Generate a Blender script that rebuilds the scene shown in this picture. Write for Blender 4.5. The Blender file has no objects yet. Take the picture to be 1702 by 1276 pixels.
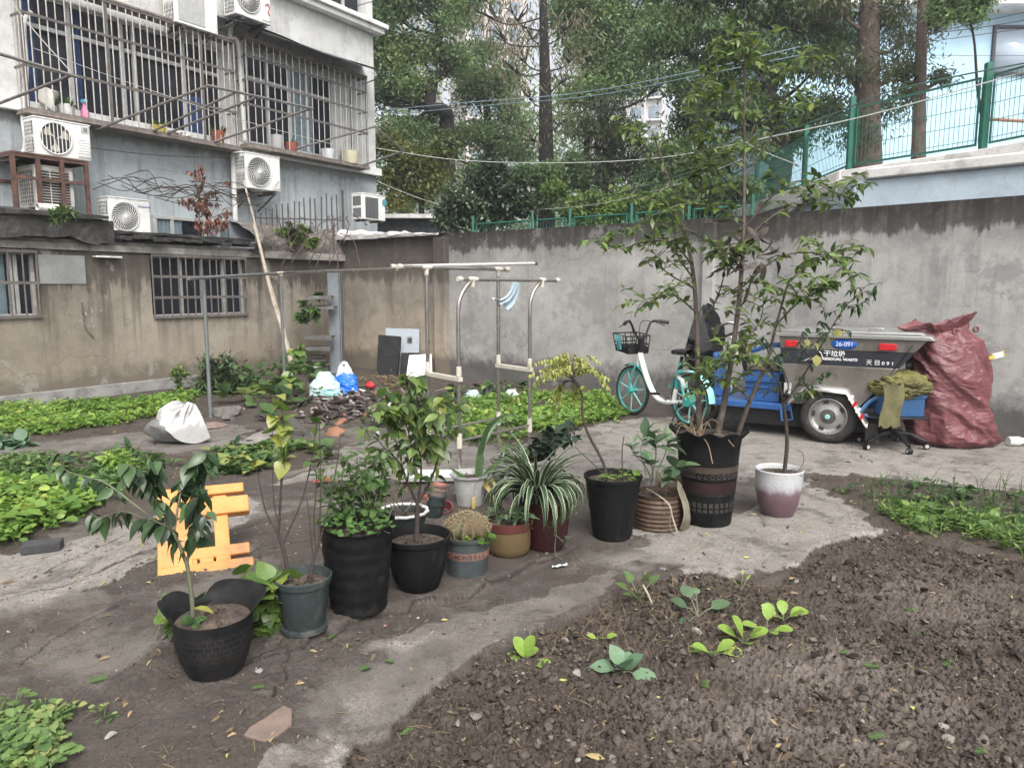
import bpy, math, random
import numpy as np
from mathutils import Vector, Matrix
R = math.radians
sc = bpy.context.scene
# ---------------------------------------------------------------- camera
CAM_H = 1.5
PITCH = math.atan(.130)
FPX = 1229.
cd = bpy.data.cameras.new('camera')
cd.sensor_fit = 'HORIZONTAL'; cd.sensor_width = 36; cd.lens = FPX / 1702 * 36
cd.clip_start = .05; cd.clip_end = 2000
cam = bpy.data.objects.new('camera', cd)
sc.collection.objects.link(cam)
cam.location = (0, 0, CAM_H); cam.rotation_euler = (math.pi / 2 - PITCH, 0, 0)
sc.camera = cam
# ---------------------------------------------------------------- sky and sun (overcast)
SUN_EL, SUN_AZ = R(52), R(165)          # azimuth measured from +Y towards +X
w = bpy.data.worlds.new('World'); sc.world = w; w.use_nodes = True
wt = w.node_tree; wt.nodes.clear()
sky = wt.nodes.new('ShaderNodeTexSky'); sky.sky_type = 'NISHITA'; sky.sun_disc = False
sky.sun_elevation = SUN_EL; sky.sun_rotation = SUN_AZ; sky.air_density = 1.0; sky.dust_density = 6.0; sky.ozone_density = 1.0
hsv = wt.nodes.new('ShaderNodeHueSaturation'); hsv.inputs['Saturation'].default_value = .22
bg = wt.nodes.new('ShaderNodeBackground'); bg.inputs['Strength'].default_value = .15
wo = wt.nodes.new('ShaderNodeOutputWorld')
wt.links.new(sky.outputs[0], hsv.inputs['Color']); wt.links.new(hsv.outputs[0], bg.inputs['Color']); wt.links.new(bg.outputs[0], wo.inputs['Surface'])
sl = bpy.data.lights.new('sun', 'SUN'); sl.energy = .75; sl.angle = R(30); sl.color = (1, .97, .92)
sun = bpy.data.objects.new('sun', sl); sc.collection.objects.link(sun)
sdir = Vector((math.sin(SUN_AZ) * math.cos(SUN_EL), math.cos(SUN_AZ) * math.cos(SUN_EL), math.sin(SUN_EL)))
sun.rotation_euler = sdir.to_track_quat('Z', 'Y').to_euler()
sc.view_settings.view_transform = 'Standard'; sc.view_settings.look = 'None'
sc.view_settings.exposure = 1.12; sc.view_settings.gamma = 1
sc.cycles.max_bounces = 6; sc.cycles.diffuse_bounces = 3; sc.cycles.glossy_bounces = 2
sc.cycles.transmission_bounces = 4; sc.cycles.transparent_max_bounces = 8
sc.cycles.use_adaptive_sampling = True; sc.cycles.adaptive_threshold = .02
try: sc.cycles.use_denoising = True
except Exception: pass
# ---------------------------------------------------------------- placing helpers
_c, _s = math.cos(PITCH), math.sin(PITCH)
def ray(px, py):
    u = (px - 851) / FPX; v = (638 - py) / FPX
    return np.array((u, _c + v * _s, -_s + v * _c))
def G(px, py, z=0.):                    # the point of the level z seen at a photo pixel
    r = ray(px, py); t = (z - CAM_H) / r[2]
    return np.array((r[0] * t, r[1] * t, z))
def W(px, py, d):                       # the point at forward distance d seen at a photo pixel
    r = ray(px, py); t = d / r[1]
    return np.array((r[0] * t, d, CAM_H + r[2] * t))
def lerp(a, b, t): return a + (b - a) * t
# ---------------------------------------------------------------- numpy noise
def _h(i, j, k, s):
    n = (i * 374761393 + j * 668265263 + k * 2147483647 + s * 974634777) & 0xffffffff
    n = ((n ^ (n >> 13)) * 1274126177) & 0xffffffff
    n = n ^ (n >> 16)
    return (n & 0xffffff) / float(0xffffff)
def vn(p, seed=0):
    p = np.asarray(p, float); i = np.floor(p).astype(np.int64); f = p - i; f = f * f * (3 - 2 * f)
    o = 0
    for a in (0, 1):
        for b in (0, 1):
            for c in (0, 1):
                wgt = (f[:, 0] if a else 1 - f[:, 0]) * (f[:, 1] if b else 1 - f[:, 1]) * (f[:, 2] if c else 1 - f[:, 2])
                o = o + wgt * _h(i[:, 0] + a, i[:, 1] + b, i[:, 2] + c, seed)
    return o
def fbm(p, oct=4, seed=0, gain=.5):
    p = np.asarray(p, float); a, o, t = 1., 0, 0
    for k in range(oct):
        o = o + a * vn(p, seed + k); t += a; a *= gain; p = p * 2.03 + 7.1
    return o / t
def inpoly(x, y, poly):
    ins = np.zeros(x.shape, bool); n = len(poly)
    for i in range(n):
        x0, y0 = poly[i][:2]; x1, y1 = poly[(i + 1) % n][:2]
        if y0 == y1: continue
        c = ((y0 > y) != (y1 > y)) & (x < (x1 - x0) * (y - y0) / (y1 - y0) + x0)
        ins ^= c
    return ins
def dpath(x, y, path):                  # distance to a polyline
    d = np.full(x.shape, 1e9)
    for (x0, y0), (x1, y1) in zip([q[:2] for q in path[:-1]], [q[:2] for q in path[1:]]):
        dx, dy = x1 - x0, y1 - y0; L = dx * dx + dy * dy + 1e-12
        t = np.clip(((x - x0) * dx + (y - y0) * dy) / L, 0, 1)
        d = np.minimum(d, np.hypot(x - x0 - t * dx, y - y0 - t * dy))
    return d
def sstep(a, b, x):
    t = np.clip((x - a) / (b - a), 0, 1); return t * t * (3 - 2 * t)
# ---------------------------------------------------------------- mesh builder
def nrm(v):
    v = np.asarray(v, float); return v / (np.linalg.norm(v, axis=-1, keepdims=True) + 1e-12)
def rotz(a): c, s = math.cos(a), math.sin(a); return np.array(((c, -s, 0), (s, c, 0), (0, 0, 1.)))
def rotx(a): c, s = math.cos(a), math.sin(a); return np.array(((1., 0, 0), (0, c, -s), (0, s, c)))
def roty(a): c, s = math.cos(a), math.sin(a); return np.array(((c, 0, s), (0, 1., 0), (-s, 0, c)))
def smooth_path(pts, k=4):
    P = np.asarray(pts, float)
    if len(P) < 3: return P
    Q = np.vstack([2 * P[0] - P[1], P, 2 * P[-1] - P[-2]]); out = []
    for i in range(1, len(Q) - 2):
        for j in range(k):
            t = j / k
            out.append(.5 * (2 * Q[i] + (Q[i + 1] - Q[i - 1]) * t + (2 * Q[i - 1] - 5 * Q[i] + 4 * Q[i + 1] - Q[i + 2]) * t * t
                             + (3 * Q[i] - Q[i - 1] - 3 * Q[i + 1] + Q[i + 2]) * t ** 3))
    out.append(P[-1]); return np.array(out)
class MB:
    def __init__(s): s.V = []; s.F = []; s.T = []; s.n = 0
    def add(s, V, F, t=.5):
        V = np.asarray(V, float).reshape(-1, 3)
        if isinstance(F, np.ndarray): s.F.append(F + s.n)
        else:
            g = {}
            for f in F: g.setdefault(len(f), []).append(f)
            for q in g.values(): s.F.append(np.array(q, np.int64) + s.n)
        s.V.append(V); s.T.append(np.broadcast_to(np.asarray(t, float), (len(V),)).copy()); s.n += len(V); return s
    def box(s, c, d, M=None, t=.5):
        q = np.array([(x, y, z) for x in (-.5, .5) for y in (-.5, .5) for z in (-.5, .5)]) * np.asarray(d, float)
        if M is not None: q = q @ np.asarray(M).T
        return s.add(q + np.asarray(c, float), [(0, 1, 3, 2), (4, 6, 7, 5), (0, 4, 5, 1), (2, 3, 7, 6), (0, 2, 6, 4), (1, 5, 7, 3)], t)
    def hexa(s, a, t=.5):               # 8 corners: bottom ring 0-3, top ring 4-7
        return s.add(a, [(3, 2, 1, 0), (4, 5, 6, 7), (0, 1, 5, 4), (1, 2, 6, 5), (2, 3, 7, 6), (3, 0, 4, 7)], t)
    def tube(s, pts, r, n=8, t=.5, cap=True, flat=1.):
        P = np.asarray(pts, float); m = len(P)
        r = np.broadcast_to(np.asarray(r, float), (m,)) if np.ndim(r) < 1 or len(np.atleast_1d(r)) == m else np.interp(np.linspace(0, 1, m), np.linspace(0, 1, len(r)), r)
        T = np.gradient(P, axis=0); T = nrm(T)
        up = np.array((0, 0, 1.)) if abs(T[0][2]) < .9 else np.array((1., 0, 0))
        A = np.cross(T[0], up); A /= np.linalg.norm(A); V = []
        for i in range(m):
            A = A - T[i] * (A @ T[i]); A /= np.linalg.norm(A) + 1e-12; B = np.cross(T[i], A)
            th = np.arange(n) / n * 2 * math.pi
            V.append(P[i] + r[i] * (np.cos(th)[:, None] * A + flat * np.sin(th)[:, None] * B))
        V = np.vstack(V); i = np.arange(m - 1)[:, None] * n; j = np.arange(n)[None, :]; k = (j + 1) % n
        F = np.stack([i + j, i + k, i + n + k, i + n + j], -1).reshape(-1, 4)
        b = s.n; s.add(V, F, t)
        if cap:
            s.F.append(np.array([list(range(n))[::-1]], np.int64) + b); s.F.append(np.array([list(range((m - 1) * n, m * n))], np.int64) + b)
        return s
    def rod(s, a, b, r, n=8, t=.5): return s.tube([a, b], [r, r], n, t)
    def lathe(s, prof, n=32, c=(0, 0, 0), t=.5, wob=None, M=None):
        pr = np.asarray(prof, float); th = np.arange(n) / n * 2 * math.pi
        rr = np.repeat(pr[:, :1], n, 1); zz = np.repeat(pr[:, 1:2], n, 1); tt = np.repeat(th[None], len(pr), 0)
        if wob is not None: rr, zz = wob(rr, zz, tt)
        V = np.stack([rr * np.cos(tt), rr * np.sin(tt), zz], -1).reshape(-1, 3)
        if M is not None: V = V @ np.asarray(M).T
        i = np.arange(len(pr) - 1)[:, None] * n; j = np.arange(n)[None, :]; k = (j + 1) % n
        return s.add(V + np.asarray(c, float), np.stack([i + j, i + k, i + n + k, i + n + j], -1).reshape(-1, 4), t)
    def prism(s, poly, z0, z1, M=None, c=(0, 0, 0), t=.5):
        n = len(poly); P = np.asarray(poly, float)
        V = np.vstack([np.c_[P, np.full(n, z0)], np.c_[P, np.full(n, z1)]])
        if M is not None: V = V @ np.asarray(M).T
        F = [tuple(range(n))[::-1], tuple(range(n, 2 * n))] + [(i, (i + 1) % n, n + (i + 1) % n, n + i) for i in range(n)]
        return s.add(V + np.asarray(c, float), F, t)
    def grid(s, V, t=.5, closed=False):  # V (a,b,3)
        V = np.asarray(V, float); a, b = V.shape[:2]
        i = np.arange(a - 1)[:, None] * b; j = np.arange(b if closed else b - 1)[None, :]; k = (j + 1) % b
        tt = t if np.ndim(t) == 0 else np.asarray(t).reshape(-1)
        return s.add(V.reshape(-1, 3), np.stack([i + j, i + k, i + b + k, i + b + j], -1).reshape(-1, 4), tt)
    def inst(s, tpl, pos, dirv, up, scale, t):   # copies of a template (V,F): y along dirv, z near up
        tv, tf = tpl; pos = np.asarray(pos, float); N = len(pos)
        if N == 0: return s
        Y = nrm(dirv); X = nrm(np.cross(Y, up) + 1e-9); Z = np.cross(X, Y); sc_ = np.asarray(scale, float)
        if sc_.ndim < 2: sc_ = np.repeat(np.broadcast_to(sc_, (N,))[:, None], 3, 1)
        V = pos[:, None] + (tv[None, :, 0:1] * sc_[:, None, 0:1] * X[:, None] + tv[None, :, 1:2] * sc_[:, None, 1:2] * Y[:, None] + tv[None, :, 2:3] * sc_[:, None, 2:3] * Z[:, None])
        n = len(tv); off = (np.arange(N) * n)[:, None, None]; b = s.n
        s.V.append(V.reshape(-1, 3)); s.T.append(np.repeat(np.broadcast_to(np.asarray(t, float), (N,)), n)); s.n += N * n
        for f in tf: s.F.append((np.asarray(f, np.int64)[None] + off).reshape(-1, np.shape(f)[1]) + b)
        return s
    def build(s, name, mat, parent=None, smooth=35, world=False, bevel=0, top=False):
        me = bpy.data.meshes.new(name)
        V = np.vstack(s.V) if s.V else np.zeros((0, 3))
        if world and parent is not None: V = V - np.array(parent.location)
        me.vertices.add(len(V)); me.vertices.foreach_set('co', V.astype(np.float32).ravel())
        L = np.concatenate([f.ravel() for f in s.F]); tot = np.concatenate([np.full(len(f), f.shape[1]) for f in s.F])
        st = np.concatenate([[0], np.cumsum(tot)[:-1]])
        me.loops.add(len(L)); me.loops.foreach_set('vertex_index', L.astype(np.int32))
        me.polygons.add(len(tot)); me.polygons.foreach_set('loop_start', st.astype(np.int32))
        if smooth: me.polygons.foreach_set('use_smooth', np.ones(len(tot), bool))
        at_ = me.attributes.new('tint', 'FLOAT', 'POINT'); at_.data.foreach_set('value', np.concatenate(s.T).astype(np.float32))
        me.update(calc_edges=True)
        if smooth and smooth < 180 and len(V) < 300000: me.set_sharp_from_angle(angle=R(smooth))
        for m in (mat if isinstance(mat, (list, tuple)) else [mat]): me.materials.append(m)
        o = bpy.data.objects.new(name, me); sc.collection.objects.link(o)
        if parent is not None: o.parent = parent
        if bevel:
            b = o.modifiers.new('bevel', 'BEVEL'); b.width = bevel; b.segments = 2; b.limit_method = 'ANGLE'; b.angle_limit = R(40)
        return o
def thing(name, label, cat, loc=(0, 0, 0), rz=0, group=None):
    o = bpy.data.objects.new(name, None); sc.collection.objects.link(o); o.empty_display_size = .1
    o.location = [float(q) for q in loc]; o.rotation_euler = (0, 0, rz); tag(o, label, cat, group); return o
def tag(o, label, cat, group=None):
    o['label'] = label; o['category'] = cat
    if group: o['group'] = group
    return o
def kind(o, k): o['kind'] = k; return o
def text(name, s, size, mat, M, parent, ext=.0015, align='CENTER', sx=1., bold=0):
    cu = bpy.data.curves.new(name, 'FONT'); cu.body = s; cu.size = size; cu.extrude = ext; cu.align_x = align; cu.align_y = 'CENTER'; cu.offset = bold
    o = bpy.data.objects.new(name, cu); sc.collection.objects.link(o)
    me = bpy.data.meshes.new_from_object(o.evaluated_get(bpy.context.evaluated_depsgraph_get()))
    bpy.data.objects.remove(o); me.name = name; me.materials.clear(); me.materials.append(mat)
    q = bpy.data.objects.new(name, me); sc.collection.objects.link(q); q.parent = parent
    q.matrix_local = M @ Matrix.Diagonal((sx, 1, 1, 1)); return q
def frame_mat(origin, xdir, ydir):
    x = Vector(xdir).normalized(); y = Vector(ydir).normalized(); z = x.cross(y)
    m = Matrix((x, y, z)).transposed().to_4x4(); m.translation = Vector(origin); return m
# ---------------------------------------------------------------- materials
def c4(c): return (*c[:3], 1.)
class Sh:
    def __init__(s, name):
        s.m = bpy.data.materials.new(name); s.m.use_nodes = True; s.t = s.m.node_tree; s.t.nodes.clear()
        s.out = s.t.nodes.new('ShaderNodeOutputMaterial')
    def n(s, ty, ins=None, out=0, **pr):
        nd = s.t.nodes.new('ShaderNode' + ty)
        for k, v in pr.items(): setattr(nd, k, v)
        for k, v in (ins or {}).items():
            sk = nd.inputs[k]
            if isinstance(v, bpy.types.NodeSocket): s.t.links.new(v, sk)
            else: sk.default_value = c4(v) if isinstance(v, tuple) and len(v) == 3 and sk.type == 'RGBA' else v
        return nd.outputs[out]
    def co(s, scale=(1, 1, 1), rot=(0, 0, 0), world=False):
        v = s.n('NewGeometry') if world else s.n('TexCoord', out=3)
        return s.n('Mapping', {'Vector': v, 'Scale': scale, 'Rotation': rot})
    def noise(s, sc_, vec=None, det=4, rough=.6, dist=0):
        return s.n('TexNoise', {'Vector': vec if vec is not None else s.co(), 'Scale': sc_, 'Detail': det, 'Roughness': rough, 'Distortion': dist})
    def ramp(s, f, stops, interp='LINEAR'):
        nd = s.t.nodes.new('ShaderNodeValToRGB'); s.t.links.new(f, nd.inputs[0]); e = nd.color_ramp.elements; nd.color_ramp.interpolation = interp
        while len(e) < len(stops): e.new(.5)
        for q, (p, c) in zip(e, stops):
            q.position = p; q.color = c4(c) if isinstance(c, tuple) else (c, c, c, 1)
        return nd.outputs[0]
    def mix(s, f, a, b, mode='MIX'):
        nd = s.t.nodes.new('ShaderNodeMix'); nd.data_type = 'RGBA'; nd.blend_type = mode
        for i, v in ((0, f), (6, a), (7, b)):
            if isinstance(v, bpy.types.NodeSocket): s.t.links.new(v, nd.inputs[i])
            else: nd.inputs[i].default_value = c4(v) if isinstance(v, tuple) else v
        return nd.outputs[2]
    def m_(s, op, a, b=0., clamp=False):
        nd = s.t.nodes.new('ShaderNodeMath'); nd.operation = op; nd.use_clamp = clamp
        for i, v in ((0, a), (1, b)):
            if isinstance(v, bpy.types.NodeSocket): s.t.links.new(v, nd.inputs[i])
            else: nd.inputs[i].default_value = v
        return nd.outputs[0]
    def bump(s, h, st=.3, dist=.01, nrm_=None):
        d = {'Height': h, 'Strength': st, 'Distance': dist}
        if nrm_ is not None: d['Normal'] = nrm_
        return s.n('Bump', d)
    def attr(s, name): return s.n('Attribute', out=2, attribute_name=name)
    def fin(s, col, rough=.6, metal=0., spec=.5, normal=None, trans=0., alpha=None, coat=0.):
        ins = {'Base Color': col, 'Roughness': rough, 'Metallic': metal, 'Specular IOR Level': spec}
        if normal is not None: ins['Normal'] = normal
        if coat: ins['Coat Weight'] = coat
        if alpha is not None: ins['Alpha'] = alpha
        b = s.n('BsdfPrincipled', ins)
        if trans:
            tr = s.n('BsdfTranslucent', {'Color': col} if normal is None else {'Color': col, 'Normal': normal})
            mx = s.n('MixShader', {0: trans}); nd = mx.node; s.t.links.new(b, nd.inputs[1]); s.t.links.new(tr, nd.inputs[2]); b = mx
        s.t.links.new(b, s.out.inputs['Surface']); return s.m
_mc = {}
def mat(name, c1, c2=None, rough=.6, sc_=6., bump=.15, metal=0., spec=.5, dirt=None, damt=.5, fine=60., bd=.004, coat=0., world=False):
    if name in _mc: return _mc[name]
    s = Sh(name); c2 = c2 or tuple(x * .75 for x in c1); v = s.co(world=world)
    f = s.ramp(s.noise(sc_, v, 5, .65), [(.35, 0.), (.68, 1.)])
    col = s.mix(f, c1, c2); f2 = s.noise(fine, v, 3)
    col = s.mix(.25, col, s.ramp(f2, [(.3, .55), (.7, 1.25)]), 'MULTIPLY')
    if dirt: col = s.mix(s.m_('MULTIPLY', s.ramp(s.noise(sc_ * .6 + 1.3, v, 6, .7, .5), [(.5, 0.), (.66, 1.)]), damt), col, dirt)
    nr = s.bump(s.m_('ADD', f2, s.m_('MULTIPLY', f, .6)), bump, bd) if bump else None
    rg = s.ramp(s.noise(sc_ * 2, v), [(.3, max(rough - .12, .02)), (.7, min(rough + .12, 1.))])
    _mc[name] = s.fin(col, rg, metal, spec, nr, coat=coat); return _mc[name]
def leafmat(name, dark, light, old=None, rough=.42, trans=.28, spec=.5):
    if name in _mc: return _mc[name]
    s = Sh(name); t = s.attr('tint')
    st = [(0., dark), (.75, light)] + ([(.9, light), (1., old)] if old else [])
    col = s.ramp(t, st); v = s.co()
    col = s.mix(.35, col, s.ramp(s.noise(45, v, 2), [(.3, .6), (.7, 1.3)]), 'MULTIPLY')
    _mc[name] = s.fin(col, rough, 0, spec, None, trans); return _mc[name]
# ---------------------------------------------------------------- leaf shapes
def blade(wd, segs=4, curl=.25, fold=.12, k=.75, tip=1., pet=0., wave=0.):
    y = np.linspace(0, 1, segs + 1); hw = wd * .5 * np.sin(math.pi * np.clip(y, 0, 1) ** k) ** tip
    hw[0] = wd * .03; hw[-1] = wd * .02
    z = -curl * y ** 2; V = []
    for i in range(segs + 1):
        wv = wave * math.sin(i * 2.2)
        V += [(-hw[i], y[i] + pet, z[i] + fold * hw[i] * 2 + wv), (0, y[i] + pet, z[i]), (hw[i], y[i] + pet, z[i] + fold * hw[i] * 2 - wv)]
    F = []
    for i in range(segs):
        a = i * 3; F += [(a, a + 1, a + 4, a + 3), (a + 1, a + 2, a + 5, a + 4)]
    V = np.array(V); F = [np.array(F)]
    if pet:
        n = len(V); V = np.vstack([V, [(-.012, 0, 0), (.012, 0, 0), (.012, pet, 0), (-.012, pet, 0)]]); F = [np.vstack([F[0], [(n, n + 1, n + 2, n + 3)]])]
    return V, F
def lobed(pts, curl=.2, fold=.1, pet=.0):   # outline right half (x,y) from base to tip, mirrored
    Rr = [(x, y) for x, y in pts]; V = []; n = len(Rr)
    for x, y in Rr:
        z = -curl * y * y
        V += [(-x, y + pet, z + fold * x), (0, y + pet, z), (x, y + pet, z + fold * x)]
    F = []
    for i in range(n - 1):
        a = i * 3; F += [(a, a + 1, a + 4, a + 3), (a + 1, a + 2, a + 5, a + 4)]
    return np.array(V, float), [np.array(F)]
KITE = (np.array([(0, 0, 0), (.27, .45, .05), (0, 1, -.12), (-.27, .45, .05)], float), [np.array([(0, 1, 2, 3)])])
LEAF_OV = blade(.46, 4, .28, .14, .8); LEAF_OV_D = blade(.42, 4, .5, .2, .75)
LEAF_LA = blade(.3, 4, .3, .16, .8); LEAF_RD = blade(.85, 4, .2, .08, .9, .7, wave=.02)
LEAF_HEART = lobed([(.06, -.06), (.3, -.1), (.46, .08), (.45, .3), (.33, .58), (.14, .84), (.005, 1)], .25, .12)
LEAF_IVY = lobed([(.05, -.08), (.3, -.18), (.52, -.02), (.3, .12), (.55, .42), (.26, .44), (.16, .72), (.005, 1)], .15, .12)
LEAF_JAG = lobed([(.04, 0), (.09, .12), (.25, .18), (.17, .3), (.36, .4), (.24, .5), (.38, .64), (.24, .72), (.26, .86), (.1, .9), (.005, 1)], .3, .2)
rng = np.random.default_rng(7)
def rdir(n, zl=-1., zh=1.):
    z = rng.uniform(zl, zh, n); a = rng.uniform(0, 2 * math.pi, n); r = np.sqrt(1 - z * z)
    return np.c_[r * np.cos(a), r * np.sin(a), z]
UP = np.array((0, 0, 1.))
# ================================================================ GROUND
def P(*px): return [tuple(G(x, y)[:2]) for x, y in px]
BED_R = P((540, 1420), (575, 1276), (600, 1228), (640, 1205), (690, 1170), (735, 1128), (800, 1085), (880, 1045), (960, 1008), (1010, 988), (1060, 962), (1120, 950), (1180, 946),
          (1235, 960), (1268, 965), (1330, 938), (1352, 905), (1400, 890), (1440, 886), (1482, 882), (1560, 902), (1702, 930), (1900, 950), (2300, 1100), (2300, 1420))
STRIP = P((1335, 786), (1440, 792), (1702, 818), (1950, 838), (1950, 955), (1702, 930), (1560, 902), (1482, 882), (1440, 846), (1380, 822), (1340, 802))
BED_L1 = P((-250, 690), (0, 676), (230, 664), (300, 660), (330, 672), (300, 690), (235, 706), (190, 722), (0, 738), (-250, 760))
BED_L2 = P((-250, 775), (0, 752), (60, 748), (200, 758), (340, 762), (290, 790), (180, 840), (90, 890), (0, 925), (-250, 1010))
BED_M = P((335, 756), (400, 742), (470, 738), (575, 742), (560, 765), (440, 792), (330, 800), (290, 790))
BED_B = P((745, 735), (760, 668), (860, 652), (1000, 652), (1046, 688), (960, 716), (830, 748))
HEAP = P((260, 655), (330, 640), (500, 630), (700, 622), (800, 640), (770, 668), (690, 695), (600, 705), (480, 695), (400, 690), (320, 676))
FOOT = P((980, 640), (1050, 655), (1180, 668), (1350, 685), (1600, 712), (1800, 735), (1800, 700), (1300, 640), (1000, 625))
EDGE_A = P((380, 1120), (412, 1104), (470, 1094), (500, 1084), (522, 1062), (580, 1046), (640, 1024), (700, 1010), (800, 986), (870, 952), (925, 928), (962, 908))
SLAB_A = EDGE_A + P((975, 880), (960, 800), (700, 800), (330, 800), (100, 900), (0, 960), (-200, 1000), (-200, 1080), (0, 1090), (120, 1120), (250, 1140))
CRACKS = [P((0, 1010), (120, 985), (240, 930), (330, 905), (420, 885)), P((60, 965), (200, 905), (235, 890), (300, 880)), P((520, 830), (600, 770), (700, 745)), P((430, 815), (560, 760)),
          P((880, 770), (1000, 800), (1120, 890)), P((1230, 700), (1420, 745), (1702, 780)), P((410, 1100), (470, 1085), (490, 1110), (472, 1150)), P((1330, 700), (1450, 770)), P((350, 690), (240, 745), (120, 752)),
          P((640, 860), (700, 830), (760, 790)), P((0, 1120), (100, 1060), (200, 1020)), P((560, 905), (440, 920), (350, 960))]
PALE = [((170, 930), .8, .42, 1.15), ((330, 1000), .6, .3, .45), ((1100, 800), .8, .4, .6), ((1330, 720), .9, .3, .6), ((520, 860), .8, .4, .5), ((700, 740), .9, .4, .55), ((200, 1090), .6, .25, .4), ((1120, 930), .5, .2, .7), ((40, 985), .5, .3, .9), ((235, 900), .4, .25, .8), ((510, 775), .8, .35, .6), ((620, 715), 1.1, .6, .45), ((1275, 882), .55, .3, 1.25), ((1400, 905), .25, .12, .9), ((1180, 905), .4, .2, .7), ((1500, 770), 1.5, .35, 1.05),
        ((1280, 745), .8, .4, .75), ((1680, 795), .6, .3, 1.0), ((1000, 740), .8, .6, .5), ((670, 1050), .3, .2, .75), ((600, 1180), .25, .3, .6), ((780, 1040), .3, .15, .65), ((560, 1245), .16, .2, .75), ((470, 745), .7, .3, .45), ((240, 735), .8, .3, .35), ((450, 1225), .1, .08, .3), ((900, 1000), .35, .12, .4)]
PATHS = [(P((985, 705), (1060, 695), (1180, 690), (1340, 700), (1702, 740), (1950, 770), (1950, 840), (1702, 816), (1440, 791), (1330, 786), (1240, 800), (1120, 800), (1000, 780)), .95), (P((-300, 985), (0, 930), (150, 890), (260, 862), (400, 836), (430, 862), (310, 930), (190, 985), (0, 1020), (-300, 1080)), .95),
         (P((330, 722), (560, 747), (720, 700), (990, 690), (1000, 800), (860, 800), (600, 800), (430, 810), (560, 770), (340, 742)), .6), (P((-200, 745), (0, 742), (200, 722), (340, 700), (420, 705), (420, 735), (330, 755), (200, 752), (0, 752)), .45),
         (P((560, 1290), (600, 1225), (640, 1200), (690, 1165), (735, 1122), (800, 1078), (900, 1035), (1010, 980), (1000, 955), (860, 1000), (740, 1030), (640, 1060), (560, 1180), (480, 1290)), .42), (P((1050, 880), (1240, 850), (1340, 800), (1440, 850), (1480, 880), (1400, 892), (1345, 905), (1330, 938), (1265, 965), (1180, 946), (1100, 930)), .75)]
DRY = [((1380, 1120), .35, .3, .8), ((1230, 1200), .3, .2, .9), ((1400, 1240), .3, .15, .6), ((1600, 1000), .5, .4, .5), ((1500, 1180), .4, .25, .5), ((1110, 1160), .2, .12, .4)]
def blobs(X, Y, L):
    o = np.zeros_like(X)
    for (px, py), rx, ry, s_ in L:
        c = G(px, py); o = np.maximum(o, s_ * np.exp(-((X - c[0]) / rx) ** 2 - ((Y - c[1]) / ry) ** 2))
    return o
NA, ND = 1120, 660
az = np.linspace(R(-49), R(50), NA); dd = np.concatenate([np.geomspace(1.25, 6.2, 470, endpoint=False), np.geomspace(6.2, 19, ND - 470)])
A_, D_ = np.meshgrid(az, dd); X = (D_ * np.tan(np.clip(A_, -1, 1)) * .92 + 0).ravel(); Y = D_.ravel()
Q = np.c_[X, Y, 0 * X]
n1 = fbm(Q * (9, 9, 1), 4, 1); n2 = fbm(Q * (2.2, 2.2, 1), 4, 11); n3 = fbm(Q * (34, 34, 1), 3, 21); n4 = fbm(Q * (90, 90, 1), 2, 31)
jx = X + .10 * (n1 - .5) + .022 * (n3 - .5); jy = Y + .16 * (fbm(Q * (8, 8, 1) + 40, 4, 3) - .5) + .022 * (n3 - .5)
right_soil = inpoly(jx, jy, BED_R); strip = inpoly(X + .3 * (n1 - .5), Y + .35 * (n2 - .5) + .1 * (n1 - .5), STRIP)
beds = np.zeros(X.shape); wob = .45 * (n2 - .5) + .3 * (n1 - .5)
for pl in (BED_L1, BED_L2, BED_M, BED_B, HEAP, FOOT): beds = np.maximum(beds, inpoly(X + wob, Y + wob * 1.2, pl) * 1.)
soil = right_soil | strip | (beds > 0)
inA = inpoly(X + .03 * (n1 - .5), Y + .05 * (n1 - .5) + .004 * (n3 - .5), SLAB_A)
dE = dpath(X, Y, EDGE_A)
fadeA = sstep(0, .5, dpath(X, Y, SLAB_A[len(EDGE_A) - 1:] + SLAB_A[:1]))
# paving: nearly flat, thin dirt crust in the dirty areas
crust = sstep(.47, .62, n2 + .25 * (n1 - .5))
zp = .008 * (n2 - .5) + .0015 * (n3 - .5) + .0012 * (n4 - .5) + np.where(inA, .042 * fadeA, 0) + crust * (.0045 * n3 + .003 * n4)
near = sstep(1.2, 2.6, Y)
grit = (1 - sstep(2.6, 3.6, Y + .5 * X)) * sstep(.42, .6, n2 * .6 + n1 * .4)
zp = zp + grit * (.006 * n3 + .005 * n4)
zs = -.06 + .085 * (n2 - .4) + .055 * (n1 - .45) + .038 * n3 + .026 * n4
ridge = 1 - np.abs(2 * n3 - 1)
zs = zs + .02 * ridge + .012 * (n4 - .5)
zb = -.032 + .05 * n1 + .02 * n3 + .03 * (n2 - .5)
dR = dpath(X, Y, BED_R)
zs = np.minimum(zs, np.where(dR < .05 + .06 * n1, -.042 + .01 * n3, 9))     # sinks to a small ditch along the broken slab
z = np.where(right_soil, zs, np.where(soil, zb, zp))
crk = np.full(X.shape, 1e9)
for ck in CRACKS + [EDGE_A]: crk = np.minimum(crk, dpath(X + .12 * (n1 - .5), Y + .2 * (n1 - .5), ck))
cw = .0025 + .016 * np.clip(n2 - .42, 0, 1); cm = (1 - sstep(cw * .5, cw * 1.6, crk)) * (~soil)
z = z - .009 * cm
heap_c = G(600, 668); hz = .08 * np.exp(-((X - heap_c[0]) / 1.15) ** 2 - ((Y - heap_c[1]) / .75) ** 2); h2 = G(480, 640); hz = np.maximum(hz, .17 * np.exp(-((X - h2[0]) / .6) ** 2 - ((Y - h2[1]) / .5) ** 2))
z = z + np.where(soil, hz * (.8 + .5 * n1), 0)
zz_ = z.reshape(ND, NA)
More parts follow.
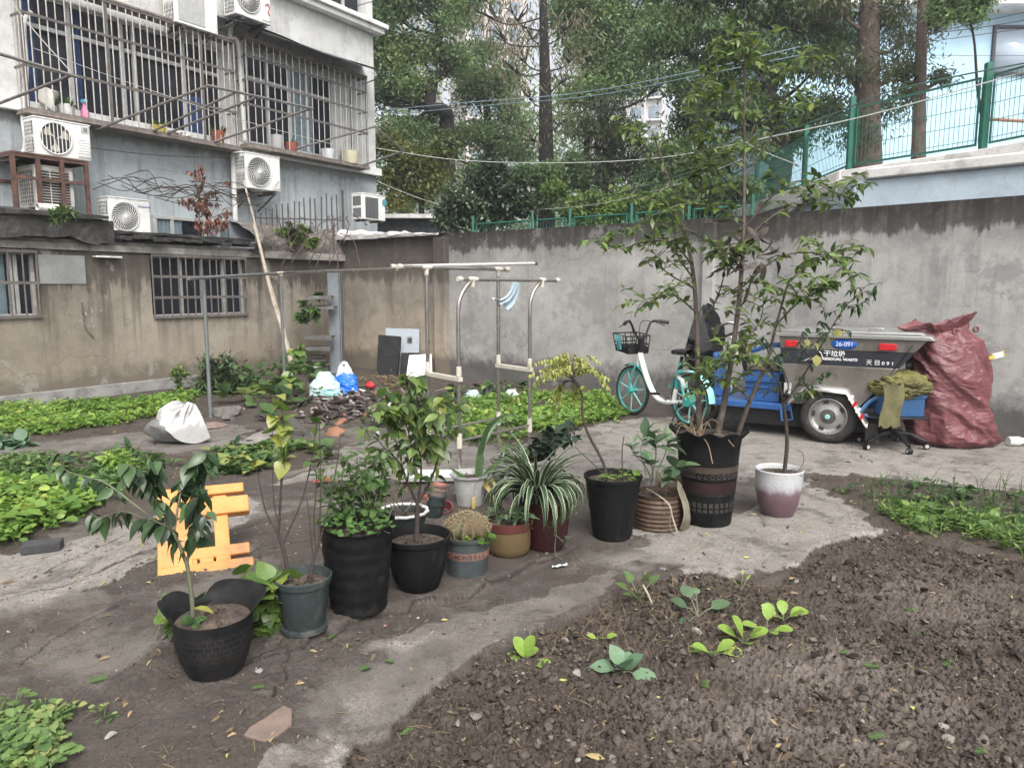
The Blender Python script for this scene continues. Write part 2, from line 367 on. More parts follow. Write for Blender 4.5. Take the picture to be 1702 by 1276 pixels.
for _ in range(3):                      # soften only the steps of the ground, not its crumbs
    pz = np.pad(zz_, 1, mode='edge'); st9 = np.stack([pz[i:i + ND, j:j + NA] for i in range(3) for j in range(3)]); k_ = sstep(.012, .03, st9.max(0) - st9.min(0)) * (((~right_soil) | (dR < .04)) & ((dE > .06) | (_ == 0))).reshape(ND, NA); zz_ = zz_ * (1 - k_) + st9.mean(0) * k_
z = zz_.ravel()
def ground_z(x, y):
    i = np.argmin(np.abs(dd - y)); j = np.argmin(np.abs(np.tan(az) * .92 * dd[i] - x)); return float(z[i * NA + j])
pale = np.clip(blobs(X + .25 * (n1 - .5), Y + .25 * (n1 - .5), PALE) * (.45 + 1.1 * (n1 * .5 + n2 * .5)) * (1 - .85 * crust), 0, 1.2)
pm = np.zeros_like(X)
for pl, sv in PATHS: pm = np.maximum(pm, sv * inpoly(X + .35 * (n1 - .5) + .3 * (n2 - .5), Y + .45 * (n1 - .5) + .3 * (n2 - .5), pl))
pale = np.maximum(pale, pm * (.35 + 1.15 * (n1 * .55 + n2 * .45)))
pale = np.where(soil, 0, pale) * (1 - cm); dry = blobs(X, Y, DRY) * (.4 + n1)
edge_soft = np.where(~soil, np.exp(-(dE / .05) ** 2) * (~inA), 0)
pale = pale * (1 - .7 * edge_soft)
def ground_part(name, fm, m):
    idx = (np.arange(ND - 1)[:, None] * NA + np.arange(NA - 1)[None, :]); F = np.stack([idx, idx + 1, idx + NA + 1, idx + NA], -1).reshape(-1, 4)[fm]
    u, inv = np.unique(F, return_inverse=True); inv = inv.reshape(F.shape)
    b = MB(); b.add(np.c_[X, Y, z][u], inv); o = b.build(name, m, smooth=179 if name == 'paving' else 0)
    for nm, a in (('pale', pale), ('dry', dry), ('crack', cm), ('grit', np.maximum(grit, crust * .6))):
        t = o.data.attributes.new(nm, 'FLOAT', 'POINT'); t.data.foreach_set('value', a[u].astype(np.float32))
    kind(o, 'structure'); return o
s = Sh('paving'); pv = s.attr('pale'); v = s.co(world=True)
f1 = s.noise(7, v, 6, .7); f2 = s.noise(55, v, 4, .7); f3 = s.noise(1.6, v, 4); f4 = s.noise(220, v, 2)
dirtc = s.mix(s.ramp(f1, [(.3, 0.), (.7, 1.)]), (.052, .044, .037), (.098, .084, .073))
dirtc = s.mix(s.ramp(f3, [(.42, 0.), (.62, .6)]), dirtc, (.070, .051, .041))
midc = s.mix(s.ramp(f2, [(.35, 0.), (.65, 1.)]), (.185, .168, .151), (.118, .104, .092))
stonec = s.mix(s.ramp(f1, [(.3, 0.), (.75, 1.)]), (.31, .288, .26), (.185, .168, .15))
pf = s.m_('ADD', pv, s.m_('MULTIPLY', s.m_('SUBTRACT', f1, .5), .7)); pf = s.m_('ADD', pf, s.m_('MULTIPLY', s.m_('SUBTRACT', f2, .5), .35))
col = s.mix(s.ramp(pf, [(.10, 0.), (.38, 1.)]), dirtc, midc); col = s.mix(s.ramp(pf, [(.42, 0.), (.68, 1.)]), col, stonec); col = s.mix(s.m_('MULTIPLY', s.ramp(s.noise(2.6, v, 6, .75, .6), [(.52, 0.), (.6, 1.)]), .55), col, (.06, .05, .043))
col = s.mix(s.attr('crack'), col, (.03, .025, .02))
col = s.mix(.75, col, s.ramp(f2, [(.3, .55), (.5, 1.), (.75, 1.4)]), 'MULTIPLY')
col = s.mix(.55, col, s.ramp(f4, [(.35, .5), (.6, 1.2)]), 'MULTIPLY')
M_PAVE = s.fin(col, s.ramp(f1, [(.3, .72), (.7, .95)]), 0, .35, s.bump(s.m_('ADD', f2, s.m_('MULTIPLY', f4, .6)), .8, .008))
s = Sh('soil'); v = s.co(world=True)
f1 = s.noise(5, v, 6, .7); f2 = s.noise(48, v, 5, .75); f4 = s.noise(170, v, 3)
col = s.mix(s.ramp(f1, [(.3, 0.), (.7, 1.)]), (.044, .034, .027), (.098, .079, .065))
col = s.mix(s.attr('dry'), col, (.185, .158, .138)); col = s.mix(.8, col, s.ramp(f2, [(.3, .4), (.55, 1.), (.8, 1.7)]), 'MULTIPLY')
M_SOIL = s.fin(col, .92, 0, .25, s.bump(s.m_('ADD', f2, s.m_('MULTIPLY', f4, .6)), .8, .008))
fsoil = soil.reshape(ND, NA); fm = (fsoil[:-1, :-1] & fsoil[1:, :-1] & fsoil[:-1, 1:] & fsoil[1:, 1:]).ravel()
ground_part('paving', ~fm, M_PAVE); ground_part('soil', fm, M_SOIL)
gb = MB(); gb.add([(-400, -60, -.2), (400, -60, -.2), (400, 500, -.2), (-400, 500, -.2)], [(0, 1, 2, 3)]); kind(gb.build('ground', M_SOIL, smooth=0), 'structure')
# ---- clods, grit and litter that nobody could count
def rock(seed, lvl=1, sq=.7):
    import bmesh
    bm = bmesh.new(); bmesh.ops.create_icosphere(bm, subdivisions=lvl, radius=1)
    V = np.array([v.co[:] for v in bm.verts]); F = np.array([[q.index for q in f.verts] for f in bm.faces]); bm.free()
    g = np.random.default_rng(seed); V = V * (.68 + .65 * fbm(V * 2.1 + seed * 9.7, 3, seed))[:, None]
    for k in range(9):
        q = g.normal(0, 1, 3); q /= np.linalg.norm(q); V = V - np.maximum(0, V @ q - g.uniform(.35, .75))[:, None] * q
    return V * 1.25 * np.array((1, .85, sq)), [F]
ROCKS = [rock(k, 1) for k in range(5)]; ROCKB = [rock(k + 20, 2, .62) for k in range(5)]
def zat(x, y):
    i = np.clip(np.searchsorted(dd, y), 0, ND - 1); j = np.clip(np.round((np.arctan(x / (.92 * dd[i])) - az[0]) / (az[1] - az[0])).astype(int), 0, NA - 1); return z[i * NA + j], soil[i * NA + j], i * NA + j
def scatter(n, x0, x1, y0, y1, f):       # f(x,y,idx) -> keep probability
    x = rng.uniform(x0, x1, n); y = rng.uniform(y0, y1, n); zz, so, ix = zat(x, y); k = rng.random(n) < f(x, y, ix); return x[k], y[k], zz[k], ix[k]
s = Sh('clod'); v = s.co(world=True); f = s.noise(70, v, 4, .7); M_CLOD = s.fin(s.mix(.7, s.ramp(s.attr('tint'), [(0., (.026, .020, .016)), (.45, (.064, .051, .042)), (.88, (.098, .080, .066)), (.97, (.15, .127, .108)), (1., (.25, .23, .21))]), s.ramp(f, [(.3, .55), (.7, 1.4)]), 'MULTIPLY'), .95, 0, .2, s.bump(f, .6, .004))
cl = MB()
x, y, zz, ix = scatter(100000, -1.2, 4.5, 1.3, 4.9, lambda x, y, i: right_soil[i] * np.clip(1.25 - dry[i] * 1.1, .1, 1) * np.clip(sstep(.32, .50, n2[i] * .55 + n1[i] * .45) * 1.0 + .10 - .08 * (y - 2), .05, 1))
sz = np.minimum(.0042 * rng.pareto(2.6, len(x)) + .0038, .020)
for k in range(5):
    q = (np.arange(len(x)) % 5 == k) & (sz < .013); qb = (np.arange(len(x)) % 5 == k) & (sz >= .013)
    for q_, rk in ((q, ROCKS[k]), (qb, ROCKB[k])):
        m = q_.sum()
        if m: cl.inst(rk, np.c_[x, y, zz + sz * .25][q_], rdir(m, -.25, .25), rdir(m, .6, 1), np.c_[sz, sz, sz][q_] * rng.uniform(.8, 1.3, (m, 3)), rng.random(m))
kind(tag(cl.build('soil_clods', M_CLOD, smooth=0), 'crumbly dark clods lying all over the dug soil bed', 'soil clods'), 'stuff')
gr = MB()
x, y, zz, ix = scatter(16000, -3.0, 3.6, 1.3, 6, lambda x, y, i: (~soil[i]) * np.clip(.1 + grit[i] * 1.0 + crust[i] * .25 + edge_soft[i] * .8 + .6 * np.exp(-(dR[i] / .15) ** 2), 0, 1) * np.clip(1.3 - .2 * y, .12, 1))
sz = np.minimum(.0026 * rng.pareto(2.2, len(x)) + .0022, .014)
for k in range(5):
    q = np.arange(len(x)) % 5 == k; m = q.sum(); gr.inst(ROCKS[k], np.c_[x, y, zz + sz * .3][q], rdir(m, -.3, .3), rdir(m, .5, 1), sz[q], rng.random(m))
s = Sh('grit'); t = s.attr('tint'); M_GRIT = s.fin(s.ramp(t, [(0., (.05, .042, .036)), (.7, (.10, .085, .073)), (.86, (.16, .14, .12)), (.95, (.45, .43, .4)), (1., (.27, .1, .06))]), .9, 0, .3)
kind(tag(gr.build('grit', M_GRIT, smooth=0), 'loose grit and small stones scattered over the worn paving', 'grit'), 'stuff')
lt = MB()
x, y, zz, ix = scatter(8000, -4.5, 4.6, 1.3, 8, lambda x, y, i: np.clip(.22 + .5 * crust[i] + .35 * soil[i], 0, 1) * np.clip(1.2 - .11 * y, .1, 1))
m = len(x); lt.inst(blade(.32, 3, .3, .2), np.c_[x, y, zz + .006], rdir(m, -.15, .25), rdir(m, .6, 1), rng.uniform(.012, .04, m) * np.where(rng.random(m) < .12, 1.6, 1), rng.random(m))
x, y, zz, ix = scatter(7500, -3, 4.2, 1.3, 5, lambda x, y, i: np.clip(.35 + .5 * n2[i], 0, 1) * np.clip(1.2 - .2 * y, .05, 1)); m = len(x)
lt.inst((np.array([(-.02, 0, 0), (.02, 0, 0), (.025, .5, .06), (-.015, .5, .06), (.03, 1, 0), (-.0, 1, 0)], float), [np.array([(0, 1, 2, 3), (3, 2, 4, 5)])]), np.c_[x, y, zz + .004], rdir(m, -.1, .2), UP[None] + 0 * rdir(m), rng.uniform(.015, .07, m), .3 + .5 * rng.random(m))
M_LITTER = leafmat('litter', (.05, .032, .02), (.30, .22, .12), (.42, .38, .10), .7, .1)
kind(tag(lt.build('leaf_litter', M_LITTER), 'dry fallen leaves and straw strewn over yard and soil', 'leaf litter'), 'stuff')
# ================================================================ MATERIALS OF THE BUILDINGS
def stainwall(name, base, base2, dark, top, band, streak, tan=None, rough=.9, low=0., patch=None, sc_=1., skw=.6):
    s = Sh(name); v = s.co(world=True); z = s.n('SeparateXYZ', {0: s.n('NewGeometry')}, 2)
    big = s.noise(.9 * sc_, v, 5, .6); med = s.noise(4.5, v, 6, .7, .4); fin = s.noise(60, v, 4, .7)
    vs = s.noise(1., s.co((5.5, 5.5, .35), world=True), 5, .7, .2); vs2 = s.noise(1., s.co((19, 19, .8), world=True), 3, .6)
    col = s.mix(s.ramp(big, [(.38, 0.), (.62, 1.)]), base, base2)
    col = s.mix(s.m_('MULTIPLY', s.ramp(med, [(.45, 0.), (.68, 1.)]), .5), col, tuple(x * .62 for x in base2))
    if tan: col = s.mix(s.ramp(s.m_('ADD', s.m_('MULTIPLY', z, .35), s.m_('MULTIPLY', med, .6)), [(.3, .9), (.75, 0.)]), col, tan)
    zz = s.m_('ADD', z, s.m_('MULTIPLY', s.m_('SUBTRACT', vs, .5), streak)); zz = s.m_('ADD', zz, s.m_('MULTIPLY', s.m_('SUBTRACT', med, .5), .22))
    tf = s.ramp(s.m_('DIVIDE', s.m_('SUBTRACT', zz, top - band * 1.7), band * 1.7), [(.0, 0.), (.42, .25), (.52, .85), (1., 1.)])
    tf = s.m_('MULTIPLY', tf, s.ramp(s.m_('ADD', s.m_('MULTIPLY', vs2, .5), s.m_('MULTIPLY', med, .5)), [(.28, .75), (.5, 1.)]))
    sk = s.m_('MULTIPLY', s.ramp(vs, [(.50, 0.), (.62, 1.)]), skw); sk = s.m_('MULTIPLY', sk, s.ramp(s.m_('DIVIDE', z, top), [(.1, 0.), (.7, 1.)]))
    col = s.mix(s.m_('MAXIMUM', tf, sk), col, dark)
    if low: col = s.mix(s.ramp(s.m_('SUBTRACT', z, s.m_('MULTIPLY', med, .5)), [(0., low), (.22, 0.)]), col, tuple(x * .5 for x in dark))
    if patch: col = s.mix(s.m_('MULTIPLY', s.ramp(s.noise(1.4, v, 6, .75), [(.56, 0.), (.6, 1.)]), .6), col, patch)
    dv = s.n('VectorMath', {0: s.n('NewGeometry'), 1: s.n('VectorMath', {0: s.n('TexNoise', {'Vector': v, 'Scale': 2.2, 'Detail': 4.}, 1), 'Scale': .55}, operation='SCALE')}, operation='ADD')
    ck = s.ramp(s.n('TexVoronoi', {'Vector': dv, 'Scale': .75}, feature='DISTANCE_TO_EDGE'), [(.0, 1.), (.006, 0.)]); col = s.mix(s.m_('MULTIPLY', s.m_('MULTIPLY', ck, .45), s.ramp(big, [(.46, 0.), (.54, 1.)])), col, tuple(x * .18 for x in base))
    col = s.mix(.3, col, s.ramp(fin, [(.3, .65), (.7, 1.25)]), 'MULTIPLY')
    return s.fin(col, rough, 0, .3, s.bump(s.m_('ADD', fin, s.m_('MULTIPLY', med, 1.5)), .35, .008))
M_WALLG = stainwall('wall_grey', (.40, .39, .375), (.28, .272, .262), (.030, .026, .023), 2.4, .33, .48, low=.7, skw=.22, patch=(.22, .215, .21))
M_WALLT = stainwall('wall_tan', (.31, .27, .225), (.225, .2, .168), (.06, .052, .045), 2.4, .85, .9, tan=(.40, .325, .24), low=.6)
M_SHACK = stainwall('shack_render', (.325, .288, .235), (.185, .16, .13), (.062, .053, .045), 2.1, .62, 1.6, tan=(.27, .23, .175), low=.5, patch=(.30, .285, .26), skw=.75)
M_LINTEL = mat('lintel', (.33, .315, .29), (.17, .155, .14), .9, 5, .3, dirt=(.08, .07, .06), damt=.8, world=True)
M_PLINTH = mat('plinth', (.30, .295, .285), (.19, .185, .175), .9, 4, .3, dirt=(.09, .08, .07), world=True)
M_ROOF = mat('tar_roof', (.052, .048, .046), (.028, .026, .025), .85, 5, .8, dirt=(.16, .15, .14), damt=.6, world=True, bd=.02)
M_LUMP = mat('rubble_lump', (.17, .155, .14), (.07, .062, .055), .95, 4, .9, dirt=(.35, .33, .31), damt=.5, fine=30, bd=.03, world=True)
M_CREAM = stainwall('facade_cream', (.61, .61, .59), (.54, .54, .52), (.42, .41, .39), 12, 1.0, .3)
M_BLUEG = stainwall('facade_bluegrey', (.42, .46, .475), (.36, .40, .415), (.20, .21, .21), 4.1, .35, .5)
M_LEDGE = mat('ledge_white', (.78, .78, .76), (.66, .66, .64), .8, 4, .1, dirt=(.35, .34, .32), world=True)
M_WHITEF = mat('white_frame', (.46, .46, .45), (.34, .34, .33), .45, 8, .05, dirt=(.3, .28, .25), damt=.5)
M_PVC = mat('white_pipe', (.74, .74, .72), (.62, .61, .58), .4, 6, .05, dirt=(.3, .27, .22), damt=.6)
M_ACW = mat('ac_white', (.78, .78, .76), (.70, .70, .67), .4, 5, .04, dirt=(.42, .38, .32), damt=.45)
M_ACO = mat('ac_old', (.55, .53, .48), (.42, .40, .36), .5, 5, .06, dirt=(.2, .16, .12), damt=.7)
M_DARK = mat('dark_recess', (.035, .035, .037), (.02, .02, .022), .6, 8, .1)
M_ACG = mat('ac_grille_grey', (.46, .46, .45), (.36, .36, .35), .45, 10, .03)
M_FAN = mat('fan_beige', (.50, .46, .38), (.38, .34, .28), .5, 8, .03)
M_FIN = mat('coil_grey', (.16, .165, .17), (.10, .10, .105), .5, 30, .1)
M_RUST = mat('rusty_iron', (.15, .07, .05), (.07, .04, .034), .8, 12, .4, dirt=(.045, .03, .028), damt=.8)
M_BARW = mat('bar_white', (.50, .49, .465), (.36, .335, .31), .5, 15, .1, dirt=(.26, .19, .13), damt=.8)
M_BARD = mat('bar_dark', (.14, .13, .125), (.085, .075, .07), .7, 15, .2, dirt=(.2, .16, .13))
M_IRON = mat('old_iron', (.085, .078, .075), (.05, .042, .038), .75, 12, .3)
M_SHELF = mat('grille_shelf', (.26, .22, .19), (.14, .115, .1), .8, 10, .3, dirt=(.07, .06, .055))
M_STEEL = mat('stainless', (.40, .375, .345), (.34, .315, .29), .3, 3, 0, .85, fine=9)
M_GALV = mat('galvanised', (.22, .235, .235), (.16, .168, .168), .5, 4, 0, .4, fine=12)
M_CONN = mat('cream_plastic', (.58, .55, .48), (.48, .45, .38), .5, 9, .03, dirt=(.4, .34, .24), damt=.4)
s = Sh('window_glass'); v = s.co(world=True)
M_GLASS = s.fin(s.mix(s.ramp(s.noise(1.3, v, 3), [(.4, 0.), (.6, 1.)]), (.012, .014, .02), (.02, .023, .03)), .09, 0, .22)
M_CURTB = mat('curtain_blue', (.022, .06, .17), (.014, .03, .085), .8, 6, .1); M_CURTG = mat('curtain_grey', (.16, .22, .25), (.09, .12, .14), .85, 6, .1)
M_CANOPY = mat('canopy_sheet', (.075, .08, .09), (.05, .052, .06), .55, 4, .1, dirt=(.15, .15, .15))
# ================================================================ LEFT BUILDINGS (x = along the wall, y = into the building)
C0 = np.array((-3.2, 14.1)); uL = np.array((3.21, 4.96)) / math.hypot(3.21, 4.96); nL = np.array((-uL[1], uL[0])); RZL = math.atan2(uL[1], uL[0])
def fac(px, py, n):                     # photo pixel -> (along wall, height) on the plane n metres in front of the shack wall
    r = ray(px, py); o = np.array((0, 0.)) - C0; a = r[:2] @ nL; t = (-n - o @ nL) / a; p = o + r[:2] * t
    return float(p @ uL), float(CAM_H + r[2] * t)
def FL(t, y, z): p = C0 + uL * t + nL * y; return np.array((p[0], p[1], z))
def lthing(name, label, cat, t, y, z, group=None): return thing(name, label, cat, FL(t, y, z), RZL, group)
YF = 1.3
TE = fac(622, 150, -YF)[0]
bl = lthing('apartment_building', 'old apartment block with cream upper wall, grey blue lower wall and barred bay windows', 'building', TE, YF, 0)
def bx(m, t0, t1, y0, y1, z0, z1): m.box(((t0 + t1) / 2 - TE, (y0 + y1) / 2 - YF, (z0 + z1) / 2), (t1 - t0, y1 - y0, z1 - z0))
zs_ = fac(300, 222, -YF)[1] - .02
m = MB(); bx(m, -16, TE, YF, 9, zs_, 12.5); m.build('wall', M_CREAM, bl)
m = MB(); bx(m, -16, TE - .003, YF - .002, 9, 0, zs_ - .004); m.build('lower_wall', M_BLUEG, bl)
m = MB(); bx(m, -16, TE + .06, YF - .12, YF - .001, zs_ - .11, zs_ + .05); bx(m, TE + .001, TE + .06, YF, 9, zs_ - .11, zs_ + .05); m.build('string_course', M_LEDGE, bl, bevel=.01)
zl = fac(615, 52, -YF + .1)[1]
m = MB(); bx(m, fac(440, 0, -YF)[0], TE + .16, YF - .2, YF - .001, zl, zl + .1); bx(m, TE + .001, TE + .16, YF, 9, zl, zl + .1)
bx(m, fac(440, 0, -YF)[0], TE + .22, YF - .27, YF - .001, zl + .104, zl + .2); bx(m, TE + .001, TE + .22, YF, 9, zl + .104, zl + .2); m.build('ledge', M_LEDGE, bl, bevel=.012)
def window_at(par, T0, Y0, t0, t1, z0, z1, cols, mats_g=M_GLASS, curt=(), fr=.06, tr=None, name='window', fm=None):
    # frame proud of the wall, one pane mesh, curtains hanging behind the frame
    f = MB(); ux = lambda t: t - T0
    def b(m_, a0, a1, y0, y1, c0, c1): m_.box((ux((a0 + a1) / 2), (y0 + y1) / 2 - Y0, (c0 + c1) / 2), (a1 - a0, y1 - y0, c1 - c0))
    y = Y0 if False else YW
    b(f, t0, t1, y - .07, y - .001, z1 - fr, z1); b(f, t0, t1, y - .07, y - .001, z0, z0 + fr)
    xs = [t0] + [t0 + (t1 - t0) * c for c in cols] + [t1]
    for i, x in enumerate(xs):
        w_ = fr if 0 < i < len(xs) - 1 else fr; x0 = min(max(x - w_ / 2, t0), t1 - w_)
        b(f, x0, x0 + w_, y - .067, y - .002, z0 + fr + .001, z1 - fr - .001)
    if tr:
        zt = lerp(z0, z1, tr)
        for i in range(len(xs) - 1): b(f, xs[i] + fr * .75, xs[i + 1] - fr * .75, y - .064, y - .003, zt - fr / 2, zt + fr / 2)
    fo = f.build(name, fm or M_WHITEF, par, bevel=.004)
    g = MB(); b(g, t0 + .01, t1 - .01, y - .02, y - .0015, z0 + .02, z1 - .02); g.build('pane', mats_g, fo)
    for (a, c_, q, mt) in curt:
        cu = MB(); x = np.linspace(lerp(t0, t1, a), lerp(t0, t1, c_), 24); yy = y - .034 + .006 * np.sin(np.arange(24) * 1.7)
        cu.grid(np.stack([np.stack([x - T0, yy - Y0, np.full(24, zz)], -1) for zz in (z0 + fr, lerp(z0, z1, q))])); cu.build('curtain', mt, fo, smooth=60)
    return fo
YW = YF
def grille(par, T0, Y0, t0, t1, y, z0, z1, nb, rails, yb, mt=M_BARW, rm=M_BARD, r=.009, sides=True, posts=()):
    g = MB()
    for i in range(nb):
        t = lerp(t0, t1, i / (nb - 1)) - T0 + rng.uniform(-.008, .008); g.rod((t, y - Y0, z0), (t + rng.uniform(-.006, .006), y - Y0, z1), r, 6)
    if sides:
        for t in (t0, t1):
            for q in np.linspace(y, yb, 4)[1:-1]: g.rod((t - T0, q - Y0, z0), (t - T0, q - Y0, z1), r, 6)
    g.build('grille_bars', mt, par); h = MB()
    for q in rails:
        zz = lerp(z0, z1, q); h.box(((t0 + t1) / 2 - T0, y - Y0, zz), (t1 - t0 + .03, .022, .038))
        if sides:
            for t in (t0, t1): h.box((t - T0, (y + yb) / 2 - Y0, zz), (.022, abs(yb - y), .03))
    for q in posts: t = lerp(t0, t1, q); h.box((t - T0, y + .012 - Y0, (z0 + z1) / 2), (.045, .02, z1 - z0))
    return h.build('grille_frame', rm, par)
NB = -.93
b1 = fac(48, 184, NB)[0], fac(396, 242, NB)[0]; z1b = (fac(48, 184, NB)[1] + fac(396, 242, NB)[1]) / 2; z1t = fac(392, 72, NB)[1]
b2 = fac(416, 245, NB)[0], fac(612, 272, NB)[0]; z2b = (fac(416, 245, NB)[1] + fac(612, 272, NB)[1]) / 2; z2t = fac(612, 132, NB)[1]
BAYS = []
for k, (bb, zb, zt, cols, nb, cur) in enumerate(((b1, z1b, z1t, (.22, .46, .52, .78), 31, ((.03, .08, 1, M_CURTB), (.245, .27, 1, M_CURTB), (.76, .9, .45, M_CURTB))), (b2, z2b, z2t, (.22, .4, .55, .78), 21, ((.42, .6, 1., M_CURTG), (.8, .97, 1, M_WHITEF))))):
    bay = bl
    window_at(bay, TE, YF, bb[0] + .05, bb[1] - .05, zb + .06, zt - .08, cols, curt=cur, tr=.72)
    m = MB(); bx(m, bb[0] - .03, bb[1] + .03, -NB - .02, YF - .07, zb - .06, zb - .02)
    for q in range(3): bx(m, bb[0] - .03, bb[1] + .03, -NB - .02 + q * .1, -NB + .04 + q * .1, zb - .018, zb + .002)
    m.build('bay_shelf', M_SHELF, bl, bevel=.004)
    m = MB(); bx(m, bb[0] - .02, bb[1] + .02, -NB - .02, YF - .07, zt + .02, zt + .05); m.build('bay_top', M_SHELF, bl)
    grille(bl, TE, YF, bb[0], bb[1], -NB, zb, zt, nb, (0, .33, .72, 1) if k == 0 else (0, .38, .62, .84, 1), YF - .08, M_BARW if k == 0 else M_ACG, posts=(.0, .345, .81, 1.) if k == 0 else (0., 1.))
m = MB(); ca, cb = fac(384, 48, -.7)[0], b2[1] + .28; zc = z2t + .1
g = np.zeros((2, 24, 3)); xx = np.linspace(ca, cb, 24) - TE
for i, (yy, z_) in enumerate(((YF - .01 - YF, zc + .28), (-NB - .35 - YF, zc))): g[i] = np.stack([xx, np.full(24, yy), z_ + .03 * np.sin(np.linspace(0, 9, 24)) * i], -1)
m.grid(g); g2 = g[:, ::-1].copy(); g2[..., 2] -= .012; m.grid(g2)
for q in (0, .33, .66, 1): t = lerp(ca, cb, q) - TE; m.rod((t, -.02, zc - .1), (t, -NB - .3 - YF, zc - .02), .012, 5)
m.build('canopy', M_CANOPY, bl, smooth=0)
ta, tb = fac(505, -30, -YF)[0], fac(596, 0, -YF)[0]; window_at(bl, TE, YF, ta, tb, zl + .22, zl + 1.7, (.33, .66))
# basement window peeping over the shack roof
ta, tb = fac(252, 380, -YF)[0], fac(384, 380, -YF)[0]; zz0, zz1 = fac(252, 392, -YF)[1], fac(252, 357, -YF)[1]
window_at(bl, TE, YF, ta, tb, zz0 - .5, zz1, (.22, .62, .8), curt=((.05, .35, 1, M_CURTG), (.64, .95, 1, M_CURTG)))
# white pipes down the facade
def pipe(name, pix, n, r=.045, mt=M_PVC):
    m = MB(); pts = []
    for px, py in pix: t, z_ = fac(px, py, n); pts.append((t - TE, -n - YF, z_))
    m.tube(smooth_path(pts, 5), r, 10); m.build(name, mt, bl)
pipe('downpipe', [(52, 20), (40, 40), (44, 120), (38, 190), (42, 240), (28, 262), (-20, 265)], -1.15, .03)
pipe('downpipe', [(386, 40), (383, 62), (396, 74), (402, 160), (408, 235)], -1.1, .04)
pipe('downpipe', [(410, 256), (390, 256), (388, 275), (392, 380)], -1.15, .045)
# small things behind the bars
def small(name, label, cat, px, py, n, fn, zb=None):
    t, z_ = fac(px, py, n); o = lthing(name, label, cat, t, -n, z_ if zb is None else zb); fn(o); return o
def potlet(col, h, r, leafy=True, mt=None):
    def f(o):
        m = MB(); m.lathe([(0, 0), (r * .75, 0), (r, h), (r * .88, h), (r * .8, h * .75), (0, h * .75)], 14); m.build('pot', mt or mat('p_%d' % int(sum(col) * 1e4), col), o)
        if leafy:
            l = MB(); n = 26; l.inst(LEAF_LA, np.c_[rng.normal(0, r * .4, (n, 2)), np.full(n, h * .8)], rdir(n, .2, 1), rdir(n), rng.uniform(.1, .2, n), rng.random(n) * .8); l.build('foliage', M_LEAFMID, o)
    return f
M_LEAFMID = leafmat('leaf_mid', (.018, .045, .014), (.075, .14, .04), (.2, .2, .05))
SH1, SH2 = z1b + .004, z2b + .004
small('flower_pot', 'white pot of grass at the left end of the barred bay shelf', 'flower pot', 110, 180, -1.03, potlet((.6, .6, .6), .16, .12), SH1)
small('flower_pot', 'small yellow pot with a green sprig on the barred bay shelf', 'flower pot', 264, 195, -1.03, potlet((.65, .5, .05), .13, .1), SH1)
small('flower_pot', 'brick red pot at the right end of the first barred bay', 'flower pot', 362, 225, -1.03, potlet((.28, .08, .05), .22, .12), SH1)
small('flower_pot', 'grey bucket pot at the left end of the second barred bay', 'flower pot', 460, 240, -1.03, potlet((.42, .42, .42), .26, .13, False), SH2)
small('flower_pot', 'reddish pot beside the grey bucket in the second barred bay', 'flower pot', 484, 245, -1.03, potlet((.3, .09, .06), .18, .14), SH2)
small('flower_pot', 'white tub behind the bars of the second bay', 'flower pot', 545, 255, -1.03, potlet((.7, .72, .75), .2, .15, False), SH2)
small('flower_pot', 'cream box at the right end of the second barred bay', 'planter', 582, 262, -1.03, potlet((.65, .6, .42), .25, .2, False), SH2)
def bottle_f(o):
    m = MB(); m.lathe([(0, 0), (.055, 0), (.055, .12), (.02, .2), (.02, .24), (0, .24)], 12); m.build('body', mat('pinkp', (.75, .22, .38), None, .4), o)
    m = MB(); m.box((0, 0, .265), (.05, .09, .045)); m.build('trigger', mat('cyanp', (.15, .5, .65), None, .4), o)
small('spray_bottle', 'pink spray bottle with a blue trigger behind the window bars', 'bottle', 141, 188, -1.03, bottle_f, SH1)
def sackf(o):
    m = MB(); V, F = rock(77, 2, .7); m.add(V * (.2, .12, .3) + (0, 0, .22), F[0]); m.build('cloth', mat('offwhite', (.6, .58, .53), None, .8), o)
tag(small('cloth_bundle', 'off white cloth bundle in the left corner of the barred bay', 'bundle', 82, 178, -1.03, sackf, SH1), 'off white cloth bundle in the left corner of the barred bay', 'bundle')
def stonesf(o):
    m = MB()
    for k in range(3): m.inst(ROCKB[k], [(-.12 + .13 * k, 0, .05)], [(1, 0, 0)], [(0, 0, 1)], [(.07)], [.5])
    m.build('rocks', mat('whitestone', (.7, .69, .65), None, .8), o)
small('stone_cluster', 'cluster of white stones beside the yellow pot on the bay shelf', 'stones', 296, 205, -1.03, stonesf, SH1)
